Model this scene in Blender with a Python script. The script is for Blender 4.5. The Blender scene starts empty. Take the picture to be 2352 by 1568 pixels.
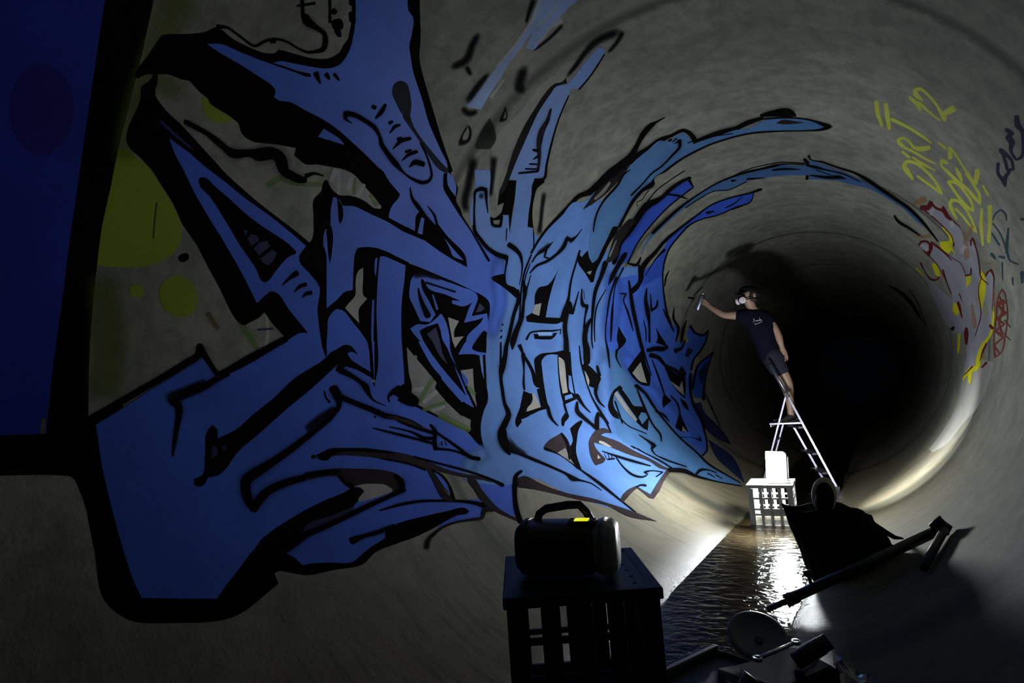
import bpy, bmesh, math, random
import numpy as np
from mathutils import Vector, Matrix, Quaternion
from mathutils.geometry import delaunay_2d_cdt
random.seed(7)
SC = bpy.context.scene
PI = math.pi
R = 1.4                     # inner radius of the concrete pipe, metres; the pipe runs along +Y, its invert is z = 0

# ------------------------------------------------------------------ camera, world, exposure
cam_d = bpy.data.cameras.new('camera'); cam = bpy.data.objects.new('camera', cam_d)
SC.collection.objects.link(cam); SC.camera = cam
cam_d.sensor_width = 36.0; cam_d.lens = 36.0 * 1341.0 / 2352.0
cam_d.clip_start = 0.02; cam_d.clip_end = 100
YAW, PITCH, ROLL = 0.555, 0.102, -0.072
cam.location = (0.7378, 0.0, 1.0878)
cam.rotation_euler = (Matrix.Rotation(YAW, 3, 'Z') @ Matrix.Rotation(PI / 2 + PITCH, 3, 'X') @ Matrix.Rotation(ROLL, 3, 'Z')).to_euler()
w = bpy.data.worlds.new('world'); SC.world = w; w.use_nodes = True
w.node_tree.nodes['Background'].inputs[0].default_value = (0.10, 0.12, 0.2, 1)
w.node_tree.nodes['Background'].inputs[1].default_value = 0.004
SC.view_settings.view_transform = 'Standard'; SC.view_settings.look = 'None'
SC.view_settings.exposure = 0.0; SC.view_settings.gamma = 1.0
LAMP_POWER = 330.0; BEAM_WATTS = 26.0; SIDE_WATTS = 14.0

# ------------------------------------------------------------------ materials
def nodes_of(name):
    m = bpy.data.materials.new(name); m.use_nodes = True
    t = m.node_tree; t.nodes.clear()
    out = t.nodes.new('ShaderNodeOutputMaterial')
    return m, t, out
def nd(t, kind, **kw):
    n = t.nodes.new(kind)
    for k, v in kw.items(): setattr(n, k, v)
    return n
def noise(t, scale, detail=4, rough=0.55, vec=None, dist=0.0):
    n = nd(t, 'ShaderNodeTexNoise'); n.inputs['Scale'].default_value = scale
    n.inputs['Detail'].default_value = detail; n.inputs['Roughness'].default_value = rough
    n.inputs['Distortion'].default_value = dist
    if vec is not None: t.links.new(vec, n.inputs['Vector'])
    return n
def ramp(t, fac, stops):
    n = nd(t, 'ShaderNodeValToRGB'); e = n.color_ramp.elements
    while len(e) < len(stops): e.new(0.5)
    for el, (p, c) in zip(e, stops):
        el.position = p; el.color = (c, c, c, 1) if not isinstance(c, tuple) else c + (1,)
    t.links.new(fac, n.inputs['Fac']); return n
def mixc(t, fac, a, b, mode='MIX'):
    n = nd(t, 'ShaderNodeMix', data_type='RGBA', blend_type=mode)
    for sock, v in ((0, fac), (6, a), (7, b)):
        if hasattr(v, 'is_linked') or hasattr(v, 'links'): t.links.new(v, n.inputs[sock])
        elif sock == 0: n.inputs[0].default_value = v
        else: n.inputs[sock].default_value = tuple(v) + (1,)
    return n.outputs[2]
def math_n(t, op, a, b=None):
    n = nd(t, 'ShaderNodeMath', operation=op)
    for i, v in enumerate((a, b)):
        if v is None: continue
        if hasattr(v, 'links'): t.links.new(v, n.inputs[i])
        else: n.inputs[i].default_value = v
    return n.outputs[0]
def pos_of(t): return nd(t, 'ShaderNodeNewGeometry').outputs['Position']

def concrete(name, wet=False):
    m, t, out = nodes_of(name)
    b = nd(t, 'ShaderNodeBsdfPrincipled'); t.links.new(b.outputs[0], out.inputs[0])
    b.inputs['Specular IOR Level'].default_value = 0.25
    p = pos_of(t)
    sep = nd(t, 'ShaderNodeSeparateXYZ'); t.links.new(p, sep.inputs[0])
    big = noise(t, 1.3, 5, 0.6, p); mid = noise(t, 9, 6, 0.7, p); fine = noise(t, 70, 4, 0.7, p)
    mp = nd(t, 'ShaderNodeMapping'); mp.inputs['Scale'].default_value = (1.2, 11, 1.2); t.links.new(p, mp.inputs[0])
    ringy = noise(t, 2.2, 5, 0.6, mp.outputs[0])
    col = mixc(t, ramp(t, big.outputs[0], [(0.35, 0.0), (0.68, 1.0)]).outputs[0], CONC_A, CONC_B)
    col = mixc(t, ramp(t, mid.outputs[0], [(0.38, 0.0), (0.62, 1.0)]).outputs[0], mixc(t, 0.55, col, (0.05, 0.052, 0.045), 'MIX'), col)
    col = mixc(t, ramp(t, fine.outputs[0], [(0.3, 0.55), (0.6, 1.0)]).outputs[0], mixc(t, 0.4, col, (0.04, 0.04, 0.035)), col)
    # algae and silt left by old water levels low in the pipe
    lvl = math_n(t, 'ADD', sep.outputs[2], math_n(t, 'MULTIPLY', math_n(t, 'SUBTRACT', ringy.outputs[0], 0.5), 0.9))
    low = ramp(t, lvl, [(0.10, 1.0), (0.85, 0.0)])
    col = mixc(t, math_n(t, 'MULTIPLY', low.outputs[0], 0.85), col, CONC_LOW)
    algae = ramp(t, ringy.outputs[0], [(0.52, 0.0), (0.63, 1.0)])
    col = mixc(t, math_n(t, 'MULTIPLY', math_n(t, 'MULTIPLY', algae.outputs[0], low.outputs[0]), 0.8), col, (0.034, 0.037, 0.011))
    # dark stain along each pipe joint, with a wider dark band low down
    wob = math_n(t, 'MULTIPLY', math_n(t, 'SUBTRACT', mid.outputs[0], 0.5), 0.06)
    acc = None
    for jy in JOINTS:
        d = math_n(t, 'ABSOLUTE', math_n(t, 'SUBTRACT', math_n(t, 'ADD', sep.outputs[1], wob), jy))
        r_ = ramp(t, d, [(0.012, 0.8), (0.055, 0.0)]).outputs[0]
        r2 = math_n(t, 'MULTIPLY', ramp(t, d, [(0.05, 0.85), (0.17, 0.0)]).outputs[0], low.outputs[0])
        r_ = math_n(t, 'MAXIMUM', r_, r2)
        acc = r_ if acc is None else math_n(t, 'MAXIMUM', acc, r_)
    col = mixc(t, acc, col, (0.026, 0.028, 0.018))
    t.links.new(col, b.inputs['Base Color'])
    bump = nd(t, 'ShaderNodeBump'); bump.inputs['Strength'].default_value = 0.35; bump.inputs['Distance'].default_value = 0.006
    h = math_n(t, 'ADD', math_n(t, 'MULTIPLY', mid.outputs[0], 0.8), math_n(t, 'MULTIPLY', fine.outputs[0], 0.5))
    if wet:
        grit = noise(t, 260, 3, 0.7, p)
        edge = ramp(t, sep.outputs[2], [(0.045, 1.0), (0.11, 0.0)])
        h = math_n(t, 'ADD', h, math_n(t, 'MULTIPLY', math_n(t, 'MULTIPLY', grit.outputs[0], edge.outputs[0]), 3.6))
        rr = ramp(t, math_n(t, 'ADD', sep.outputs[2], math_n(t, 'MULTIPLY', mid.outputs[0], 0.05)), [(0.055, 0.22), (0.13, 0.8)])
        t.links.new(rr.outputs[0], b.inputs['Roughness'])
        sp = ramp(t, sep.outputs[2], [(0.055, 0.5), (0.12, 0.25)]); t.links.new(sp.outputs[0], b.inputs['Specular IOR Level'])
    else: b.inputs['Roughness'].default_value = 0.8
    t.links.new(h, bump.inputs['Height']); t.links.new(bump.outputs[0], b.inputs['Normal'])
    return m

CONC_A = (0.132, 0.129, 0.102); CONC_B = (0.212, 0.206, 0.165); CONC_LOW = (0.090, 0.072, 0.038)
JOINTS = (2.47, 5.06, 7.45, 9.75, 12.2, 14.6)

def paint(name, rgb, alpha=1.0, soft=False, rough=0.5, vary=0.16, rgb2=None, spec=0.08):
    m, t, out = nodes_of(name)
    b = nd(t, 'ShaderNodeBsdfPrincipled'); p = pos_of(t)
    n1 = noise(t, 3.0, 4, 0.6, p); n2 = noise(t, 45, 4, 0.7, p)
    dark = tuple(c * (1 - vary) for c in rgb); lite = rgb2 or tuple(min(1, c * (1 + vary)) for c in rgb)
    c = mixc(t, ramp(t, n1.outputs[0], [(0.3, 0.0), (0.7, 1.0)]).outputs[0], dark, lite)
    c = mixc(t, ramp(t, n2.outputs[0], [(0.28, 0.3), (0.5, 0.0)]).outputs[0], c, tuple(x * 0.6 for x in rgb))
    t.links.new(c, b.inputs['Base Color']); b.inputs['Roughness'].default_value = rough; b.inputs['Specular IOR Level'].default_value = spec
    bump = nd(t, 'ShaderNodeBump'); bump.inputs['Strength'].default_value = 0.2; bump.inputs['Distance'].default_value = 0.004
    mid = noise(t, 9, 6, 0.7, p)
    t.links.new(mid.outputs[0], bump.inputs['Height']); t.links.new(bump.outputs[0], b.inputs['Normal'])
    if alpha < 1 or soft:
        tr = nd(t, 'ShaderNodeBsdfTransparent'); mx = nd(t, 'ShaderNodeMixShader')
        a = alpha
        if soft:
            at = nd(t, 'ShaderNodeAttribute', attribute_name='spray')
            a = math_n(t, 'MULTIPLY', at.outputs['Fac'], alpha)
            t.links.new(a, mx.inputs[0])
        else: mx.inputs[0].default_value = alpha
        t.links.new(tr.outputs[0], mx.inputs[1]); t.links.new(b.outputs[0], mx.inputs[2]); t.links.new(mx.outputs[0], out.inputs[0])
    else: t.links.new(b.outputs[0], out.inputs[0])
    return m

def plain(name, rgb, rough=0.5, metal=0.0, vary=0.12, scale=30, bump=0.1, emit=None, spec=None, trans=0.0):
    m, t, out = nodes_of(name)
    b = nd(t, 'ShaderNodeBsdfPrincipled'); t.links.new(b.outputs[0], out.inputs[0])
    tc = nd(t, 'ShaderNodeTexCoord')
    n1 = noise(t, scale, 4, 0.6, tc.outputs['Object'])
    c = mixc(t, ramp(t, n1.outputs[0], [(0.3, 0.0), (0.7, 1.0)]).outputs[0], tuple(x * (1 - vary) for x in rgb), tuple(min(1, x * (1 + vary)) for x in rgb))
    t.links.new(c, b.inputs['Base Color'])
    b.inputs['Roughness'].default_value = rough; b.inputs['Metallic'].default_value = metal
    if spec is not None: b.inputs['Specular IOR Level'].default_value = spec
    if trans: b.inputs['Transmission Weight'].default_value = trans
    if emit:
        b.inputs['Emission Color'].default_value = emit[0] + (1,); b.inputs['Emission Strength'].default_value = emit[1]
    if bump:
        bn = nd(t, 'ShaderNodeBump'); bn.inputs['Strength'].default_value = bump; bn.inputs['Distance'].default_value = 0.003
        t.links.new(n1.outputs[0], bn.inputs['Height']); t.links.new(bn.outputs[0], b.inputs['Normal'])
    return m

# ------------------------------------------------------------------ object helpers
def link(o): SC.collection.objects.link(o); return o
def tag(o, label=None, cat=None, group=None, kind=None):
    if label: o['label'] = label
    if cat: o['category'] = cat
    if group: o['group'] = group
    if kind: o['kind'] = kind
    return o
def obj(name, me_or_bm, mat, parent=None, smooth=False, bevel=0.0):
    if isinstance(me_or_bm, bmesh.types.BMesh):
        me = bpy.data.meshes.new(name); bmesh.ops.recalc_face_normals(me_or_bm, faces=me_or_bm.faces)
        me_or_bm.to_mesh(me); me_or_bm.free()
    else: me = me_or_bm
    o = link(bpy.data.objects.new(name, me))
    for m in (mat if isinstance(mat, (list, tuple)) else [mat]): me.materials.append(m)
    if smooth:
        for p in me.polygons: p.use_smooth = True
    if bevel:
        md = o.modifiers.new('bevel', 'BEVEL'); md.width = bevel; md.segments = 2; md.limit_method = 'ANGLE'; md.angle_limit = 0.7
    if parent: o.parent = parent
    return o
def thing(name, loc, rz, label, cat, group=None):
    o = link(bpy.data.objects.new(name, None)); o.empty_display_size = 0.05
    o.location = loc; o.rotation_euler = (0, 0, rz)
    return tag(o, label, cat, group)
def box(bm, x0, x1, y0, y1, z0, z1, M=None):
    vs = [bm.verts.new((x, y, z)) for z in (z0, z1) for y in (y0, y1) for x in (x0, x1)]
    for f in ((0, 2, 3, 1), (4, 5, 7, 6), (0, 1, 5, 4), (2, 6, 7, 3), (0, 4, 6, 2), (1, 3, 7, 5)): bm.faces.new([vs[i] for i in f])
    if M is not None: bmesh.ops.transform(bm, matrix=M, verts=vs)
    return vs
def tube(bm, pts, r, seg=10, cap=True, squash=1.0):
    pts = [Vector(p) for p in pts]; rs = r if isinstance(r, (list, tuple)) else [r] * len(pts)
    rings = []; up = Vector((0, 0, 1))
    for i, p in enumerate(pts):
        d = (pts[min(i + 1, len(pts) - 1)] - pts[max(i - 1, 0)]).normalized()
        a = d.cross(up if abs(d.dot(up)) < 0.95 else Vector((1, 0, 0))).normalized(); b = d.cross(a).normalized()
        rings.append([bm.verts.new(p + (a * math.cos(k * 2 * PI / seg) + b * math.sin(k * 2 * PI / seg) * squash) * rs[i]) for k in range(seg)])
    for A, B in zip(rings, rings[1:]):
        for k in range(seg): bm.faces.new((A[k], A[(k + 1) % seg], B[(k + 1) % seg], B[k]))
    if cap: bm.faces.new(rings[0]); bm.faces.new(rings[-1][::-1])
def lathe(bm, prof, seg=24, M=None):
    rings = []; vs = []
    for (r, z) in prof:
        ring = [bm.verts.new((r * math.cos(k * 2 * PI / seg), r * math.sin(k * 2 * PI / seg), z)) for k in range(seg)] if r > 1e-6 else [bm.verts.new((0, 0, z))]
        rings.append(ring); vs += ring
    for A, B in zip(rings, rings[1:]):
        if len(A) == 1 and len(B) == 1: continue
        for k in range(seg):
            k2 = (k + 1) % seg
            if len(A) == 1: bm.faces.new((A[0], B[k], B[k2]))
            elif len(B) == 1: bm.faces.new((A[k], A[k2], B[0]))
            else: bm.faces.new((A[k], A[k2], B[k2], B[k]))
    if M is not None: bmesh.ops.transform(bm, matrix=M, verts=vs)
def frame(origin, zdir, xhint=(1, 0, 0)):
    z = Vector(zdir).normalized(); x = Vector(xhint); x = (x - z * x.dot(z)).normalized(); y = z.cross(x)
    M = Matrix((x, y, z)).transposed().to_4x4(); M.translation = Vector(origin); return M
def bar(bm, a, b, wx, wy, hint=(0, 0, 1)):
    a = Vector(a); b = Vector(b); L = (b - a).length
    box(bm, -wx / 2, wx / 2, -wy / 2, wy / 2, 0, L, frame(a, b - a, hint))

def floor_z(x): return R - math.sqrt(R * R - x * x)

# ------------------------------------------------------------------ the pipe: floor, two walls, ceiling
FACETS = 360; DTH = 2 * PI / FACETS
def pipe_sector(name, k0, k1, mat):
    ys = [-3.0]; y = -3.0
    while y < 28:
        y += 0.5
        ys.append(y)
    rows = [(yy, 0.0) for yy in ys if all(abs(yy - j) > 0.03 for j in JOINTS)]
    for j in JOINTS: rows += [(j - 0.016, 0.0), (j - 0.010, 0.0), (j + 0.010, 0.0), (j + 0.016, 0.0)]
    rows.sort()
    vs, fs = [], []
    for (yy, dr) in rows:
        for k in range(k0, k1 + 1):
            th = k * DTH; vs.append(((R + dr) * math.sin(th), yy, R - (R + dr) * math.cos(th)))
    n = k1 - k0 + 1
    for i in range(len(rows) - 1):
        for k in range(n - 1): fs.append((i * n + k, (i + 1) * n + k, (i + 1) * n + k + 1, i * n + k + 1))
    me = bpy.data.meshes.new(name); me.from_pydata(vs, [], fs); me.validate()
    o = obj(name, me, mat, smooth=True); return tag(o, kind='structure')
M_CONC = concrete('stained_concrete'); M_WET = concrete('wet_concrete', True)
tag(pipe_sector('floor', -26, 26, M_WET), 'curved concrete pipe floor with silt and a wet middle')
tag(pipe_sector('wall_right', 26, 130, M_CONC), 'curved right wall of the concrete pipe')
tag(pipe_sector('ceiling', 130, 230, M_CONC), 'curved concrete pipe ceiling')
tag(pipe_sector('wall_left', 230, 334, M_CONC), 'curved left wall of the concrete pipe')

# water in the invert
def water_mat():
    m, t, out = nodes_of('stream_water'); p = pos_of(t)
    mp = nd(t, 'ShaderNodeMapping'); mp.inputs['Scale'].default_value = (13, 20, 1); mp.inputs['Rotation'].default_value = (0, 0, 0.35); t.links.new(p, mp.inputs[0])
    n1 = noise(t, 1.1, 4, 0.55, mp.outputs[0], 0.6)
    bump = nd(t, 'ShaderNodeBump'); bump.inputs['Strength'].default_value = 0.55; bump.inputs['Distance'].default_value = 0.018
    t.links.new(n1.outputs[0], bump.inputs['Height'])
    tr = nd(t, 'ShaderNodeBsdfTransparent'); tr.inputs[0].default_value = (0.75, 0.66, 0.50, 1)
    gl = nd(t, 'ShaderNodeBsdfGlossy'); gl.inputs['Roughness'].default_value = 0.07
    fr = nd(t, 'ShaderNodeFresnel'); fr.inputs[0].default_value = 1.33
    t.links.new(bump.outputs[0], gl.inputs['Normal']); t.links.new(bump.outputs[0], fr.inputs['Normal'])
    mx = nd(t, 'ShaderNodeMixShader'); t.links.new(fr.outputs[0], mx.inputs[0]); t.links.new(tr.outputs[0], mx.inputs[1]); t.links.new(gl.outputs[0], mx.inputs[2])
    t.links.new(mx.outputs[0], out.inputs[0]); return m
WATER_Z = 0.035
def water_edge(y, s):
    hw = math.sqrt(R * R - (R - WATER_Z) ** 2)
    return s * (hw + 0.02) + 0.02 * math.sin(y * 3.1 + s) + 0.012 * math.sin(y * 9.7 + 2 * s) - (0.02 if s > 0 else 0)
bm = bmesh.new(); prev = None
for i in range(0, 221):
    y = -2.5 + i * 0.1
    row = [bm.verts.new((water_edge(y, -1) * (1 - u) + water_edge(y, 1) * u, y, WATER_Z)) for u in (0, .25, .5, .75, 1)]
    if prev:
        for k in range(4): bm.faces.new((prev[k], prev[k + 1], row[k + 1], row[k]))
    prev = row
tag(obj('water', bm, water_mat(), smooth=True), 'shallow rippled stream of brown water along the pipe floor', kind='structure')

# ------------------------------------------------------------------ spray paint on the walls, stored in wall coordinates
# every shape: colour, F (outline of a filled area), R (pairs across a firm spray line) or G (pairs across a soft one), then s (mm/2 round the pipe from the
# invert) and y (mm/2 along the pipe), each pair relative to the last
WALL_ART = {}
WALL_ART['dot1'] = '''
yg F 11962 1765 -6 50 4 26 8 24 9 26 19 40 30 55 18 26 20 20 46 39 151 137 42 29 48 24 45 13 31 3 33 -1 50 -9 33 -13 17 -9 32 -24 14 -14 23 -26 37 -59 31 -60 17 -57 15 -81 10 -106 0 -39 -9 -36 -16 -36 -24 -29 -20 -13 -24 -7 -42 -6 -190 -7 -87 2 -87 8 -69 14 -54 18 -39 18
'''
WALL_ART['dot2'] = '''
yg F 12800 2412 36 19 20 6 40 4 20 -1 39 -11 17 -10 29 -24 12 -15 16 -33 4 -18 1 -37 -4 -18 -14 -34 -10 -16 -27 -27 -16 -11 -35 -17 -38 -8 -39 0 -36 10 -16 7 -29 22 -12 13 -18 31 -5 17 -3 36 3 19 12 36 10 17 27 30
'''
WALL_ART['dot3'] = '''
yg F 12872 2059 13 -1 18 -7 14 -14 8 -17 1 -18 -7 -17 -12 -13 -17 -6 -13 -1 -12 3 -17 9 -12 14 -6 18 1 19 9 16 14 11
'''
WALL_ART['dot4'] = '''
yg F 11391 2475 36 7 18 1 36 -8 18 -7 31 -21 14 -14 22 -31 7 -17 9 -36 1 -18 -6 -34 -6 -16 -18 -28 -12 -12 -28 -18 -16 -7 -34 -5 -35 2 -33 11 -31 19 -13 12 -22 28 -8 16 -10 34 -2 18 4 35 5 17 17 30 12 13 28 22
'''
WALL_ART['panel'] = '''
k F 10919 1735 219 29 187 18 180 9 212 3 518 -8 262 -18 273 -6 259 -11 587 -33 142 -11 40 75 186 13 171 8 324 1 286 7 135 0 65 115 72 152 23 63 8 38 2 26 -2 39 -13 40 -14 28 -42 70 -15 30 -11 29 -18 63 -33 132 169 -9 21 -63 65 -181 15 -56 6 -41 3 -40 -2 -40 -6 -39 -11 -50 -28 -86 -50 -126 -33 -89 -24 -53 -24 -38 -31 -33 -38 -27 -43 -24 -33 -15 -23 -6 -36 -6 -39 -1 -39 2 -139 15 -56 4 -232 1 -82 -8 -95 -19 -25 -8 -19 -13 -9 -20 -17 -75 -9 -51 -21 -177 -71 -499 -293 4 -299 -2 -289 -8 -299 -13 -296 -18 -309 -26 -308 -30 -323 -38 -338 598
pb F 11543 633 -263 464 -236 408 167 24 172 21 166 18 169 14 172 11 175 8 150 4 165 0 166 -3 180 -6 153 -7 153 -11 151 -15 192 -22 270 -33 172 -24 -14 -308 -33 -408 -275 0 -266 -4 -266 -9 -276 -14 -272 -19 -285 -24 -286 -29
pur F 11811 1515 35 5 35 2 36 -1 34 -4 33 -7 31 -10 28 -12 25 -14 22 -17 17 -18 13 -19 9 -20 4 -20 0 -20 -5 -20 -9 -20 -14 -18 -17 -18 -20 -15 -24 -15 -55 -22 -63 -14 -65 -5 -64 4 -59 14 -27 10 -24 12 -21 14 -18 15 -15 17 -10 18 -7 19 -2 20 3 20 6 20 11 19 15 19 19 18 23 17 26 15 29 13 32 10
ol F 13721 1469 1 21 95 -10 -3 -26
'''
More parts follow.
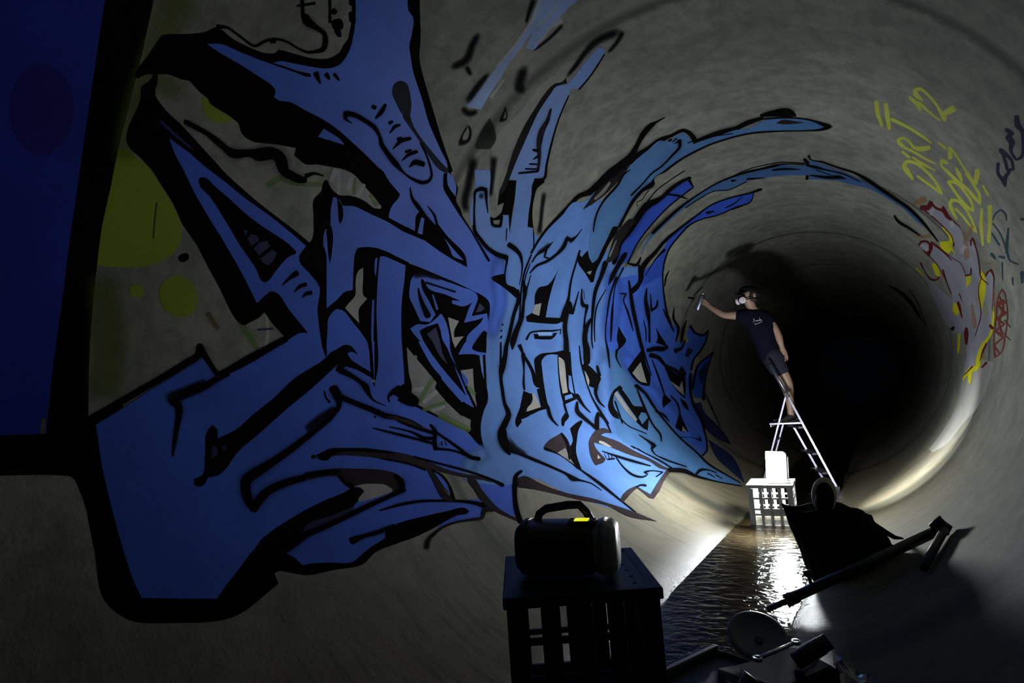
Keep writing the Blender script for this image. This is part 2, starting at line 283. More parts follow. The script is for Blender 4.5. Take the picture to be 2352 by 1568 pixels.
WALL_ART['mural'] = '''
olts G 10847 1723 -30 324 315 -309 -9 257 243 -258 -7 228 270 -236 -14 215 452 -208 -6 189
olts G 12795 1689 -61 218 321 -203 -59 272 133 -270 -45 285 115 -285 -22 293 94 -293 -1 291 76 -294 15 285 282 -303 28 248
olts G 11414 1823 -88 283 296 -221 -59 229
k F 14838 1792 82 200 53 97 17 38 11 38 1 26 -1 14 -3 13 -12 30 -28 58 -34 52 -79 105 -29 42 -33 61 -55 116 129 90 56 45 15 6 16 1 15 -5 32 -18 24 -190 10 -54 12 -47 59 -178 16 -57 20 -99 4 -40 -1 -38 -8 -49 -21 -58 -27 -57 -64 -120 -24 -53
k F 13726 1703 2 35 -6 38 -16 37 -55 102 51 -4 17 -24 58 -67 15 -23 10 -23 5 -24 -3 -30
k F 12175 4079 -11 22 -13 49 -3 26 0 56 11 92 46 235 14 101 102 29 -36 -400 -7 -123 -6 -204 -68 76
k F 11791 4031 -15 53 -5 26 4 28 11 27 16 26 54 77 76 -32 -54 -200
pale F 9514 5133 138 92 47 24 22 6 23 2 22 -3 21 -10 41 -29 21 -11 42 -8 44 4 69 24 143 72 47 19 373 124 227 58 101 32 75 31 72 40 218 152 75 47 -72 -66 -70 -75 -243 -295 -85 -94 -63 -59 -42 -33 -42 -28 -43 -20 -43 -13 -66 -5 -68 8 -161 35 -70 5 -68 -10 -135 -41 -66 -15 -89 -5 -154 2 -122 -17 -23 0 -22 5 -21 9
grn R 11922 2888 -31 -33 -33 102 -37 -38 25 57 -46 -27 43 35 -51 -16 49 25 -52 -4 51 16 -52 4 56 64 -46 5 41 51 -43 -5 28 77 -41 -12 -2 170 -40 -13
grn R 13038 2763 -27 39 130 32 -32 49 140 29 -26 43
wht R 12943 3013 -3 26 121 -18 -3 28 61 -29 -1 31 43 -38 3 34 47 -52 7 39
nv R 13093 2948 -18 -2 -1 145 -18 -2
brn R 13000 2504 -26 35 134 47 -20 30
k F 11491 1774 -53 13 -95 31 -94 21 -42 11 -15 6 -11 12 -17 26 -40 82 -51 82 -28 33 -39 29 -9 11 -5 14 -2 29 18 77 3 45 -3 110 -10 82 -17 47 -18 28 -12 9 -25 6 -20 82 -25 121 -14 52 -12 34 -22 49 -18 30 -12 15 -28 26 -31 20 -17 8 -17 4 -44 -5 -53 6 -17 -1 -85 -35 -45 -22 -53 -38 -86 -73 -153 231 -153 223 221 230 73 65 78 59 31 31 29 36 70 98 264 407 128 191 256 402 30 -15 55 119 51 84 22 19 25 13 53 15 25 12 22 19 22 35 39 82 102 127 103 194 42 64 20 24 46 34 24 12 52 16 55 7 139 2 54 5 -19 -210 -26 -437 -11 -145 -21 -170 -19 -95 -14 -59 -27 -85 -22 -57 -65 -131 -122 -222 -26 18 -28 -56 -50 -108 -105 -242 -16 -47 -6 -25 -4 -76 6 -76 36 -219 29 -80 3 -20 -2 -24 -6 -23 -26 -79 -63 -8 26 -154 47 -195 -2 -52 -8 -33 -20 -33 -14 -13 -34 -21 -10 -12 -7 -16 -19 -63 -25 -142 -6 -14 -23 -23 -7 -16 -16 -51 -14 -29 -23 -40 -4 -14 2 -15 8 -33 1 -63 8 -40 22 -41 16 -43 14 -24 19 -19 24 -14
k F 11434 1877 35 -4 18 -7 18 -10 23 -17 12 -6 25 0 31 11 43 1 61 -6 107 -19 47 -2 32 3 16 5 16 8 15 12 21 25 18 40 26 42 45 62 172 163 37 28 97 62 36 32 80 80 52 42 284 196 137 78 64 44 29 26 21 35 5 19 -5 19 -26 39 -30 60 -12 18 -50 49 72 61 27 27 91 103 37 -57 22 -39 51 -126 63 -127 66 -118 80 -132 146 224 136 203 -39 102 -118 261 -47 115 -39 119 -17 74 -8 50 -5 50 -2 53 3 53 9 82 21 112 55 234 26 122 -137 25 -138 18 -92 9 -304 19 -95 4 -70 -2 -70 -6 -46 -8 -88 -26 -43 -18 -43 -24 -61 -46 -137 -124 -40 -30 -40 -24 -82 -38 -189 -66 -83 -33 7 -70 -3 -27 -30 -100 -8 -57 -4 -57 5 -77 4 -25 17 -55 5 -27 0 -25 -5 -25 -18 -49 -26 -43 -15 -18 -24 -21 -2 -25 32 -11 20 -1 39 6 19 0 21 -10 40 -29 20 -10 18 -2 36 6 74 29 115 35 38 9 38 1 19 -3 18 -7 22 -13 -78 -182 -106 -280 -42 -106 -106 -232 -38 -75 -90 -148 -114 -195 -29 -53 -33 -75 -21 -36 -24 -34 -21 -25 -13 -13 -12 -6 -27 -8 -30 2 -15 -1 -46 -9
k F 12262 4613 -5 67 3 69 38 398 34 272 74 514 34 182 48 211 116 -6 145 -16 241 -44 59 0 113 15 46 -104 23 -23 27 -10 29 -1 61 6 86 -2 200 31 57 0 56 -13 55 -30 28 -24 81 -85 55 -51 86 -71 86 -58 58 -30 87 -34 87 -26 115 -28 -145 -98 -122 -66 -53 -43 -20 -24 -17 -29 -28 -67 -44 -149 -24 -69 -136 -332 -67 -135 -15 -25 -54 -67 -16 -23 -11 -26 -5 -29 2 -32 16 -70 0 -31 -25 -55 -45 11 -19 18 -16 27 -42 100 -32 65 -18 27 -19 18 -22 11 -23 6 -51 -2 -77 -11 -94 -4 -163 -12 -614 -4 -95 -9 -123 -20
dks G 10544 4795 -54 139 135 -103 -73 207 106 -199 -65 254 96 -251 -49 295 149 -284 -47 362
dkt F 10508 4854 47 113 45 92 35 56 19 21 20 16 27 8 86 -6 68 -178 -18 -57 -97 -32 -48 -13
dks G 10939 4883 -46 226 190 -132 -35 197 168 -123 -30 181 104 -148 -20 182 123 -155 -26 186 73 -161 -44 174 89 -132 -59 152 144 -40 -49 123
dks G 10840 5187 -52 163 270 55 -29 112 249 50 -20 97
dks G 9936 3955 -12 90 144 -64 -23 120 120 -73 -28 138 46 -133 0 146 16 -147 28 140 -6 -145 42 125 64 -175 32 88
dks G 10267 4127 -65 39 104 107 -44 27
dks G 9886 4660 -22 107 116 -94 -37 184 77 -168 -49 197 85 -169 -58 191 117 -124 -51 166 96 -101 -109 60 108 27 -113 -56 87 167 -94 -49
dks G 10694 4639 -28 25 61 42 -24 35 53 -6 -18 49 52 -33 -10 66 24 -65 -1 75 11 -79 15 81 -6 -91 32 80 -9 -123 51 87 -49 -55 80 -18 -73 40 24 -88 -58 43 8 -48 -25 36 4 -38 -41 29 0 -33 -78 31 0 -40
dks G 10319 4915 -6 27 87 10 -10 53 70 -33 -11 75 53 -32 -55 7 25 45 -28 -60 7 73 -19 -51 -5 57 -5 -44 -18 31 8 -32 -27 9 12 -23 -60 -56 11 -18
dks G 9714 5308 4 -89 -162 37 9 -114 -152 42 13 -130 -66 110 11 -141 -63 124 5 -154 -53 147 -8 -167 -49 177 -27 -184 -37 197 -32 -188 -1 189 -35 -174 -57 174 -24 -125
dks G 9007 5065 -26 87 106 -3 -24 88 70 -43 -15 89 64 -52 -7 83 78 -36 -5 64
dks G 9427 4078 -31 78 135 20 -25 64 119 37 -16 42
dks G 9746 4654 -3 -38 -107 51 -5 -55 -75 56 -2 -65 -65 54 1 -68 -115 38 2 -71
drip F 9348 4121 195 159 94 68 58 28 118 39 80 20 63 11 218 13 153 23 88 2 109 -8 17 35 -53 165 -151 -39 -189 -43 -41 -13 -141 -55 -170 -36 -41 -15 -62 -28 -21 -6 -41 -6 132 88 -2 56 -16 27 -22 16 -19 1 -65 -35 -160 -49 -128 -53 -93 -35 -37 -10 -38 -8 -133 -12 145 -140
dks G 10149 4394 2 72 172 -93 2 130 195 -112 3 130
wht R 9381 4141 -18 41 107 48 -14 36 53 -2 -11 36 67 -2 -6 36 96 5 -4 32 100 4 -2 25 113 6 -1 27 49 -17 0 28 48 -22 1 29 114 -21 1 26
wht R 9294 4322 -2 23 122 25 -3 27 32 -18 -1 29 31 -22 0 29 46 -26 3 26 67 -35 3 19
wht R 9373 4497 7 72 79 -64 3 45 32 -38 0 35 35 -20 -5 29 69 13 -3 23 18 -16 -1 23 16 -20 1 22 12 -23 5 20 9 -26 6 17 35 -51 4 12 11 -19 3 11 14 -13 1 11 16 -9 0 10 51 1 0 9
wht R 9790 4479 -1 11 149 29 0 12
wht R 10125 4636 -1 12 107 -1 0 30 102 -25 1 39
dks G 10601 4424 -62 20 89 57 -82 22 89 13 -90 1 89 43 -90 -39 79 79 -79 -77 61 105 -65 -96 -4 153 -45 -78
b2 F 10309 2879 75 60 81 57 64 35 87 36 36 10 36 5 37 2 35 -3 33 -8 17 -9 30 -26 26 -32 20 -38 14 -34 28 -87 57 -203 15 -29 34 -39 7 -15 6 -33 2 -68 13 -129 6 -103 12 -41 36 -69 14 81 14 183 27 225 10 39 9 21 12 12 14 9 35 1 4 22 3 23 -2 18 -22 69 -1 41 9 105 5 152 9 88 10 66 19 90 18 69 73 262 57 172 19 82 10 25 42 66 26 52 70 175 41 -3 27 -11 52 -29 47 -12 24 -1 22 2 43 10 30 218 19 192 -24 -7 -100 -40 -23 -4 -23 2 -21 11 -24 22 93 280 -32 30 145 335 80 240 35 70 21 27 24 21 79 49 -90 701 -152 24 -4 -161 -8 -102 -29 -132 -50 -166 -109 -302 -87 -219 -76 -166 -133 -274 -16 -26 -40 -45 -45 -34 -48 -23 -55 -8 -26 -7 -21 -15 -18 -20 -32 -54 -43 -90 -95 -179 -91 -164 -43 -66 -108 -151 -160 -258 -39 -52 -121 -143 -30 -24 -67 -35 -50 -32 -33 -23 -15 -14 -13 -15 -10 -17 -15 -59 -9 -16 -23 -28 -54 -49
k F 11072 2200 -27 258 -12 100 -18 101 -16 115 -27 107 18 20 15 -33 5 -18 6 -76 38 -295 12 -146
k R 10966 2903 -35 33 58 10 -23 21 42 22 -11 9
k R 10937 2991 -37 23 49 27 -19 12
k R 10902 3059 -28 13 45 53 -16 8
b1 F 11315 3191 21 163 13 45 22 43 25 -274
nvs G 11711 1969 -25 12 95 119 -34 16 86 130 -18 8
b2 F 11881 3642 -24 95 -3 26 1 52 17 135 26 261 10 61 32 159 9 66 24 321 20 143 26 147 55 269 34 123 19 83 8 85 -7 85 -9 44 -24 87 -96 259 -59 119 -35 84 -12 47 -13 73 118 12 89 4 90 -259 34 14 20 163 18 107 88 371 125 -19 314 -65 127 -31 94 -31 23 -473 -212 19 -116 26 -29 4 -88 -10 -29 -8 -27 -14 -23 -24 -22 -39 -18 -48 -27 -99 -21 -151 -54 -329 -44 -402 -54 -434 -23 -169 -39 -225 -14 -156 0 -61 9 -85 19 -83 10 -27 13 -21 24 -10 50 -6 327 38 16 -63 11 -29 15 -23 79 -74 85 -109 -122 -10 -121 -13 -197 -31 -39 -11 -18 -8 -63 -42 -20 -8 -44 -10 -43 -3 -21 0 -19 7 -28 36 -19 3 -40 -6 -57 -19 -57 -12 -98 -9 -3 49 7 22
k F 11817 3547 57 77 16 15 36 21 40 14 20 2 20 0 20 -4 25 -10 -28 -22 -19 -11 -83 -32
k F 12118 3533 -38 33 54 33 37 17 39 9 120 13 47 0 53 -5 -93 -38 -114 -34 -65 -27 -21 -5
b1 F 12248 4256 -7 35 3 37 40 292 100 14 74 7 211 -3 546 24 141 -1 97 -7 96 -12 45 -117 71 -128 58 16 13 -231 -110 11 -44 9 -44 16 -88 42 -45 17 -66 15 -67 7 -90 2 -137 -4 -470 -33 -318 -29
b1 F 12277 4180 -4 25 109 15 77 4 -41 -26 -26 -9 -49 -8
b1 F 12703 4213 -13 24 112 8 113 3 203 -6 -1 15 200 -14 111 -14 110 -19 -132 10 -133 4 -154 -4 0 -5
b1 F 11798 2074 69 43 25 18 91 82 135 106 140 126 142 134 154 131 127 96 184 122 -62 60 -45 50 -8 20 5 37 6 20 10 18 14 16 100 84 196 208 1 -55 4 -26 6 -23 22 -43 54 -81 150 33 133 24 -152 355 -89 -31 -323 -53 -41 -3 -21 2 -104 14 -40 -2 -18 -4 -17 -9 -34 -30 -73 -98 -50 -83 -15 -16 -18 -12 -27 -10 -19 0 -19 6 -78 47 -77 -167 -74 -170 -29 -74 -75 -218 -73 -171 -74 -195 -59 -123
k F 12014 2327 -19 11 -7 19 -1 20 4 18 31 49 64 135 73 140 32 66 40 105 44 128 30 96 23 56 50 87 24 -1 23 -47 27 -33 33 -28 88 -61 76 -47 16 -14 25 -36 -13 -32 -15 -16 -60 -32 -42 -35 -139 -143 -143 -130 -113 -110 -57 -64 -35 -62 -10 -13 -13 -11
nv F 12295 2749 1 38 48 -20
nv F 12357 2788 -41 31 0 29 6 26 15 11 17 9 56 -59
nv F 12428 2855 -56 42 -13 18 -15 53 35 32 97 -86
nv F 12501 2927 -95 98 20 45 43 -9 20 -8 19 -14 35 -35 -12 -42
k R 12691 3161 -5 -8 -60 84 -19 -23 -30 103 -37 -41
k R 12735 3287 -5 -9 -32 52 -16 -21 7 35 -22 -21 16 35 -27 -18 8 69 -34 -19
k R 12773 3375 -5 -9 -17 39 -15 -21 8 34 -24 -19 20 33 -31 -12 25 51 -38 -10
b1 F 13782 1746 -87 146 -141 215 -132 220 -94 149 137 89 -10 74 -8 36 -11 35 -38 88 -54 107 -161 287 -27 61 -11 42 -6 72 2 54 7 53 14 50 9 23 24 37 15 14 18 10 61 22 33 22 42 43 35 55 20 42 27 71 78 271 28 82 21 51 181 358 198 448 127 267 46 90 34 54 41 47 97 72 45 42 58 78 52 93 44 106 25 79 18 89 34 191 135 -154 234 -277 79 -82 82 -76 54 -43 53 -35 102 -55 -76 -83 -63 -61 -45 -38 -23 -16 -48 -22 -101 -28 -122 -25 -72 -9 -22 -6 -21 -11 -17 -19 -15 -26 -12 -30 -50 -167 -52 -122 -24 -63 -17 -63 -23 -124 339 -12 44 214 22 181 12 69 19 59 14 23 17 18 55 29 26 -83 15 -39 55 -89 -7 -150 -25 -195 -5 -163 4 -65 7 -64 15 -68 27 -101 -70 178 -18 63 -6 33 -8 67 -21 333 -49 -211 -19 -121 -7 -95 -19 -445 2 -82 11 -159 67 -50 18 -20 10 -20 10 -49 7 -78 4 -24 33 -121 35 -110 3 -21 -2 -39 -15 -56 -43 -108 -28 -107 -11 -53 -3 -65 -55 -21 -32 -17 -95 -69 -91 -70 46 -101 34 -61 72 -98 93 -142 56 -74 -68 -187 -81 -212 -88 -12 -84 -6 -414 -15 -275 -14 -176 -2
b1 F 12903 3688 -43 38 -18 23 -9 26 4 47 8 26 12 23 15 21 55 57 95 112 75 73 25 19 21 9 66 14 43 3 155 -4 97 7 25 4 23 6 19 12 16 17 13 23 20 58 35 129 136 -36 -19 -122 -31 -303 -14 -81 -12 -49 -25 -66 -22 -37 -73 -88 -52 -48 -37 -23 -18 -7 -19 -5 -18 -1 -19 3 -20 8 -81 49 -42 18 -40 6 -82 0 -112 12 -91 3 -22 5 -20 7
b3 F 12992 6247 30 -5 90 -2 29 -5 30 -11 65 -45 -26 -94 196 12 57 11 115 33 57 11 57 1 55 -15 27 -14 27 -19 28 -27 79 -100 83 -84 85 -71 58 -37 87 -41 87 -24 54 -8 130 4 0 -408 121 -87 119 -92 30 141 82 327 28 159 13 130 1 93 -13 216 0 52 11 91 23 79 33 69 41 60 142 160 65 89 55 112 139 335 39 78 44 76 139 209 88 124 90 119 93 113 -1 -125 -63 27 -94 30 -316 74 -197 72 -523 224 -353 125 -473 208 -112 40 -112 31 -75 14 -74 8 -110 -2 -73 -11 -71 -19 -104 -47 -68 -43 -97 -83 -62 -64 -91 -105 -87 -115 -85 -120 -241 -369 119 -1171 87 -50 253 -180 84 -45
b3 F 11058 5122 111 107 47 36 24 14 28 10 86 21 102 42 76 41 49 36 22 21 42 50 59 103 53 109 79 190 26 81 9 43 12 103 3 104 -13 156 -1 51 3 50 12 49 19 47 63 138 12 49 4 52 -2 54 -18 115 -68 303 -205 -146 -114 -91 -112 -96 13 -750 -114 -119 35 -109 138 70 34 -147 -51 -76 -76 -85 -72 -73 -122 -107 -125 -83 -48 -37 -48 -47 -48 -53
k F 11003 5698 -57 197 132 102 105 72 237 141 161 88 -217 -199 28 -108 70 -17 13 -112 -60 56 -31 18 -27 2 -27 -7 -82 -38 67 -86 -126 -78 -51 -24 -25 -7 -28 -2
k F 10828 6152 -69 177 42 73 86 -45 30 -5 32 7 34 17 121 79 105 88 77 79 177 209 53 55 28 23 58 46 29 16 30 2 35 -18 -138 -115 -160 -146 15 -101 -279 -239 -84 -58 -140 -88
dk F 9712 5256 28 15 27 9 22 -13 22 -24 22 -19 27 -6 29 1 52 8 22 7 208 73 174 56 73 28 297 137 200 108 52 21 106 36 157 64 -105 21 -52 3 -26 -3 -101 -33 -110 -18 -54 -13 -101 -39 -176 -85 -309 -155 -208 -100 -79 -50 -25 -12 -25 -4 -23 6 -22 15 -65 57
b3 F 10973 5752 -392 -156 -181 -87 -216 -114 -71 -29 -190 -70 -64 -27 -22 5 -21 20 -41 49 -22 12 -31 -4 -81 -27 -256 -131 -89 -39 -20 -3 -17 21 -14 29 15 75 16 27 21 18 75 39 87 64 171 115 25 11 24 3 21 -9 20 -22 35 -61 49 37 255 199 121 100 73 68 149 156 189 157 167 149 72 -146 65 22 28 19 81 82 55 48 197 138 161 121 -21 125 174 161 61 44 62 32 62 17 96 5 128 -12 130 -27 -87 -439 -56 -26 -138 -75 -56 -25 -56 -17 -87 -18 -55 -22 -53 -37 -77 -63 -52 -36 -111 -52 -82 -52 -80 -63 -179 -155
dks G 10910 6446 -31 160 206 -5 -26 132 182 8 -23 124 116 -66 -23 146 169 -81 -28 202
k R 9276 5285 -3 20 140 91 -4 20 92 41 -3 21 77 17 -2 24 136 27 -1 28
k R 9835 5529 -4 17 235 159 -5 21 117 72 -5 25 445 365 -9 41 102 59 -12 47 32 -30 -8 53 25 -45 0 58 13 -60 13 56 -2 -69 23 48 -10 -73 26 41 12 -143 29 39
dk R 10067 5485 -10 34 86 31 -12 47 49 -21 -8 56 45 -42 -3 65 85 -44 -7 73 49 -48 -15 73 55 -39 -22 73 61 -35 -27 76 81 -11 -30 75 66 -21 -31 65 79 21 -24 53 57 -1 -18 50 75 14 -13 50 96 29 -13 51
k R 10153 5610 -2 16 104 42 -3 18 43 8 -3 19 44 14 -4 19 105 73 -4 19
k R 10556 5794 -25 -22 3 121 -29 -26
k R 10636 5918 -5 -21 -60 82 -14 -53
k R 10712 5911 -16 -17 -29 152 -16 -19
k R 10785 5905 -15 -18 -58 230 -16 -19
k R 10870 5845 -17 -22 -116 329 -21 -32
dk F 10676 7370 -146 51 -235 65 -154 36 -60 20 -59 28 -110 82 162 133 65 40 34 15 68 19 68 9 167 6 64 -8 59 -27 87 -58 30 -15 63 -20 129 -33 -51 -219 -124 47 -93 28
k R 9223 7054 3 29 63 -28 3 34 41 -40 4 52 57 -74 7 116 18 -114 2 128 22 -122 -1 136 49 -110 -6 140 77 -85 -12 136 38 -112 -15 132 65 -74 -19 118 66 -56 -17 107 65 -54 -16 109 111 -28 -16 150 61 -126 -8 182 28 -175 -2 196 44 -190 9 221 58 -223 17 251 27 -253 25 262 -3 -265 29 265 15 -273 36 266 36 -280 34 261 16 -267 29 255 146 -240 23 196 73 -204 21 175 23 -184 26 168 15 -183 33 154 -15 -165 39 144 -20 -161 44 131 18 -208 37 112 -12 -134 29 113 -4 -127 22 114 29 -128 12 112 83 -126 14 105 78 -134 14 94 105 -138 13 83 135 -148 12 74 88 -113 9 71 167 -130 8 72 150 -108 5 66 103 -81 2 61 212 -65 2 51
k R 9926 7727 -25 -228 -99 203 -16 -173 -57 154 -13 -142 -59 128 -11 -124 -39 119 -9 -125 -88 119 -12 -147 -34 145 -16 -150 -29 149 -20 -138 -51 137 -16 -100 -9 101 -12 -92 -14 92 -9 -87 -71 77 -9 -89 -15 89 -11 -92 -9 98 -17 -95 2 107 -25 -95 15 114 -35 -87 27 114 -42 -78 31 164 -53 -67 50 118 -58 -58 61 160 -66 -24 70 69 -64 6 70 30 -56 47 79 86 -62 -70 12 112 -15 -157 -116 141 -15 -166 -104 154 -17 -170 -101 157 -19 -166 -122 155 -14 -145 -36 129 -8 -139 -18 125 -4 -137 -91 69 -3 -147 -41 119 -7 -148 -37 123 -9 -142 -127 64 -5 -106
k R 8195 7827 -9 -105 -73 113 -15 -164 -25 168 -19 -187 -61 212 -29 -263 -9 275 -37 -291 19 295 -42 -295 25 297 -47 -291 29 291 -49 -277 31 273 -50 -249 31 242 -47 -207 27 196 -40 -149 -2 131 -9 -33
pale R 10645 7762 -11 -82 -73 118 -13 -108 -17 116 -11 -115 -19 117 -8 -116 -46 102 -2 -105 -101 49 -1 -65
b3 F 11736 6349 -71 69 -192 227 135 110 139 103 -25 131 -185 42 -161 54 -90 41 -202 111 -30 10 -33 4 -100 4 -31 7 -28 14 -24 23 -18 36 -32 133 -20 39 -25 26 -29 15 -32 8 -101 7 -32 7 162 37 163 21 -148 136 -151 123 205 132 227 123 98 77 194 185 63 71 33 49 154 306 -39 223 -178 43 -143 17 41 422 147 24 19 295 1 198 -9 99 -16 96 -88 378 113 228 40 56 42 32 43 10 44 -5 179 -76 13 256 45 10 135 23 136 7 136 -10 136 -27 135 -45 135 -62 134 -80 89 -66 135 -136 218 -264 85 -94 83 -76 42 -29 83 -37 84 -17 128 4 129 27 453 135 121 43 78 37 76 47 71 59 34 36 65 90 58 127 54 154 133 429 60 151 34 63 69 97 37 40 77 65 120 68 202 88 343 199 192 92 117 36 79 11 121 -4 81 -21 -113 -166 -394 -614 -199 -271 -107 -112 -34 -45 -30 -59 -52 -142 -45 -171 -15 -96 -8 -102 2 -108 13 -125 71 -398 85 -559 95 -500 -118 -31 -122 -44 10 -271 16 -186 53 -377 136 -19 103 -24 -62 -108 -136 -265 -58 -106 -61 -94 -63 -85 -111 -129 -139 -138 -120 -103 -148 -107 -151 -89 -127 -60 -159 -58 -166 -46 -141 -28 -113 -15 -111 -7 -84 4 -86 10 -87 16 -359 82 -122 24 -151 19 -119 2 -60 -6 -61 -12 -124 -35 -156 -61 -334 -148 -86 -30 -84 -22 -54 -9 -53 -3 -78 8 -75 26
b2 F 11445 10859 -13 229 -124 70 -84 39 -84 30 -127 25 -129 -1 -171 -29 176 315 229 350 210 338 314 599 227 358 90 153 145 299 47 120 38 139 26 168 41 611 176 51 177 14 29 433 -3 212 -33 194 -43 190 -179 -323 -59 -30 -72 77 -74 111 90 425 33 229 8 217 -6 236 -45 768 147 5 74 -22 100 -72 71 -112 134 -311 210 -580 54 -114 66 -99 207 -220 178 -202 291 -350 118 -115 118 -97 116 -74 56 -25 63 -10 61 10 122 36 63 2 63 -24 59 -45 59 -59 60 -71 118 -168 243 -399 60 -120 58 -136 55 -157 112 -383 45 -210 29 -200 43 -405 -86 -69 -291 -282 -413 -326 -164 -144 -120 -123 -268 -294 -75 -90 -107 -153 -97 -185 -54 -155 -96 -340 -53 -132 -31 -48 -35 -34 -37 -22 -40 -13 -42 -6 -177 4 -86 -9 -449 -134 -331 -109 -164 -45 -123 -18 -331 -22 -82 -15 -82 -25 -179 596 -38 195
b4 F 13140 10040 -212 765 233 472 140 258 146 252 339 542 156 225 121 157 166 186 85 81 87 70 88 59 89 48 91 37 92 25 92 13 94 2 94 -9 95 -22 95 -34 95 -45 95 -57 96 -67 -53 -381 -130 -1098 -49 -302 -38 -175 -68 -225 -53 -136 -56 -125 -122 -220 -129 -184 -66 -79 -97 -101 -102 -90 -107 -79 -109 -66 -110 -50 -111 -32 -73 -9 -75 6 -38 9 -78 29 -121 64 -252 156 -129 69 -128 47
b4 F 14133 9758 197 214 62 83 60 94 267 490 215 436 123 274 121 294 55 176 100 429 54 203 31 86 33 70 38 49 41 23 54 -9 115 -81 56 -32 44 -10 86 7 126 35 85 6 44 -11 45 -21 45 -26 90 -68 181 -173 -113 -166 -394 -614 -199 -271 -106 -114 -34 -45 -31 -57 -24 -71 -70 -361 -20 -78 -23 -61 -28 -43 -30 -29 -34 -19 -36 -11 -114 -18 -73 -25 -34 -25 -70 -69 -68 -81 -98 -134 -30 -52 -108 -248 -28 -51 -31 -39 -33 -23 -39 -7 -42 6 -43 13 -128 43 -205 85
b3s G 12923 9696 -21 962 115 -977 -11 959 139 -992 -2 954 235 -1033 -5 948 208 -1027 -4 938 302 -1079 2 921 298 -1130 -3 923 155 -994 -56 936 135 -946 -93 928 171 -913 -127 903 196 -870 -142 869 311 -758 -112 769
b2s G 13023 10285 -274 824 460 -478 -271 920 438 -638 -266 1009 630 -490 -264 1176 518 -854 -269 1290 462 -1074 -264 1391 428 -1236 -254 1475 387 -1373 -240 1536 341 -1474 -226 1574 363 -1513 -208 1606 348 -1567 -190 1622 332 -1605 -172 1619 316 -1628 -153 1604 298 -1638 -134 1575 281 -1636 -117 1539 263 -1626 -99 1495
b2s G 11881 6048 -52 449 296 -385 -46 466 146 -432 -68 459 124 -431 -89 449 243 -348 -77 447 110 -432 -49 455 81 -449 -16 456 75 -459 17 446 74 -469 36 427 141 -476 32 391 140 -443 35 336
b3s G 14298 5771 237 42 -178 -388 225 57 -196 -154 203 125 -158 -224 159 217 -130 -262 132 259 -73 -325 85 308 94 -438 69 288
b2s G 11623 9180 -196 743 393 -442 -201 798 304 -658 -173 874 246 -798 -132 942 204 -894 -79 998 160 -970 -37 1025 129 -1013 -13 1032 398 -1034 -19 1039 220 -1061 -2 1036
b4 F 10637 7952 -65 -12 -192 1 -64 -12 -68 -33 -200 -129 -90 -50 -98 -34 -193 -35 -34 -12 -108 -57 -32 -7 -29 8 -22 30 -16 46 -21 34 -24 19 -28 5 -31 -4 -129 -54 -30 -8 -27 442 28 56 -89 7 -264 9 -59 -4 -120 -31 -58 -7 -30 6 -85 36 -30 0 -29 -13 -29 -21 -119 -122 -90 -84 -30 -22 -26 -12 -26 -5 -26 1 -101 18 -163 9 -107 25 -52 20 -75 44 -47 38 -59 57 71 100 55 51 55 29 190 56 108 14 110 3 317 -27 87 -3 470 26 125 16 347 63 95 24 201 66 36 3 114 -23 36 6 33 26 62 109 32 13 35 -10 72 -41 35 -6 110 22 112 40 69 41 141 100 36 27 111 104 35 21 33 3 29 -21 62 -152 33 -16 40 14 87 64 42 23 119 32 119 19 82 24 40 4 37 -16 35 -46 33 -56 -12 -98 -27 -66 -80 -93 -68 -89 -103 -120 -70 -69 -70 -62 -105 -81 -103 -69 -68 -39 -100 -47
k R 11082 8327 5 -34 -160 -124 7 -49 -58 4 6 -53 -86 -5 4 -55 -85 11 1 -55 -83 26 -1 -55 -52 44 -3 -57 -157 55 -5 -63 -77 52 -2 -64 -53 41 2 -60 -28 43 3 -58 -79 -7 3 -51 -26 34 1 -49 -25 38 -2 -47 -24 42 -4 -42 -79 48 -4 -27
k R 8213 7920 -7 -50 -79 53 -6 -48 -124 42 -5 -45 -144 45 -5 -43 -57 49 -6 -44 -74 63 -7 -45 -52 69 -9 -50 -28 75 -11 -59 -79 164 -21 -113 -36 165 -26 -151 21 99 -56 -28 55 -15 -8 128 75 -12 -2 93 44 -43 2 78 41 -44 4 67 39 -44 5 59 106 -18 4 46 41 -34 5 44 62 -35 5 44 129 -42 6 49 83 -54 7 54 128 -68 7 61 106 -74 7 61 85 -65 7 59 88 -55 7 59 411 -26 6 58 223 -27 5 69 241 -23 5 70 72 -50 4 71 178 -15 6 79 21 -73 8 74 22 -71 7 60 55 -57 3 23 26 -24 2 16 27 -14 1 16 27 -3 -1 15 29 0 -7 37 41 -5 -22 81 42 -70 -19 139 32 -141 3 182 14 -183 20 190 4 -192 27 178 61 -191 16 125 14 -123 9 119 108 -92 4 121 55 -100 1 120 58 -93 -1 117 62 -79 -4 111 156 -1 -4 99 115 -35 -3 101 116 -46 -2 106
dk F 8066 8072 -64 -88 -28 -19 -28 -4 -27 7 -82 36 -123 40 107 47 108 30 52 -2 29 -12
k R 9201 8053 -6 -36 -63 57 -6 -34 -180 79 -5 -30 -215 116 -5 -30 -83 57 -5 -30
k R 9286 7808 -49 41 74 91 -37 43 51 9 -26 58 41 -25 -15 73 35 -44 -7 77 31 -52 -2 75 84 -12 -2 63 79 5 -1 56 53 -19 0 56 78 -13 2 57 50 -41 4 57 78 -56 5 53 50 -45 2 52 51 -29 0 51 106 8 0 51 53 -30 1 54 83 -34 4 58 138 -43 5 69
k R 9374 7749 -9 -67 -17 69 -8 -67
k R 9349 7814 0 -33 -71 -3 0 -46
k R 9342 7889 -3 -34 -66 29 -4 -48
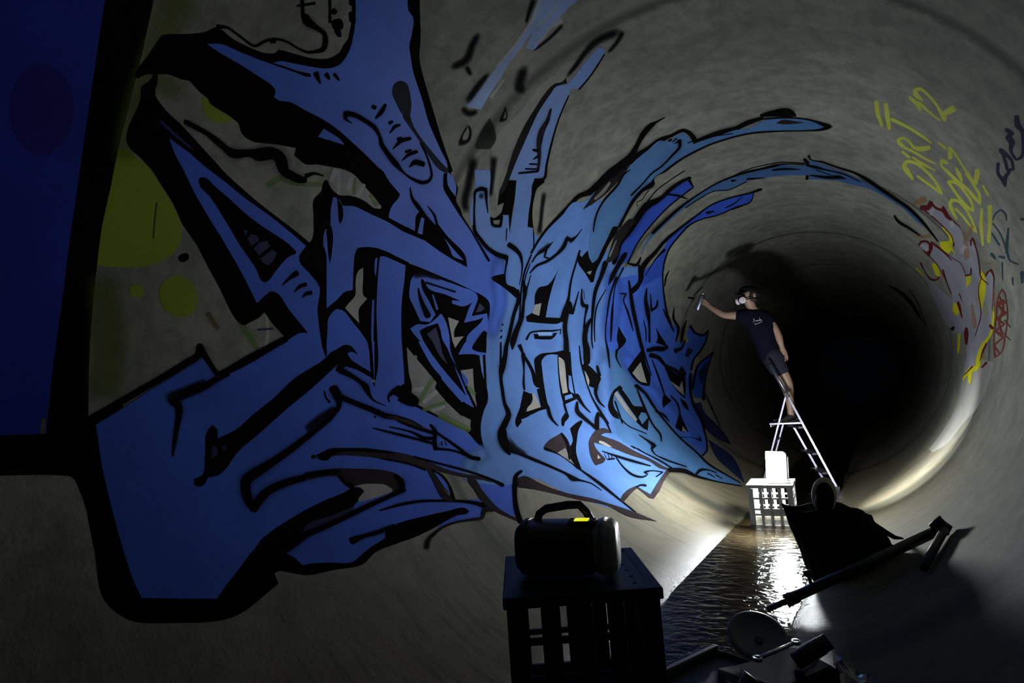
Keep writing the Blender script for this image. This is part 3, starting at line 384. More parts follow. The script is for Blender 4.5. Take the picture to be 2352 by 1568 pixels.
b5 F 9574 9302 5 375 73 21 184 37 336 86 718 148 81 27 130 60 91 18 48 3 44 -20 45 -53 39 -76 24 -95 -3 -133 -12 -141 -98 -10 -49 -14 -39 -21 -115 -82 -43 -19 -293 -75 -202 -60 -153 -59 -73 -13 -33 6 -33 16 -95 70 -33 19 -33 12 -34 1 -38 -14 -77 -47 -38 -18 -37 -8 -73 5 -142 42
k R 11395 9674 -2 -184 -98 147 0 -154 -68 120 5 -135 -68 86 8 -116 -69 67 7 -108 -36 90 4 -110 -35 101 2 -120 -33 117 0 -137 -156 160 -6 -254 -89 242 -6 -280 -88 253 -7 -277 -121 230 -3 -264 -150 185 -1 -265 -52 244 -13 -267 -11 261 -23 -263 -1 263 -32 -254 8 259 -40 -240 -104 310 -29 -173 -3 182 -22 -165 -11 167 -15 -159 -19 153 -9 -155 -24 144 -6 -153 -89 113 -6 -157 -24 147 -9 -157 -74 135 -11 -150 -45 138 -12 -143 -42 136 -14 -133 -39 132 -15 -121 -11 123 -16 -113 -51 128 -14 -90
k R 9560 9189 -56 6 76 256 -37 -2 43 214 -14 29 35 -32 3 58 172 -6 3 59 87 -38 4 59 218 -18 3 59 315 27 2 59 489 37 1 59 69 -38 0 59 181 14 -1 60 130 -25 0 72 45 -46 -24 38 22 81 -34 -25 28 224 -45 -42 34 138 -44 -75 18 152 -30 -119 -10 143 -9 -128 -32 112 0 -112 -78 61 1 -79
k R 9957 9357 -17 -41 -51 282 -29 -70 -3 192 -32 -65 7 180 -27 -48 -11 234 -13 -25
k R 9498 8881 2 34 104 -18 3 35 185 -18 3 34 132 -28 2 34 52 -26 2 34 81 -6 0 33 167 65 1 34
k R 10136 9372 7 35 73 -123 10 62 17 -77 9 66 20 -74 8 67 52 -65 4 61 145 -31 2 43 198 5 2 36
k R 10393 8963 8 -13 -32 -64 6 -14 -30 -39 2 -23 -25 29 -4 -24 -24 61 -5 -23 -26 43 -2 -25 -33 1 1 -23 -35 -9 1 -23 -108 -31 0 -24
b6 F 10607 10209 -164 -38 -121 -20 -79 -4 -193 8 -115 -8 -113 -21 -458 -110 -288 -62 -224 -31 -290 -25 -69 -13 -166 -42 -129 -20 -32 4 -33 14 -96 61 -33 9 -32 -5 -33 -24 -33 -48 -79 -186 -32 -32 -32 2 -31 24 -62 75 -30 28 -174 133 -58 40 -198 121 -206 161 -122 85 -94 58 -92 49 -335 134 -58 34 -208 144 -62 38 112 75 37 17 37 5 34 -11 34 -32 65 -83 31 -25 64 -37 163 -67 199 -59 156 -58 63 -10 32 3 33 10 101 53 33 11 71 3 137 -28 67 2 66 14 234 79 100 13 -3 -206 208 -19 247 7 215 -4 70 -8 134 -32 34 -1 34 5 40 17 121 80 40 18 77 17 37 1 37 -9 32 -22 116 -159 31 -26 34 -14 69 -10 216 13 466 84 124 15 77 1 272 -20 170 2 44 5 44 13 42 22 172 124 -134 -154 -44 -42 -39 -28 -80 -35
k R 10618 10293 -13 -145 -143 148 -10 -137 -208 114 -9 -124 -255 69 -7 -105 -240 40 -5 -72 -149 27 -3 -60 -210 -7 -4 -62 -144 30 -5 -66 -198 39 -7 -77 -197 66 -10 -106 -46 101 -11 -106 -129 93 -9 -90 -47 83 -8 -86 -49 76 -8 -90 -78 75 -9 -115 -77 85 -9 -118 -92 54 -6 -65 -45 48 -5 -49 -45 48 -5 -44 -141 76 -7 -60 -68 64 -7 -67
k R 9084 9994 -2 -32 -88 -13 -2 -31 -177 -75 -2 -31 -55 5 -3 -31 -82 8 -3 -31 -165 3 -3 -32 -187 -9 -4 -40 -74 32 -4 -43 -44 45 -5 -42 -188 76 -4 -36 -45 41 -4 -35 -45 33 -3 -33
k R 7899 9601 -42 -98 25 268 -56 -93 52 124 -40 26 49 59 -10 29
k R 7821 9405 -39 -61 27 164 -23 -46 7 106 -14 -46 -8 81 -8 -44 -17 64 -7 -47 -21 59 -7 -56 -49 72 -11 -77 -14 92 -13 -81 -120 188 -13 -82 -56 127 -11 -85 -39 104 -11 -87 -91 107 -11 -92 -38 110 -13 -99 -11 113 -14 -105 -28 144 -18 -123 -65 223 -26 -172 -37 244 -30 -190 -100 338 -30 -194 -15 239 -28 -194 -41 249 -26 -196 -45 240 -24 -196 -72 243 -22 -195 -53 225 -21 -196 -111 234 -22 -201 -27 224 -24 -200 -23 230 -24 -199 -46 253 -24 -195 -119 308 -21 -180 -151 316 -16 -138 -60 186 -12 -116 -40 138 -10 -101
k R 7856 9924 -16 -112 -55 163 -21 -141 -5 155 -20 -141 -31 160 -18 -122 -35 136 -13 -93 -41 105 -9 -70 -42 80 -8 -64 -121 82 -9 -71 -41 87 -9 -72 -60 114 -10 -67 -105 161 -8 -55 -39 86 -7 -51
k R 7868 10417 -9 -74 -97 117 -14 -117 -41 135 -15 -141 -40 148 -15 -160 -14 157 -14 -167 -45 146 -10 -175 -73 106 -8 -189 -17 166 -11 -189 -11 171 -18 -176 -19 156 -15 -125 -24 106 -8 -63
k R 7932 10377 -39 24 77 229 -40 27
k R 8814 10313 -16 -101 -117 161 -10 -71 -98 105 -6 -46
k R 9036 10191 -19 -118 -36 118 -9 -54
k R 9918 10344 -5 -54 -114 46 -4 -50 -144 26 -4 -44 -180 24 -4 -43 -56 48 -6 -44 -23 55 -6 -44 -20 64 -8 -43 -118 210 -8 -44 -20 66 -7 -46 -49 62 -5 -46 -53 39 -4 -46 -56 22 -2 -46 -176 -57 -3 -46
k R 8391 10078 -9 -78 -124 89 -12 -112 -40 115 -14 -111 -38 116 -13 -99 -66 105 -8 -68 -71 66 -4 -35
k R 7761 10091 -8 -46 -114 153 -7 -41 -94 112 -5 -36
b5 F 8837 11046 101 368 37 98 39 67 42 35 42 11 43 -4 87 -24 42 -2 128 16 85 2 84 -16 41 -18 39 -26 39 -35 150 -172 76 -73 118 -94 41 -22 41 -12 44 3 45 16 187 106 209 102 169 38 42 23 43 41 43 57 42 69 173 319 131 191 191 -382 181 -397 -129 -239 -42 -55 -42 -23 -41 2 -43 20 -133 104 -44 29 -45 15 -89 5 -135 -17 -135 -40 -43 -21 -172 -119 -41 -16 -41 -3 -44 17 -89 51 -40 11 -80 4 -123 -22 -205 -54 -209 -73 -81 -14 -78 6 -230 64
k R 8723 10920 11 161 116 -96 10 116 48 -103 11 101 47 -102 10 91 75 -110 11 82 131 -131 10 77 201 -135 8 71 85 -93 7 72 56 -75 6 72 92 -53 5 74 163 -16 4 80 62 -64 6 84 92 -76 7 94 122 -95 9 110 186 -130 12 135 217 -189 15 163 85 -180 13 174 59 -173 9 179 97 -164 9 182 60 -182 14 188 52 -210 22 200 56 -255 26 226 46 -259 22 242 54 -259 14 250 24 -251 10 252 30 -246 2 253 38 -239 -6 251 53 -222 -15 248 101 -179 -16 248
k R 8861 11089 -11 24 92 299 -10 38 38 46 -7 52 36 5 -3 64 33 -28 2 71 30 -52 5 73 28 -68 8 73 27 -78 8 72 98 -105 7 69 28 -71 6 69 164 -51 7 69 61 -72 7 68 59 -84 8 67 24 -81 9 67 48 -107 10 64 154 -247 11 58 45 -113 10 60 78 -122 9 68 51 -104 10 76 52 -101 9 84 22 -89 8 86 59 -78 4 88 200 3 3 86 166 -36 3 86 66 -60 2 86 67 -48 -1 85 72 -30 -3 84 111 18 -6 85 148 82 -9 82 154 129 -9 70 146 154 -11 66 181 235 -13 73 258 368 -18 102 249 295 -21 118 98 34 -26 119 210 296 -30 138
k R 9737 11241 -28 -151 -86 206 -9 -50
k R 9416 11425 -6 -67 -69 58 -6 -67 -33 59 -4 -68 -35 49 -3 -65 -64 7 -1 -57 -133 -106 1 -37
k R 9348 11687 -10 -83 -99 97 -7 -67 -66 69 -5 -56
k R 10781 11176 15 151 126 -161 8 85 28 -87 5 71 65 -69 4 54 68 -45 2 44 177 -21 2 40 106 -42 2 36
k R 11109 12213 0 55 85 -41 1 86 43 -69 -2 95 45 -60 -6 95 171 119 -6 67
k F 11275 10611 -34 55 36 127 39 124 42 108 45 97 49 70 63 32 65 1 46 -6 46 -16 45 -30 41 -47 61 -118 -80 -175 -97 112 -50 42 -49 3 -40 -35 -40 -55
dkg F 10667 3643 -9 21 -4 26 0 25 7 25 14 24 49 64 51 54 35 28 138 76 -23 -84 -29 -74 -33 -66 -60 -105 -15 -16 -17 -12 -19 -10 -19 -6 -18 0 -26 10
dkg R 10930 3883 -57 50 91 37 -39 35 64 31 -31 23 53 36 -27 19 65 81 -27 19 74 88 -36 25 125 183 -58 38 77 15 -63 35 77 24 -64 23 67 10 -61 17 65 78 -45 10
k R 11069 4219 -11 12 74 107 -13 14 63 63 -13 18 71 56 -13 22 63 28 -12 28 29 -15 -7 32 25 -29 -2 38 20 -41 5 43 10 -51 15 43 -4 -56 24 38 -13 -56 29 32 -20 -52 33 25 -27 -46 36 15 -31 -66 34 1 -34 -84 28 -3 -31 -47 23 -5 -30 -44 19 -7 -31 -39 20 -10 -29 -12 24 -14 -58 -48 42 -28 -61 -13 48 -30 -69 -28 47 -31 -66 -26 40 -30 -81 -63 36 -30 -53 -1 31 -35 -40 21 26 -37 -63 -6 20 -27 -32 11 21 -25 -56 -27 30 -22 -48 -17 36 -18 -42 -2 37 -14 -47 -68 37 -5 -45 -112 39 0 -35 -60 40 10 -28 -64 42 16 -23 -50 14 51 20 -39 -12 40 32 -24 -17 26 26 -2 -20 9 20 60 -8 1
k R 10989 3533 -37 -2 36 40 -37 -1
k R 10905 3628 0 35 45 -40 1 46 27 -49 6 47 10 -49 8 43 44 -51 5 23
k R 11043 3798 -21 -36 -9 55 -14 -26
k R 11111 3846 -2 -15 -54 35 -8 -34 -5 42 -16 -32 0 48 -18 -24 0 43 -15 -18
k R 11142 3978 -26 -40 -8 65 -16 -26
k R 11231 3960 -4 -12 -71 57 -12 -38 0 47 -16 -39 5 49 -21 -37 1 64 -27 -29 -6 82 -24 -26
k R 11213 4126 -19 -29 -24 75 -14 -21
k R 11295 4125 -4 -13 -46 48 -10 -30 -6 42 -13 -34 0 47 -18 -35 5 51 -22 -33 -18 90 -23 -30
k R 11324 4245 -4 -13 -28 44 -11 -40 -1 54 -21 -49 15 60 -36 -44 34 55 -48 -27 45 44 -51 -13 44 94 -48 -11
b2 F 11206 4757 11 83 11 33 34 58 41 49 24 20 81 45 -39 -114 -32 -62 -18 -26 -21 -22 -22 -18
k R 11502 4349 -5 12 90 48 -15 27 45 7 -23 28 48 13 -32 29 64 34 -37 35 57 9 -36 34 80 86 -25 21 87 158 -23 18
k R 11615 4684 -7 7 56 96 -16 16 43 29 -16 24 33 -5 -15 29 73 26 -16 36
k F 11712 4602 77 297 -39 32 108 239 73 232 27 76 33 67 19 29 22 24 25 21 81 50 -45 -303 -44 -232 -59 -249 -70 -251 -93 -12
b2 F 11746 4662 6 52 166 45 1 -79
b2 F 11881 5115 89 201 100 255 -5 -135 -3 -43 -8 -37 -14 -29 -38 -38 -43 -54
k R 11243 4719 -10 32 123 42 -13 35 48 2 -19 30 32 -8 -20 26 192 337 -18 21 134 244 -12 15 51 66 -13 15 129 201 -18 26 172 248 -22 36
k R 11643 5519 -14 39 75 13 -24 49 61 9 -33 42 116 159 -39 41 78 73 -44 33 70 77 -50 25 69 92 -57 15 64 76 -62 3 65 176 -68 0
k F 12194 6205 -28 39 -18 39 -52 190 -90 -21 -118 -35 -16 49 59 16 120 18 59 16 57 30 41 30 16 38 7 53 7 123 11 54 22 52 53 94 57 -97 -62 -202 -40 -144 -33 -142 -25 -139
k R 11675 5609 10 -42 -215 -114 7 -27 -103 -32 8 -30 -74 -16 8 -37 -27 29 4 -42 -19 42 -4 -47 -7 55 -18 -48 3 74 -30 -50 19 80 -43 -42 36 71 -45 -24 37 43 -41 21 50 -19 -19 55 115 50 -11 32 124 99 -5 15
dks G 11346 5422 -84 -66 54 175 -85 -70
k R 11485 5775 -16 44 84 28 -23 40 40 0 -33 18 35 28 -35 -10 28 51 -33 -21 24 60 -33 -23 18 76 -18 -54 -17 46 5 -54 -100 10 4 -36
k R 11502 5836 -22 -19 -29 198 -22 -19
k R 11532 6178 -4 22 149 67 -3 19
k R 11743 6344 -62 20 82 127 -61 33 77 50 -53 45 73 30 -39 59 54 -25 -31 63 49 -30 -23 62 44 -31 -18 57 65 -3 -11 45 33 -26 -8 42 54 -13 -4 36 102 0 -1 26 129 -12 0 17
k R 12280 6857 -15 81 107 -33 -13 94 34 -88 -7 97 30 -95 0 98 25 -102 4 97 132 -147 5 90 178 -138 4 88 126 -132 4 91 71 -124 10 92 76 -144 6 100 106 -136 4 110 44 -136 12 116 79 -194 19 147 30 -177 15 148 34 -164 12 126 39 -135 5 94 20 -99 2 84 48 -91 -3 74 148 -89 -5 80 113 -96 -4 76 60 -84 -8 80 36 -81 -12 85 92 -76 -17 109 40 -111 -11 118 31 -126 0 125 15 -137 18 121 -1 -143 34 111 51 -252 49 108 19 -213 42 109 -15 -142 33 117 -4 -144 21 123 6 -141 12 125 42 -149 -3 122 32 -128 -12 123 66 -122 -24 129 72 -114 -26 124 47 -112 -25 112 84 -64 -15 65
k R 13019 6577 -1 37 129 -51 -1 43 154 -70 0 48
k R 12114 6939 -10 35 108 32 -23 90 47 -77 -22 104 44 -93 -17 113 39 -104 -11 115 34 -107 -6 110 56 -96 -2 89 55 -80 -3 74 55 -69 -3 75 82 -77 -4 92 79 -108 3 113 21 -121 6 117 44 -142 13 122 142 -230 18 138 65 -198 18 158 12 -175 14 162 17 -171 8 155 21 -154 3 136 79 -108 1 45
k R 11741 6953 1 40 218 -66 0 46 106 -42 -1 44 137 -25 -2 40 188 5 -3 41 105 -21 -2 39 78 -26 -2 36 52 -32 -1 35 51 -40 0 38 52 -54 2 45 51 -72 5 56 102 -124 8 83
k R 11861 7013 0 23 156 -38 1 27 52 -28 0 28 54 -23 -1 31 163 -4 -2 41
k R 11123 7936 2 21 76 -39 3 31 22 -41 5 37 19 -53 8 47 14 -70 13 61 29 -121 23 99 -18 -93 60 43 -66 -86 50 -22 -55 -90 39 53 13 -65 -4 96 64 -83 -2 110 29 -108 4 115 23 -118 10 115 12 -121 15 109 33 -131 18 90 29 -122 18 74 29 -118 19 68 25 -122 22 66 19 -126 25 64 14 -130 29 54 27 -179 26 45 -5 -86 23 48 1 -82 18 50 34 -96 10 45 69 -96 6 27
dks G 11474 7261 29 145 41 -211 40 171 -20 -191 48 168 -5 -217 57 146 14 -233 49 116
k R 11460 7366 4 18 88 -97 10 47 32 -90 17 53 6 -82 19 50 51 -151 15 43 12 -69 11 43 38 -68 6 41 68 -65 5 34
k R 11598 7268 -2 60 86 -37 -1 56 40 -39 -22 33 23 116 -22 -1
k R 12020 7124 0 23 165 -36 0 34 85 -47 2 36 85 -54 2 35
k F 11791 7847 782 -40 -26 453 -195 162 41 46 41 33 34 -2 35 -22 35 -38 34 -49 29 -55 23 -56 17 -59 10 -67 11 -148 14 -354 9 -384 -71 -44 -51 120 -28 50 -27 27 -30 11 -32 -1 -136 -45 -34 -3 -32 7 -41 16 -38 28 -23 48 -30 138 -21 58 -30 43 -34 34 -36 26 -69 38 -32 10
hol F 12418 7429 -43 182 116 -2 78 -6 -18 -212
k R 11440 8205 -3 65 118 -22 -2 58 118 -24 -1 54 206 -21 -2 61 90 -45 -3 66 178 -10 -5 76 62 -67 -3 86 32 -88 -2 95 58 -109 1 122 54 -146 5 157 50 -183 9 183 47 -204 13 184 105 -223 14 145
k R 12422 8381 -7 176 63 -170 -4 171 147 -166 -5 157 63 -152 -8 154 69 -142 -15 154 134 -117 -18 166 75 -155 -13 176 99 -180 -8 192 128 -203 -11 206 127 -208 -11 203 97 -208 -8 198
k R 12294 8437 -28 143 171 -35 -30 167
k R 12061 8715 0 32 101 -40 0 46 96 -60 1 59 174 -99 3 80
k R 12005 8798 -3 40 107 -1 -6 58 41 -43 -9 66 84 -23 -19 100 64 -68 -36 113 71 -25 -64 50 60 56 -60 -22 43 56 -45 65 53 -88 0 112 121 -100 -1 71 61 -67 -1 61 65 -56 -3 64 128 -59 -3 87
k R 12459 9388 12 84 92 -218 20 150 18 -187 17 171 18 -195 12 184 59 -214 3 195 68 -206 -5 196 76 -195 -14 202 51 -198 -23 210 138 -179 -30 266 58 -264 -22 278 82 -278 -12 283 142 -298 -9 279
k R 11472 9177 -7 216 128 -153 -4 178 94 -144 0 155 61 -147 4 147 185 -160 2 143 63 -135 -3 140 98 -113 -7 133 225 -54 -6 117 265 -35 -4 72 102 -50 -4 62 167 -40 -4 58 75 -32 -6 53 82 -16 -5 46
k R 11190 9723 9 193 87 -196 11 193 184 -212 9 191 129 -199 8 195 27 -190 7 181 28 -170 6 154 100 -107 2 38
k R 11631 9916 -1 97 65 -85 1 93 229 -66 -1 73 100 -48 -3 68 202 -7 -3 61 102 -36 -2 59 104 -43 -1 53 173 -37 -2 45 104 -30 -2 45 104 -20 -6 55 40 -42 -8 60 129 -5 -11 92 43 -80 -10 97 76 -77 -8 98 107 -76 -5 83 173 -67 -3 54
k R 11419 10016 1 75 65 -64 2 69 199 -65 1 54 66 -45 0 51 34 -42 -1 50 106 0 -3 44 108 17 -3 44 73 -11 -3 51 190 4 -6 95 109 -66 -6 108 105 -77 -7 106 138 -65 -4 89 137 -59 -3 67 102 -57 -1 53
k R 11893 9725 2 28 60 -60 3 33 183 -151 5 49 58 -76 3 54 62 -66 0 57 65 -55 -1 57 100 -41 -3 57 166 -23 -3 53 165 -6 -3 44 101 -25 -2 38
k R 12024 8885 -4 19 140 110 -3 20
k F 10869 8768 -57 183 80 43 41 17 38 8 153 2 74 15 149 41 75 12 162 -7 41 3 41 10 167 58 29 -96 -114 -302 -93 -319 -25 -64 -29 -49 -32 -31 -80 -22 28 118 -136 88 72 106 32 60 64 188 -35 53 -38 43 -37 16 -41 -4 -81 -23 -159 -27 -114 -36
hol F 11718 8772 -59 152 80 4
dk F 10933 9011 -38 -5 -38 2 -152 35 -77 11 -41 221 111 40 148 40 40 6 119 5 40 10 39 19 41 39 81 100 41 25 37 -1 39 -15 37 -29 34 -41 29 -52 46 -137 -116 -48 -115 -55 -230 -142
pale R 11044 9160 -1 51 155 7 -1 67 124 -33 0 79
k R 11610 10530 -15 62 154 139 -23 109 156 61 -27 152 229 87 -33 191 266 129 -33 190 134 -59 -30 188 101 -108 -28 192 179 -48 -27 201 299 61 -27 196
k F 12898 12174 149 108 202 116 157 110 53 20 55 -6 49 -31 148 -161 -16 -307 -15 -136 -24 -118 -31 -103 -37 -92 -78 -155 -40 -60 -128 -149
hol F 13179 12040 107 58 108 46 145 44 98 17 -28 -334 -27 -109 -37 -85 -86 -146 -40 -78
k R 12885 12109 -20 129 174 35 -15 111 134 -6 -12 97 166 3 -9 86 166 -13 -8 73
k R 11898 10393 -12 -11 -6 217 -25 -24 12 89 -26 51 51 -73 4 75 37 -81 2 63 38 -55 -2 53 38 -24 -8 49 41 -1 -12 48 138 195 -19 76 120 87 -18 83 120 72 -15 78 190 162 -8 46
k R 11626 11576 -6 59 194 48 -16 154 94 -83 -27 178 104 -83 -39 204 147 -49 -41 241 110 -142 -34 238 104 -130 -26 198 96 -96 -17 151 54 -108 -15 135 90 -67 -10 118 127 -54 -7 117 87 -90 -7 123 128 -91 -7 130
k R 11705 11920 -7 46 162 152 -9 66 85 13 -11 87 84 -24 -13 116 67 -14 -47 -14 -1 154 -30 -115 -13 210 -25 -128 -25 187 -11 -141 -40 130 4 -127 -94 34 6 -82
k R 11938 13042 -13 42 153 320 -31 106 100 77 -34 125 135 159 -29 118 169 265 -20 86
k R 11833 13762 -5 64 47 -32 -5 82 138 -6 -11 134 55 -95 -17 145 61 -86 -27 146 70 -49 -38 138 143 204 -43 173 77 -98 -32 202 64 -160 -18 216 55 -187 -8 211 49 -195 -2 196 46 -191 1 176 182 -197 1 91
k R 12036 15059 1 78 163 -173 4 211 52 -234 2 241 47 -249 0 253 49 -251 -3 253 99 -234 -3 233 98 -215 -1 203 49 -204 -1 193
k R 12173 15496 -52 156 149 246 -44 137 75 15 -47 108 69 62 -50 70 73 332 -56 17 58 207 -59 -17 48 238 -56 -70 28 265 -43 -141 -7 273 -24 -162 -91 299 -10 -93
k F 12498 10724 145 275 89 187 48 17 64 -88 38 -76 135 -349 -88 97 -44 18 -41 -32 -41 -42 -41 -20 -43 -7 -44 2 -133 20
k F 12366 12920 142 346 152 423 118 280 -61 -946 -28 71 -49 61 -53 -2 -55 -44 -112 -137
k R 12973 10665 2 111 86 -134 -1 88 45 -89 -5 78 43 -60 -8 68 45 -35 -11 59 147 113 -6 33
k R 12277 12016 -6 35 145 149 -9 60 82 8 -7 68 83 -23 -4 68 163 -10 -3 56
k R 12948 7301 -11 -55 -69 120 -11 -40 -8 67 -16 -28 3 64 -19 -18 10 63 -20 -10 -8 280 -24 -4 7 287 -24 -6 8 130 -21 -10 -12 206 -13 -8
k F 12851 7475 -7 130 30 35 -26 413 -51 50 -8 128 76 -110 29 -65 13 -77 11 -245 4 -224
lb F 12815 7587 -28 461 49 -31 23 -388
k R 12722 8320 -1 30 80 -39 0 30
k F 13037 7016 -27 104 60 42 77 39 28 26 80 96 57 53 90 65 94 50 65 25 102 25 -19 -115 -18 -41 -26 -24 -31 -12 -110 -5 -36 -6 -32 -14 -62 -44 -59 -51 -118 -104
k R 13168 7108 -8 122 133 -100 -3 66 79 -65 -1 42 52 -55 1 39 157 -108 -1 59 90 -76 -3 60
k F 13203 7507 -27 56 -22 66 -17 65 -12 70 -28 393 -33 228 -6 77 9 176 111 -152 -28 -148 -10 -75 -6 -166 2 -86 8 -82 14 -74 21 -62 52 -83 34 -24 38 -5 77 2 265 -28 215 -31 106 5 -23 -232 -135 14 -135 2 -14 110 -65 -13 -130 -38 -66 -9 -136 3 -32 12
k F 13684 7033 38 126 11 70 2 76 97 -103 30 -39 27 -46 50 -118 45 -50 -38 279 -6 70 -2 70 4 66 24 195 29 -328 45 -275 30 -128 37 -119 81 -194 -35 -9 -30 5 -30 20 -30 31 -124 170 -31 35 -95 87
hol F 13734 7244 -1 78 102 34 104 28 46 -412 -50 36 -27 55 -22 73 -25 58 -29 26 -32 11
b3 R 14110 6757 -26 0 -35 518 -28 -1
k F 13150 8225 -76 472 148 -2 223 -23 218 -16 110 -21 94 -32 71 -480 -109 -3 -73 5 -467 84
hol F 13167 8252 15 80 22 60 28 45 43 18 117 -3 352 -76 16 -187 -75 11 -187 16 -221 29
b3 F 13797 8243 -24 253 60 10 34 -299
b3 F 13463 8527 15 93 146 -10 147 -26 -20 -76 -23 -40 -30 -16 -35 1 -39 13 -123 55
k R 13948 7542 -7 102 99 -124 -8 108 40 -111 -12 107 43 -102 -16 102 52 -82 -17 85 51 -57 -16 66 45 -35 -16 53 68 17 -10 32
k R 13920 8100 -6 75 130 -86 -6 69 96 -72 -7 68
k F 14258 7801 -47 26 -45 35 -35 57 -66 150 92 44 51 -161 63 -99
k R 13828 8593 -35 159 146 -53 -23 106 78 -48 -20 80 70 -14 -18 62 90 41 -11 41
k R 13917 8561 4 77 83 -178 6 129 26 -158 -2 149 37 -162 -19 163 53 -152 -35 161 64 -134 -44 153 69 -117 -47 144 209 114 -31 102 138 4 -39 141
k R 12961 9019 -3 34 68 -26 -3 41 134 -35 -4 56 70 -49 -6 61 94 -40 -7 60 212 0 -6 53 220 -8 -6 54 98 -33 -8 57 128 -18 -12 67 158 -2 -15 89 102 -55 -17 100 190 -44 -18 117
k F 13236 9210 92 264 27 56 169 294 99 -154 37 -97 27 -178 -11 -84 -21 -69 -27 -40 -36 -10 -128 26 -39 -12 -72 -89 -36 -15 -40 45
hol F 13387 9198 126 84 42 10 43 -20 60 -76 -117 -19 -40 -1
k R 13311 9682 -11 96 171 -83 -15 147
k R 13633 9485 15 153 83 -243 9 132 26 -153 0 128 37 -139 -6 124 44 -125 -11 118 47 -110 -14 111 49 -96 -17 103 49 -80 -19 92 51 -54 -20 77 102 73 -10 36
k F 14321 8018 -70 269 -35 230 35 15 94 -219 33 -65 31 -50 227 -316 67 -74 36 -30 72 -47 108 -61 72 -48 -25 -48 -27 -40 -31 -17 -35 -1 -38 10 -157 62 -38 32 -30 58 -52 161 -30 63 -38 38 -41 24
dk2 F 14525 6993 -49 120 -37 133 -27 146 -48 312 38 37 40 28 39 7 42 -7 43 -17 35 -24 36 -33 106 -119 -63 -199 -104 -237
hog F 14640 7274 -44 305 143 -35 35 -6 114 2 -113 -140
k R 14559 6996 -36 66 119 166 -14 32 47 34 -9 24 67 54 -7 22 71 42 -7 23 202 140 -13 46 142 42 -20 76 108 -26 -22 93 66 -69 -22 97 88 -65 -21 97 88 -69 -18 92 86 -67 -16 82 130 -49 -12 65 105 -47 -10 56 127 -44 -7 48 102 -47 -6 41
k R 14386 7654 -11 71 118 -61 -11 86 37 -88 -9 89 34 -94 -5 88 30 -98 -2 85 26 -99 2 81 49 -119 5 70 126 -189 4 47
k R 14194 6164 13 143 53 -207 16 174 11 -195 6 188 24 -202 -10 200 42 -206 -23 204 54 -202 -34 202 64 -193 -43 195 71 -178 -51 182 76 -158 -59 164 80 -131 -65 139 91 -59 -55 94 76 -19 -39 70 64 -10 -32 58 143 164 -32 63 133 146 -27 56 88 59 -25 56 123 112 -22 56 58 -8 -23 63 42 -45 -24 72 45 -61 -25 88 58 -88 -32 122 67 -112 -46 142 67 -104 -54 121 81 23 -26 54 39 -12 -21 44 64 77 -14 33 48 34 -13 34 32 -7 -11 34 53 5 -8 30 102 20 -5 22
dks G 14311 6177 -36 193 157 -202 -51 249 105 -231 -77 249 101 -227 -90 236 142 -142 -100 188 158 -24 -70 143
dk2 F 14558 8444 -54 138 -33 98 -30 104 -22 108 -10 94 -3 97 4 88 15 77 24 66 29 53 52 54 -27 -293 6 -99 15 -86 127 389 49 119 29 57 164 244 196 333 58 90 62 80 37 38 115 96 37 39 34 47 189 351 -85 -249 -71 -240 -53 -129 -31 -45 -35 -27 -75 -31 -35 -26 -31 -39 -56 -105 -145 -379 -154 -334 -72 -172 -64 -185 -96 -318 37 -26 35 -15 35 -3 33 6 132 55 34 7 36 -106 14 -88 5 -267 -67 10 -33 9 -40 20 -80 58 -123 121 -41 52
hol F 14604 8777 32 110 28 59 33 47 70 83 -19 -119 -23 -73 -88 -171
hol F 14821 8420 63 14 3 -116
k R 14404 9019 -9 -164 -79 252 -10 -172 -45 227 -18 -159 -54 243 -19 -125 -1 110 -52 8 71 -9 -33 105 60 -54 -28 96 56 -54 -22 90 46 -67 -16 87 43 -72 -12 82 41 -75 -9 78 39 -77 -7 75 167 -99 -5 58
k R 14792 8624 -12 28 172 321 -32 81 189 311 -37 102 124 134 -31 90 136 209 -16 50
k R 14925 8941 -5 47 64 -56 -6 51 95 -73 -6 58 65 -66 -9 63 65 -59 -12 71 68 -64 -15 81 69 -62 -20 91 45 -71 -23 92 45 -64 -25 90 68 -11 -28 83 47 -33 -29 77 45 -17 -29 66 40 4 -29 51 32 30 -26 30 20 72 -21 14 6 109 -5 -31 -35 28 15 -73 -30 47 -15 -73 29 94 -33 49 40 118 -22 41 44 94 -18 45 51 72 -17 51 55 61 -20 58 23 6 9 52 -9 -134 23 -16 0 -319 19 -13
k R 14834 8645 -2 22 95 -69 -2 26
k R 14868 8746 -1 22 77 -76 0 26
k R 14892 8843 0 21 65 -82 1 25
k R 14954 8605 -24 31 47 220 -24 33
k F 13736 10326 -75 307 63 126 38 -294 27 -124 40 -96 48 -80 53 -64 50 -47 47 -25 47 -7 145 5 101 9 -50 -175 -31 -66 -32 -34 -38 -20 -40 -7 -39 6 -38 21 -40 38 -81 112 -77 135 -81 178
hol F 13822 10237 -46 152 154 149 159 128 163 103 125 60 43 -106 -245 -220 -275 -201
hog F 14115 10625 84 106 43 35 44 25 91 38 43 -106 -83 -78 -43 -28 -43 -8
k F 13722 10664 111 130 77 79 39 34 99 47 40 49 21 94 23 417 151 37 -42 -298 99 -284 147 6 -131 586 141 -249 137 -259 -62 -148 -38 -55 -129 -118 -37 139 -80 -37 -119 -66 -158 -106 -121 -94 -119 -105
k R 13977 10126 -6 75 114 -79 -6 69 111 -87 -5 64 104 -97 -3 63 102 -107 -2 64
k R 14108 9963 -10 51 68 -11 -10 53 189 44 -10 54 66 -8 -12 53 63 14 -14 51 59 37 -15 48 57 57 -16 44 134 311 -15 42 57 69 -14 43
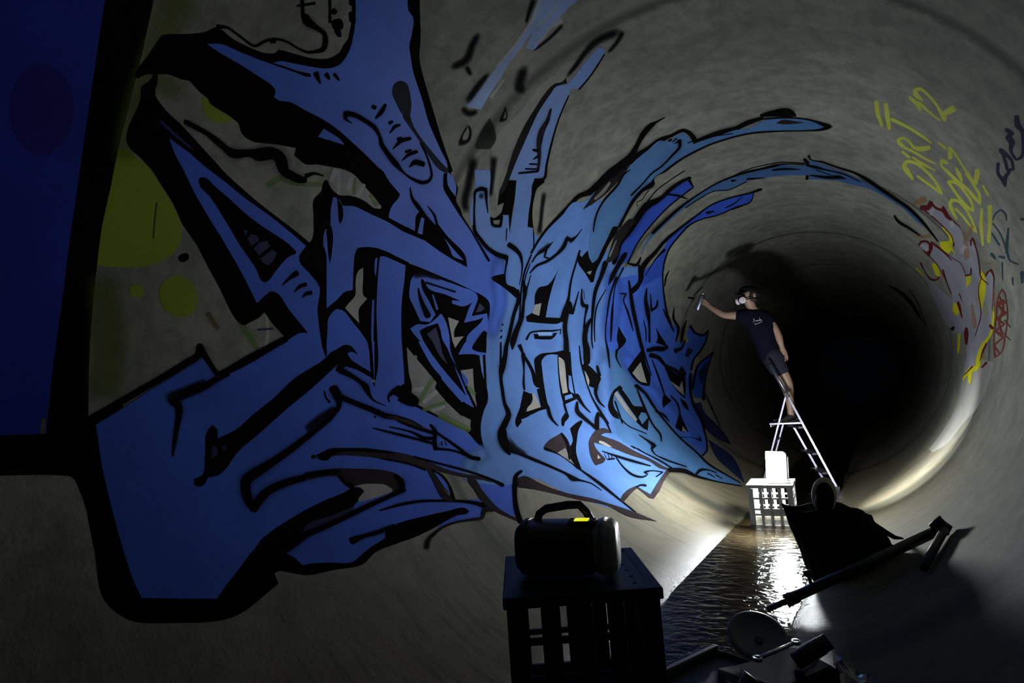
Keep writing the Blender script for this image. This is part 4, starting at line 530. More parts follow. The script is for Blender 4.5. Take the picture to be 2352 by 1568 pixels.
k R 13790 11466 -10 90 84 -80 -11 104 122 -98 -12 124 159 -121 -12 136 121 -141 -11 132 229 -146 -10 109 118 -112 -12 104 50 -98 -14 105 123 -64 -15 116 51 -112 -13 118 47 -127 -6 113 40 -139 1 99 34 -143 5 79 69 -194 4 45
k R 13712 11404 -62 186 183 163 -43 156 97 -57 -32 155 92 -91 -24 154 91 -109 -21 151 125 -96 -21 146 260 24 -19 123 191 -20 -16 113 157 -53 -16 114 332 -7 -17 124 223 -26 -18 125 86 -99 -17 127 122 -110 -15 131 89 -143 -13 135 93 -172 -12 144 174 -233 -16 160 90 -182 -18 163 121 -160 -19 157 184 -120 -16 135 116 -125 -14 120 83 -130 -11 111 120 -140 -9 97 156 -162 -7 78
k R 13125 12761 -10 72 127 24 -11 87 130 -4 -13 104 93 -58 -13 113 94 -75 -12 118 96 -87 -11 118 95 -97 -9 114 95 -101 -9 108 137 -104 -7 98
k F 13888 13155 85 113 39 67 66 165 147 -842 -130 113 -52 79
k R 13063 12589 -97 78 113 313 -93 86 100 25 -87 121 98 -31 -76 173 98 -84 -60 206 171 80 -49 161 77 -48 -53 135 98 117 -62 116 119 267 -69 154 90 -46 -65 182 88 -90 -56 208 82 -131 -40 217 104 -65 -56 66 -14 137 -14 -188 -84 344 -15 -216 -8 184 -69 -19 93 -54 -34 237 161 -92 -33 246
k F 13245 13623 87 473 134 557 -86 638 172 -60 115 -69 57 -50 118 -142 230 -366 -78 -195 -44 -89 -92 -153 -96 -126 -94 -98 -96 -83 -219 -152
hol F 13593 13861 177 624 -169 398 172 -82 114 -75 114 -91 -184 -421 -48 -92
k R 12958 12481 -68 -55 31 440 -89 -64 80 183 -97 -39 94 143 -103 -2 98 398 -107 -29 91 185 -96 -89 69 232 -80 -124 19 358 -53 -99
k R 12914 14580 -97 -139 3 608 -54 -123 11 264 -34 -147 -20 244 -17 -156 -40 211 -9 -153 -103 228 -7 -137
nv F 12708 15714 67 556 223 -534 -49 -306 -120 150
k R 14279 12047 -28 80 103 159 -37 118 63 -50 -36 136 63 -81 -30 146 61 -105 -22 139 57 -107 -15 117 91 -63 -8 64
k F 14036 14167 85 272 50 93 54 21 60 -26 123 -92 -101 -219 -49 -42 -53 -10 -113 11
k F 14396 13611 126 -37 104 -46 104 -60 156 -114 -14 -212 -20 -185 -40 -108 -104 -142
hog F 14721 13243 156 18 -43 -306
k R 13974 13517 -15 81 135 78 -21 116 61 -77 -19 128 60 -107 -15 136 52 -136 -9 136 49 -151 -6 130 47 -158 -2 122 174 -282 -1 86
k R 13434 15699 6 252 288 -581 3 247 139 -373 -1 237 195 -383 -6 221 154 -314 -9 214 59 -237 -13 213 63 -227 -15 213 209 -212 -18 221 65 -231 -15 220 62 -245 -10 216 56 -252 -7 209 53 -254 -4 200 98 -312 -1 180 141 -390 2 151 183 -477 4 131 85 -320 7 119 129 -473 11 105 32 -234 15 92 23 -225 21 69 7 -204 28 29 -7 -191 31 -4 2 -357 28 -14
k R 14952 12482 -18 45 93 594 -9 26 44 166 -10 33 32 45 -12 46 39 13 -15 70 59 -15 -23 116 76 9 -43 1 -39 161 -1 -117 -62 193 0 -73
k R 12155 17440 -1 124 162 -122 0 153 53 -163 2 162 50 -183 5 167 46 -204 8 170 43 -224 12 169 90 -314 15 158 132 -440 19 142 25 -249 22 136 106 -512 25 135 68 -355 16 160 39 -245 11 171 211 -417 8 186
b5 F 13820 15539 -59 50 -60 65 -61 80 -123 194 -178 354 -107 273 -50 163 -94 377 -187 863 -101 420 145 -162 214 -299 275 -433 254 -450 126 -204 248 -323 122 -174 -73 -244 -16 -190 -6 -432 -68 19 -134 20
nv F 13405 16591 -202 715 -159 530 138 -155 204 -278 199 -328 195 -371 -63 -4 -126 -27
k R 12744 18459 22 97 63 -445 25 90 213 -1183 25 95 59 -399 22 114 24 -244 19 127 29 -240 15 141 39 -241 12 154 156 -396 10 182 93 -352 13 189 229 -650 18 206
k R 12777 18405 6 133 107 -274 8 141 159 -390 10 153 318 -687 10 167 199 -506 8 150 146 -417 8 160 142 -433 9 213 139 -496 12 281 83 -481 18 318
nv F 14230 15885 186 -168 60 -35 61 0 59 33 174 172 60 36 56 19 113 32 57 5 58 -6 59 -22 60 -40 67 -68 67 -89 202 -328 -175 -341 -44 -77 -46 -62 -101 -102 -52 -42 -54 -33 -55 -22 -56 -7 -57 10 -52 30 -226 222 -56 39 -63 28 -123 26 -62 3 -122 -10
dk R 14008 16679 -8 100 112 -107 -8 113 166 -157 -9 134 114 -181 -8 146 166 -238 -8 154 107 -222 -7 149 155 -269 -5 134 153 -280 -4 112 102 -229 -3 100
k R 14205 14982 -20 213 108 -210 -20 229 153 -245 -21 259 109 -283 -19 270 63 -285 -17 268 62 -286 -16 261 109 -308 -11 229 152 -321 -6 155 100 -231 -3 106
nv F 15205 14174 98 117 100 99 99 59 96 40 49 8 50 -4 51 -19 52 -37 52 -59 60 -92 61 -115 61 -134 120 -306 158 -483 189 -677 -187 248 -190 206 -98 89 -199 133 -101 93 -99 134 -315 542
k R 15825 11322 -41 13 18 247 -51 33 46 66 -56 87 59 4 -50 129 60 -32 -39 130 75 45 -22 94 49 -28 -17 88 50 -46 -15 88 87 -22 -14 88
k R 15916 11824 -12 84 142 -42 -7 52
k R 16027 12064 -10 89 140 -96 -6 53
dk2 R 15467 10405 70 27 38 -667 65 35 29 -559 87 39 -2 -482 71 12
dk2 R 15742 8898 29 -175 -82 143 22 -132 -76 100 17 -96 -76 67 14 -76 -74 48 13 -66
k R 15538 8723 -21 22 23 116 -26 33 31 21 -27 54 46 0 -28 74 51 -24 -30 86
dk2 R 15508 8720 45 -33 -46 -202 71 -41 -57 -137 77 -7 -49 -168 74 15 -55 -97 66 20 -24 -163 41 16
k R 15531 10370 -73 200 169 207 -75 237 111 -130 -66 258 85 -217 -59 263 81 -226 -52 259 76 -227 -47 251 154 -133 -36 196 115 -77 -32 159 186 115 -20 102 200 184 -14 79 174 145 -15 88 126 39 -14 94
k R 14682 10478 -11 44 99 67 -18 73 78 -8 -23 100 83 -55 -31 143 91 -114 -41 198 35 -159 27 174 -21 -226 50 28 -15 -153 23 72 20 -130 -1 90 41 -104 -7 76 43 -77 -8 62 40 -54 -10 55 40 -31 -13 56 41 -21 -16 63 70 20 -21 84 123 74 -23 95 187 247 -18 77 92 63 -16 70
k R 14845 9797 -16 46 77 55 -25 78
k R 14921 9950 -19 73 145 118 -13 53 141 140 -18 70 98 31 -19 84 73 -29 -18 86 74 -37 -16 85 160 16 -14 78
k F 13236 3710 14 -22 49 -59 40 -61 34 -66 72 -152 44 -80 39 -57 96 -126 38 -53 122 -200 78 -111 28 -48 20 -50 33 -101 -58 8 -16 -3 -32 -29 27 -33 13 -11 29 -17 33 -10 89 -16 50 -14 70 -16 30 -12 12 -8 10 -12 6 -13 12 -46 43 -8 10 17 7 17 -3 22 -10 20 -12 13 -31 21 2 37 -4 34 -5 15 -15 29 -32 41 -81 81 -35 44 -40 63 -88 149 -171 268 -177 296 -67 100 -142 205 -33 52 -19 26 -20 10 -22 0 -72 -15 24 -92
nv F 13996 2473 10 31 60 1 19 -58
nv F 14004 2546 -9 36 44 -17 0 -21
k F 13289 3643 -92 153 -24 49 -5 26 -1 27 4 27 8 23 13 19 16 16 54 47 -26 -63 -2 -32 17 -42 51 36 28 38 57 120 22 54 13 24 17 18 29 13 32 9 -76 -170 -19 -49 -14 -52 -14 -80 58 -53 -13 -70 -43 18 -27 29
k R 13437 3758 -56 40 92 69 -45 36 83 53 -34 35 64 11 -32 40 60 -13 -38 53 54 -43 -41 67 53 -59 -34 79 45 -72 -21 79 56 -57 -16 56 34 -43 -17 46 50 -17 -15 31 30 -15 -14 24 27 -6 -14 19 33 24 -12 10 52 105 -6 6
k R 13602 3629 -38 94 89 -51 -37 65 63 -29 -46 46 63 -7 -47 36 106 115 -46 35 113 139 -48 41 102 72 -50 46 75 18 -52 39 69 40 -52 27 65 86 -45 23
dk2 F 13887 4288 -1 125 2 30 16 67 23 63 26 60 79 139 71 183 23 -20 -59 -178 -109 -306
k R 13948 4417 -18 17 82 127 -21 21 56 67 -23 22 111 244 -31 29
k R 13905 4451 -15 10 40 90 -12 9 36 61 -10 11 31 32 -9 11 71 91 -10 12
k R 14030 4888 -16 44 57 -22 -20 55 39 -47 -16 62 31 -61 -5 66 18 -72 9 62 53 -108 9 61 38 -81 1 66 63 -89 2 70
k R 14112 4939 -19 32 142 130 -21 37 106 67 -22 44 54 -12 -22 50 94 10 -27 58 61 -20 -34 58 61 -7 -40 50 71 71 -44 42
k R 14301 4852 -29 20 56 149 -25 19 51 88 -22 23 49 50 -20 26 97 140 -21 29
k R 13992 4061 -10 7 73 184 -21 15 70 144 -25 19 82 173 -23 20 105 230 -24 23
k R 14000 4286 -12 8 60 177 -16 11 45 79 -19 16 37 25 -20 22 32 -1 -21 27 66 33 -30 37 44 -13 -34 36 44 -7 -37 30 47 33 -39 18 43 78 -35 16
k R 14243 4944 -6 13 18 0 -7 12
k R 14220 4989 0 19 47 -31 -1 19
k R 14233 5041 -3 15 43 -6 -4 18
k R 13607 3568 -2 17 53 -14 -4 18 21 -13 -7 18 23 -8 -10 18 39 6 -13 20
k R 13886 4119 -19 18 25 -6 -18 19
k R 13540 4185 -4 21 37 -8 -3 12
k R 13770 1720 -38 -15 -175 381 -37 -17 -66 195 -39 -21 -26 123 -41 -22 14 72 -41 -22 23 48 -36 -28 12 52 -26 -40 11 49 -18 -45 -1 54 -12 -52 -9 60 -4 -60 -19 58 9 -55 -26 40 9 -33
k R 13285 2448 -29 43 122 27 -19 29 110 24 -18 31
k R 13486 2585 -38 -15 -14 131 -38 -19 -71 229 -43 -24 -115 344 -45 -27
k R 13437 2671 29 9 -13 -69 38 12 -28 -42 40 17 -20 -58 40 22 -4 -84 42 22 -20 -69 46 16 -6 -127 47 14 -20 -99 57 17 -29 -50 10 59 27 -42 -45 43 67 -18 -32 47 37 -44 -20 51 25 -50 -7 52 26 -51 6 46 45 -54 10 38 69 -60 8 31 82 -52 6 24 87 -44 3 10
dks G 13473 2487 57 22 6 -192 73 26 -27 -171 99 32
k R 13601 3641 -36 96 84 -76 -29 100 57 -87 -20 92 48 -80 -9 77 22 -74 -2 70 26 -71 13 55 -1 -61 21 47 -9 -59 27 41 24 -113 35 38 -4 -85 39 33 -12 -83 42 28 70 -247 43 26 17 -152 48 25 7 -149 52 23 -3 -144 57 23 1 -193 71 28 -44 -90 70 33 -56 -55 60 48 -41 -67 41 66 -22 -77 28 74 6 -86 15 78 31 -87 2 77 29 -78 -6 75 49 -70 -13 68 43 -61 -18 63 70 -44 -15 51
dks G 13725 3665 64 41 12 -242 93 58 16 -252 79 50
k R 14540 2678 -31 -38 -1 74 -38 -46 20 68 -46 -45 29 68 -52 -42 35 65 -54 -35 32 72 -57 -25 46 50 -59 -17 51 45 -60 -12 50 57 -61 -6 46 85 -59 -3 51 65 -58 1 47 132 -54 4 47 106 -50 6 50 49 -50 9 53 45 -50 14 72 136 -54 20
dk2 F 14304 3190 5 212 11 148 48 306 39 179 17 48 23 57 14 26 18 20 19 12 20 9 22 5 26 0 26 -4 26 -9 43 -19 14 -134 -34 -30 -33 33 -39 -39 -17 -22 -10 -21 -8 -23 -11 -50 -20 -125 -3 -50 6 -79 -3 -23 -9 -19 -13 -16 -30 -28 -56 -38 -14 -16 -7 -20 -3 -22 -5 -115 3 -176
k R 14349 3177 -36 6 36 158 -33 7 51 159 -38 12
k R 14497 4126 -24 54 71 -34 -30 75 42 -72 -24 84 34 -84 -12 89 21 -91 3 86 9 -90 12 79 39 -104 12 67
k R 14388 3500 -10 22 56 -2 -13 29 44 -12 -18 31 79 25 -28 39
k F 14751 2638 -18 36 -36 97 -42 137 -32 122 -29 124 -21 108 -11 66 -20 164 -25 96 -3 49 2 25 7 21 20 16 24 13 70 -99 26 -52 15 -24 38 -38 13 -19 19 -44 9 -49 9 -153 17 -159 10 -65 25 -80 22 -57 32 -63 12 -41 4 -41 -3 -39 -4 -17 -6 -15 -20 -24 -61 -55
hol F 14503 3632 -3 87 3 50 25 150 14 48 10 21 17 22 39 39 24 -21 16 -201 4 -215 -15 1 -17 11 -14 19 -38 75 -22 -11 -19 -14 -14 -28
nv R 14677 3523 31 1 1 -256 42 0 -43 -122 62 -4 -58 -50 65 3 -56 -39 60 10 -45 -44 48 16 -25 -46 29 17 -3 -38 9 5
k R 14598 4191 62 4 -25 -159 42 2 -29 -73 38 0 -9 -246 44 1 -2 -252 42 2 -11 -210 43 0 -34 -71 44 -1 -31 -155 49 2 -39 -54 49 9 -14 -125 55 12 -36 -106 63 10
k F 14944 2824 30 17 49 19 2 56 11 53 29 107 48 127 9 37 2 20 -3 40 -5 21 -30 89 -33 121 -29 170 -86 64 -9 162 0 112 18 384 13 191 1 146 9 65 9 26 14 20 32 24 15 -28 8 -34 -1 -35 -12 -71 -2 -36 3 -69 19 -171 26 -182 16 -183 5 -116 -1 -328 2 -51 11 -76 15 -45 27 -67 13 -43 2 -21 1 -42 -9 -62 -25 -119 -20 -191 -12 -51 -12 -32 -93 -163 -20 -25 -11 -9 -13 -7 -14 -4 -30 -1 -84 8 54 107 17 29 20 26
k R 14989 3363 -64 5 46 81 -42 5 39 30 -38 8 38 47 -36 10 41 124 -40 8 26 180 -36 5
k R 14778 3794 -14 3 15 217 -25 8 31 108 -28 11 35 84 -28 12 38 82 -27 16 42 79 -25 16 47 103 -22 17 54 130 -23 18 68 152 -27 27 59 69 -30 33 57 37 -31 39 52 4 -34 47 59 -9 -39 60 115 22 -60 106
dk R 15058 5318 66 -54 -79 -56 58 -42 -59 -3 56 -20 -47 -31 47 18 -26 -60 31 45 9 -95 25 36 -16 -51 32 10 -29 -28 33 -12 -34 -13 30 -22 -44 -68 27 -20 -47 -154 20 -13 -25 -45 20 -10 -23 -95 20 -8 -18 -72 20 -4 -11 -74 20 0 -9 -57 21 5 7 -112 25 6
dks G 15108 4238 32 22 -8 -109 53 38 -25 -99 49 66 -14 -105 34 80 13 -117 28 67
dk2 F 14660 5186 30 60 18 23 21 13 25 5 80 -1 74 13 123 32 50 18 24 12 46 34 66 62 74 87 21 15 51 17 -97 -132 -95 -115 -39 -41 -58 -52 -60 -44 -43 -17 -48 -4 -97 0 -75 -22 -25 -3 -25 8
dk2 F 14173 3355 -38 140 -4 47 3 48 12 97 17 160 16 106 29 129 71 277 27 85 33 85 83 167 94 175 52 119 48 131 66 232 22 67 14 29 19 27 68 66 -58 -140 -51 -184 -22 -69 -46 -133 -101 -269 -21 -65 -21 -89 -11 -31 -57 -111 -31 -81 -26 -83 -94 -350 -22 -104 -30 -170 -6 -48 -5 -97 4 -24 25 -44 2 -23 -3 -25 -9 -22 -12 -15 -18 -6
k F 14173 3355 -38 140 -4 47 3 48 12 97 17 160 16 105 48 208 53 203 -26 -215 -48 -272 -27 -178 -4 -49 1 -49 14 -73 8 -24 10 -21 24 -32 -12 -70 -10 -15 -18 -6
k R 14302 4053 -14 10 80 216 -15 12 50 91 -16 15 50 64 -15 17 78 101 -16 19
k R 14197 3298 -28 6 32 27 -32 6
k R 14340 4489 -16 15 244 592 -21 25 70 92 -22 28 84 113 -20 29 66 63 -20 30 57 34 -20 35 63 24 -23 44 99 47 -31 62
dk2 R 14507 4609 -12 50 102 -42 -17 73 70 -69 -17 85 53 -87 -14 94 74 -100 -17 104 58 -101 -26 106 46 -99 -32 103 52 -91 -39 96 55 -80 -43 87 89 -14 -32 60
b2 F 14522 4689 39 46 21 20 46 26 24 9 25 5 26 1 23 -4 73 -24 -90 -35
k R 14515 4670 -13 21 51 36 -15 22 41 11 -14 27 44 -5 -10 31 46 -18 -8 34 46 -28 -6 34 64 -36 -4 37 42 -46 -1 37 99 -75 0 41
k R 14744 6222 26 4 -6 -134 34 14 -21 -60 31 32 -12 -76 26 52 -3 -89 21 66 47 -152 20 82 27 -134 17 82 54 -149 13 73 78 -160 11 76 57 -138 8 84 38 -119 5 88 39 -114 1 89 84 -133 1 84
dk2 F 14832 6035 -7 134 5 43 12 37 16 32 20 29 67 77 104 149 82 138 115 229 138 335 39 78 68 113 117 173 93 127 71 90 75 81 53 48 83 61 85 50 87 43 -66 -103 -123 -223 -65 -94 -46 -50 -24 -19 -52 -29 -80 -37 -51 -32 -46 -49 -63 -97 -56 -114 -120 -279 -157 -325 -95 -219 -86 -223 -79 -255
hog F 13154 4730 239 279 157 163 62 -45 241 243 61 72 35 56 64 145 123 -73 -64 -174 -53 -126 -231 -478 -32 15 -30 8 -22 -12 -18 -25 -35 -58 -47 23 -26 6 -25 0 -104 -20
gr1 R 13258 4817 -2 72 193 -99 0 70
gr1 R 13469 4750 -39 45 142 140 -50 62
wht R 13634 4767 -35 9 51 146 -60 16
wht R 13785 4905 -39 -34 -88 316 -40 -38
wht R 13887 5004 -60 -3 22 222 -37 -2
grn R 13498 5075 27 59 112 -228 28 62 84 -181 26 62
grn R 13872 4864 -46 -8 11 224 -53 -10 6 237 -41 -8
grn R 13957 5069 -63 77 174 156 -65 85 153 133 -56 74
hog F 13402 5655 -23 262 206 -36 197 -25 85 -15 -174 -67 -148 -46 -58 -25
b5 F 13415 5657 47 73 29 27 33 19 33 -4 23 -25 23 -33 -101 -38
grn R 13642 5736 -35 77 105 0 -35 80
hol F 12771 5443 29 215 82 -63 28 -17 28 -10 66 0 -24 196 69 -89 83 -91 -77 -43 -28 -11 -114 -35
hol F 12427 3996 -28 44 92 18 45 6 65 3 48 11 24 14 22 49 78 -77 24 -18 20 -8 20 -2 22 2 88 15 -58 -86 -75 -102 -46 39 -60 61 -22 15 -20 5 -21 0 -65 -12 -70 -5 -24 1 -23 6
hog F 11705 3427 -93 10 -23 -33 -13 162 -1 55 12 49 60 141 79 177 55 104 22 -12 5 -71 -3 -27 -30 -100 -8 -57 -4 -57 4 -51 8 -50 16 -55 5 -27 -1 -24 -6 -24 -10 -23 -49 -89
wht R 11704 3460 -5 -45 -89 73 -6 -68
wht R 11591 3471 -6 22 207 51 -7 27
wht R 11622 3618 -2 48 104 -44 -2 49
wht R 11637 3771 4 50 107 -70 5 50
grn R 11615 3659 -8 35 141 8 -7 37
grn R 11720 3891 -32 33 104 77 -41 43
b2 F 12420 4740 -33 18 -27 28 -12 28 -7 35 -10 111 1 76 19 197 17 238 18 167 9 151 12 96 11 42 16 34 21 25 33 20 47 -82 43 -91 20 -49 14 -51 5 -45 -1 -46 -13 -138 -38 -17 -12 169 -40 -283 -5 -44 -8 -183 -13 -79 -13 -32 -17 -26 -28 -25 -46 -66 16 -24 69 25 24 16 45 43 85 100 137 132 95 -89 1 -168 -147 -120 -73 -68 -25 -16 -46 -11 -120 -3
dks G 12420 4774 -98 -41 58 189 -89 -27 82 79 -89 -6 94 255 -78 13
k R 12502 4861 -6 20 92 11 -13 44 54 -24 -18 53 95 -5 -27 68 130 2 -40 98
k R 12428 4979 -22 5 40 269 -17 4 39 272 -21 5
b2 R 12545 5120 -7 21 161 74 -11 36
b2 F 12951 4787 -40 74 -16 40 -5 39 1 85 -6 41 -13 40 -19 38 -44 71 -71 92 34 44 22 23 48 39 25 16 53 26 82 22 56 5 65 -3 53 10 52 21 154 84 203 90 129 47 156 45 -60 -134 -37 -72 -37 -58 -62 -73 -132 -131 -42 -46 -13 12 -104 -119 -42 -41 -41 -36 -215 -159 -2 36 -76 -106
k F 12965 4939 -42 91 -14 35 -53 192 61 42 24 12 76 22 24 11 23 15 37 39 47 40 76 45 288 124 105 39 107 33 -130 -135 -246 -271 -145 -150 -122 -113 -46 -30
nv F 12994 5068 -85 152 74 41 84 38 126 32 47 24 92 60 -55 -86 -40 -47 -46 -36 -96 -64 -42 -43
k R 13117 5094 -7 17 180 117 -6 18
k R 13333 5265 -10 19 131 119 -10 21
k R 13517 5274 -8 17 157 109 -19 43 154 101 -16 38
k R 13245 5455 -9 27 139 77 -8 26 66 14 -8 25 47 -1 -6 24 90 15 -5 23 156 32 -4 17
k F 13512 5259 38 49 112 167 40 45 44 32 23 8 24 3 27 -4 57 -22 85 -45 -187 -211 -163 -154 -33 20 -29 25 -20 41
b2 R 13507 5268 -14 27 148 111 -21 46 86 22 -20 45 102 40 -16 38
b2 F 12812 5758 -58 29 -120 47 -55 34 -25 24 -22 30 -44 84 116 -46 114 -53 -64 332 92 35 31 7 31 2 59 -7 28 -13 25 -23 21 -32 20 -40 72 -176 163 -349 -99 132 -27 23 -28 10 -37 7 -25 14 -24 23 -45 60 -66 112 -47 71 -25 30 -56 44 50 -186
k F 12718 5907 -105 66 -107 61 -10 218 139 42
nv F 12663 5993 -125 61 52 119 26 -30 22 -34 15 -56
b2 F 13209 5637 -115 106 -27 30 -25 35 -42 74 -18 41 -14 45 -22 96 172 -123 26 45 12 39 6 46 9 153 56 23 15 -57 -12 -59 -22 -57 -12 -94 0 -99
k R 13129 5980 -23 -54 -40 146 -28 -72 -16 128 -28 -79 -86 191 -20 -62
k F 13132 5928 -71 63 -26 31 -49 73 -94 163 155 -7 123 -15 -10 -205 -9 -46
k R 13209 6158 -3 50 147 -56 -2 46 121 -61 -1 44 139 -78 0 46 161 -99 1 48
k R 12760 6624 15 32 -2 -52 15 32
k R 12842 6609 8 22 11 -55 12 35
k R 12920 6617 7 22 22 -68 13 40
k R 13736 4381 5 -22 -25 20 4 -26 -20 27 -3 -30 -10 46 -16 -32 3 58 -27 -33 3 84 -38 -34 -2 135 -43 -31
k R 13737 4504 -43 46 93 68 -40 34 58 57 -40 14 35 30 -34 -23 7 66 -20 -46 -16 71 1 -60 -31 44 25 -48 -73 -35 26 -36 -70 -35 32 -39
k R 11673 2145 -34 7 52 121 -34 7 41 30 -33 10 67 67 -45 20 70 44 -42 19 56 6 -50 21 64 7 -63 16 67 2 -68 6 67 12 -68 -4 59 38 -62 -18 33 74 -50 -20 40 46 -52 -16 52 40 -66 -6 75 45 -90 -12 88 37 -93 -31 77 70 -88 -50 65 88 -88 -38 84 45 -91 -23 90 30 -94 -6 94 27 -94 15 96 -5 -93 27 94 -22 -87 46 89 -43 -76 66 80 -61 -64 80 73 -72 -57 85 96 -53 -54 79 76 -54 -57 64 71 -36 -70 36 75 -11 -72 20 83 70 -69 12 69 27 -67 1 59 39 -57 -11 43 46 -45 -12
k R 11751 3198 -27 -27 -11 68 -20 -17 11 30 -20 -10 11 45 -17 -2 12 65 -11 -1
k R 10997 2146 -25 -10 1 48 -17 -5 12 14 -15 -2 13 22 -14 1 29 88 -16 3 29 62 -17 4 18 23 -17 0 15 13 -16 -3 11 16 -14 -7 7 18 -12 -11 1 21 -9 -14 -26 35 -10 -12 -17 39 -12 -11 -11 42 -14 -9 3 30 -16 -6 4 44 -16 -2 10 43 -15 0 18 82 -15 0 13 44 -16 -1 12 31 -16 -4 12 19 -17 -6 3 36 -16 -12 -21 68 -20 -21 6 36 -16 -29 -1 39 -7 -36 -13 38 5 -39 -22 36 10 -39 -41 27 17 -37 -45 16 22 -30 -34 16 25 -25 -35 11 29 -19 -35 3 32 -11 -36 -21 34 -2 -37 -41 39 -3 -50 -50 58 -9 -60 0 59 -17 -62 11 56 -30 -68 2 45 -33
k R 10629 2638 15 -24 -68 -18 10 -16 -66 -20 13 -20
k R 10602 2556 -7 -7 -74 111 -13 -11
k R 10914 2511 -19 -13 1 39 -19 -12
k R 10425 2713 -11 17 94 43 -9 14 77 29 -11 18
k R 10513 2796 -47 5 44 17 -39 4
k R 10597 2889 -53 -50 24 94 -59 -58
k R 10611 2893 -39 32 58 11 -26 22
k R 10345 2849 -20 37 60 -12 -19 38
k R 10441 2915 -27 32 71 5 -32 41
k R 12612 2278 -47 66 59 -54 -42 60
olk R 12254 2075 -2 10 244 1 -1 10
k R 6598 11492 -22 -116 -13 289 -32 -178 10 255 -32 -213 7 262 -29 -237 0 262 -24 -250 -6 254 -20 -251 -11 242 -17 -247 -74 187 -15 -221 -14 208 -16 -213 -100 164 -12 -167 -76 111 -7 -120 -51 74 -6 -89
k R 11500 14470 -35 -47 0 561 -48 -67
k R 11385 14783 -6 -55 -136 174 -7 -55 -138 240 -10 -76
'''
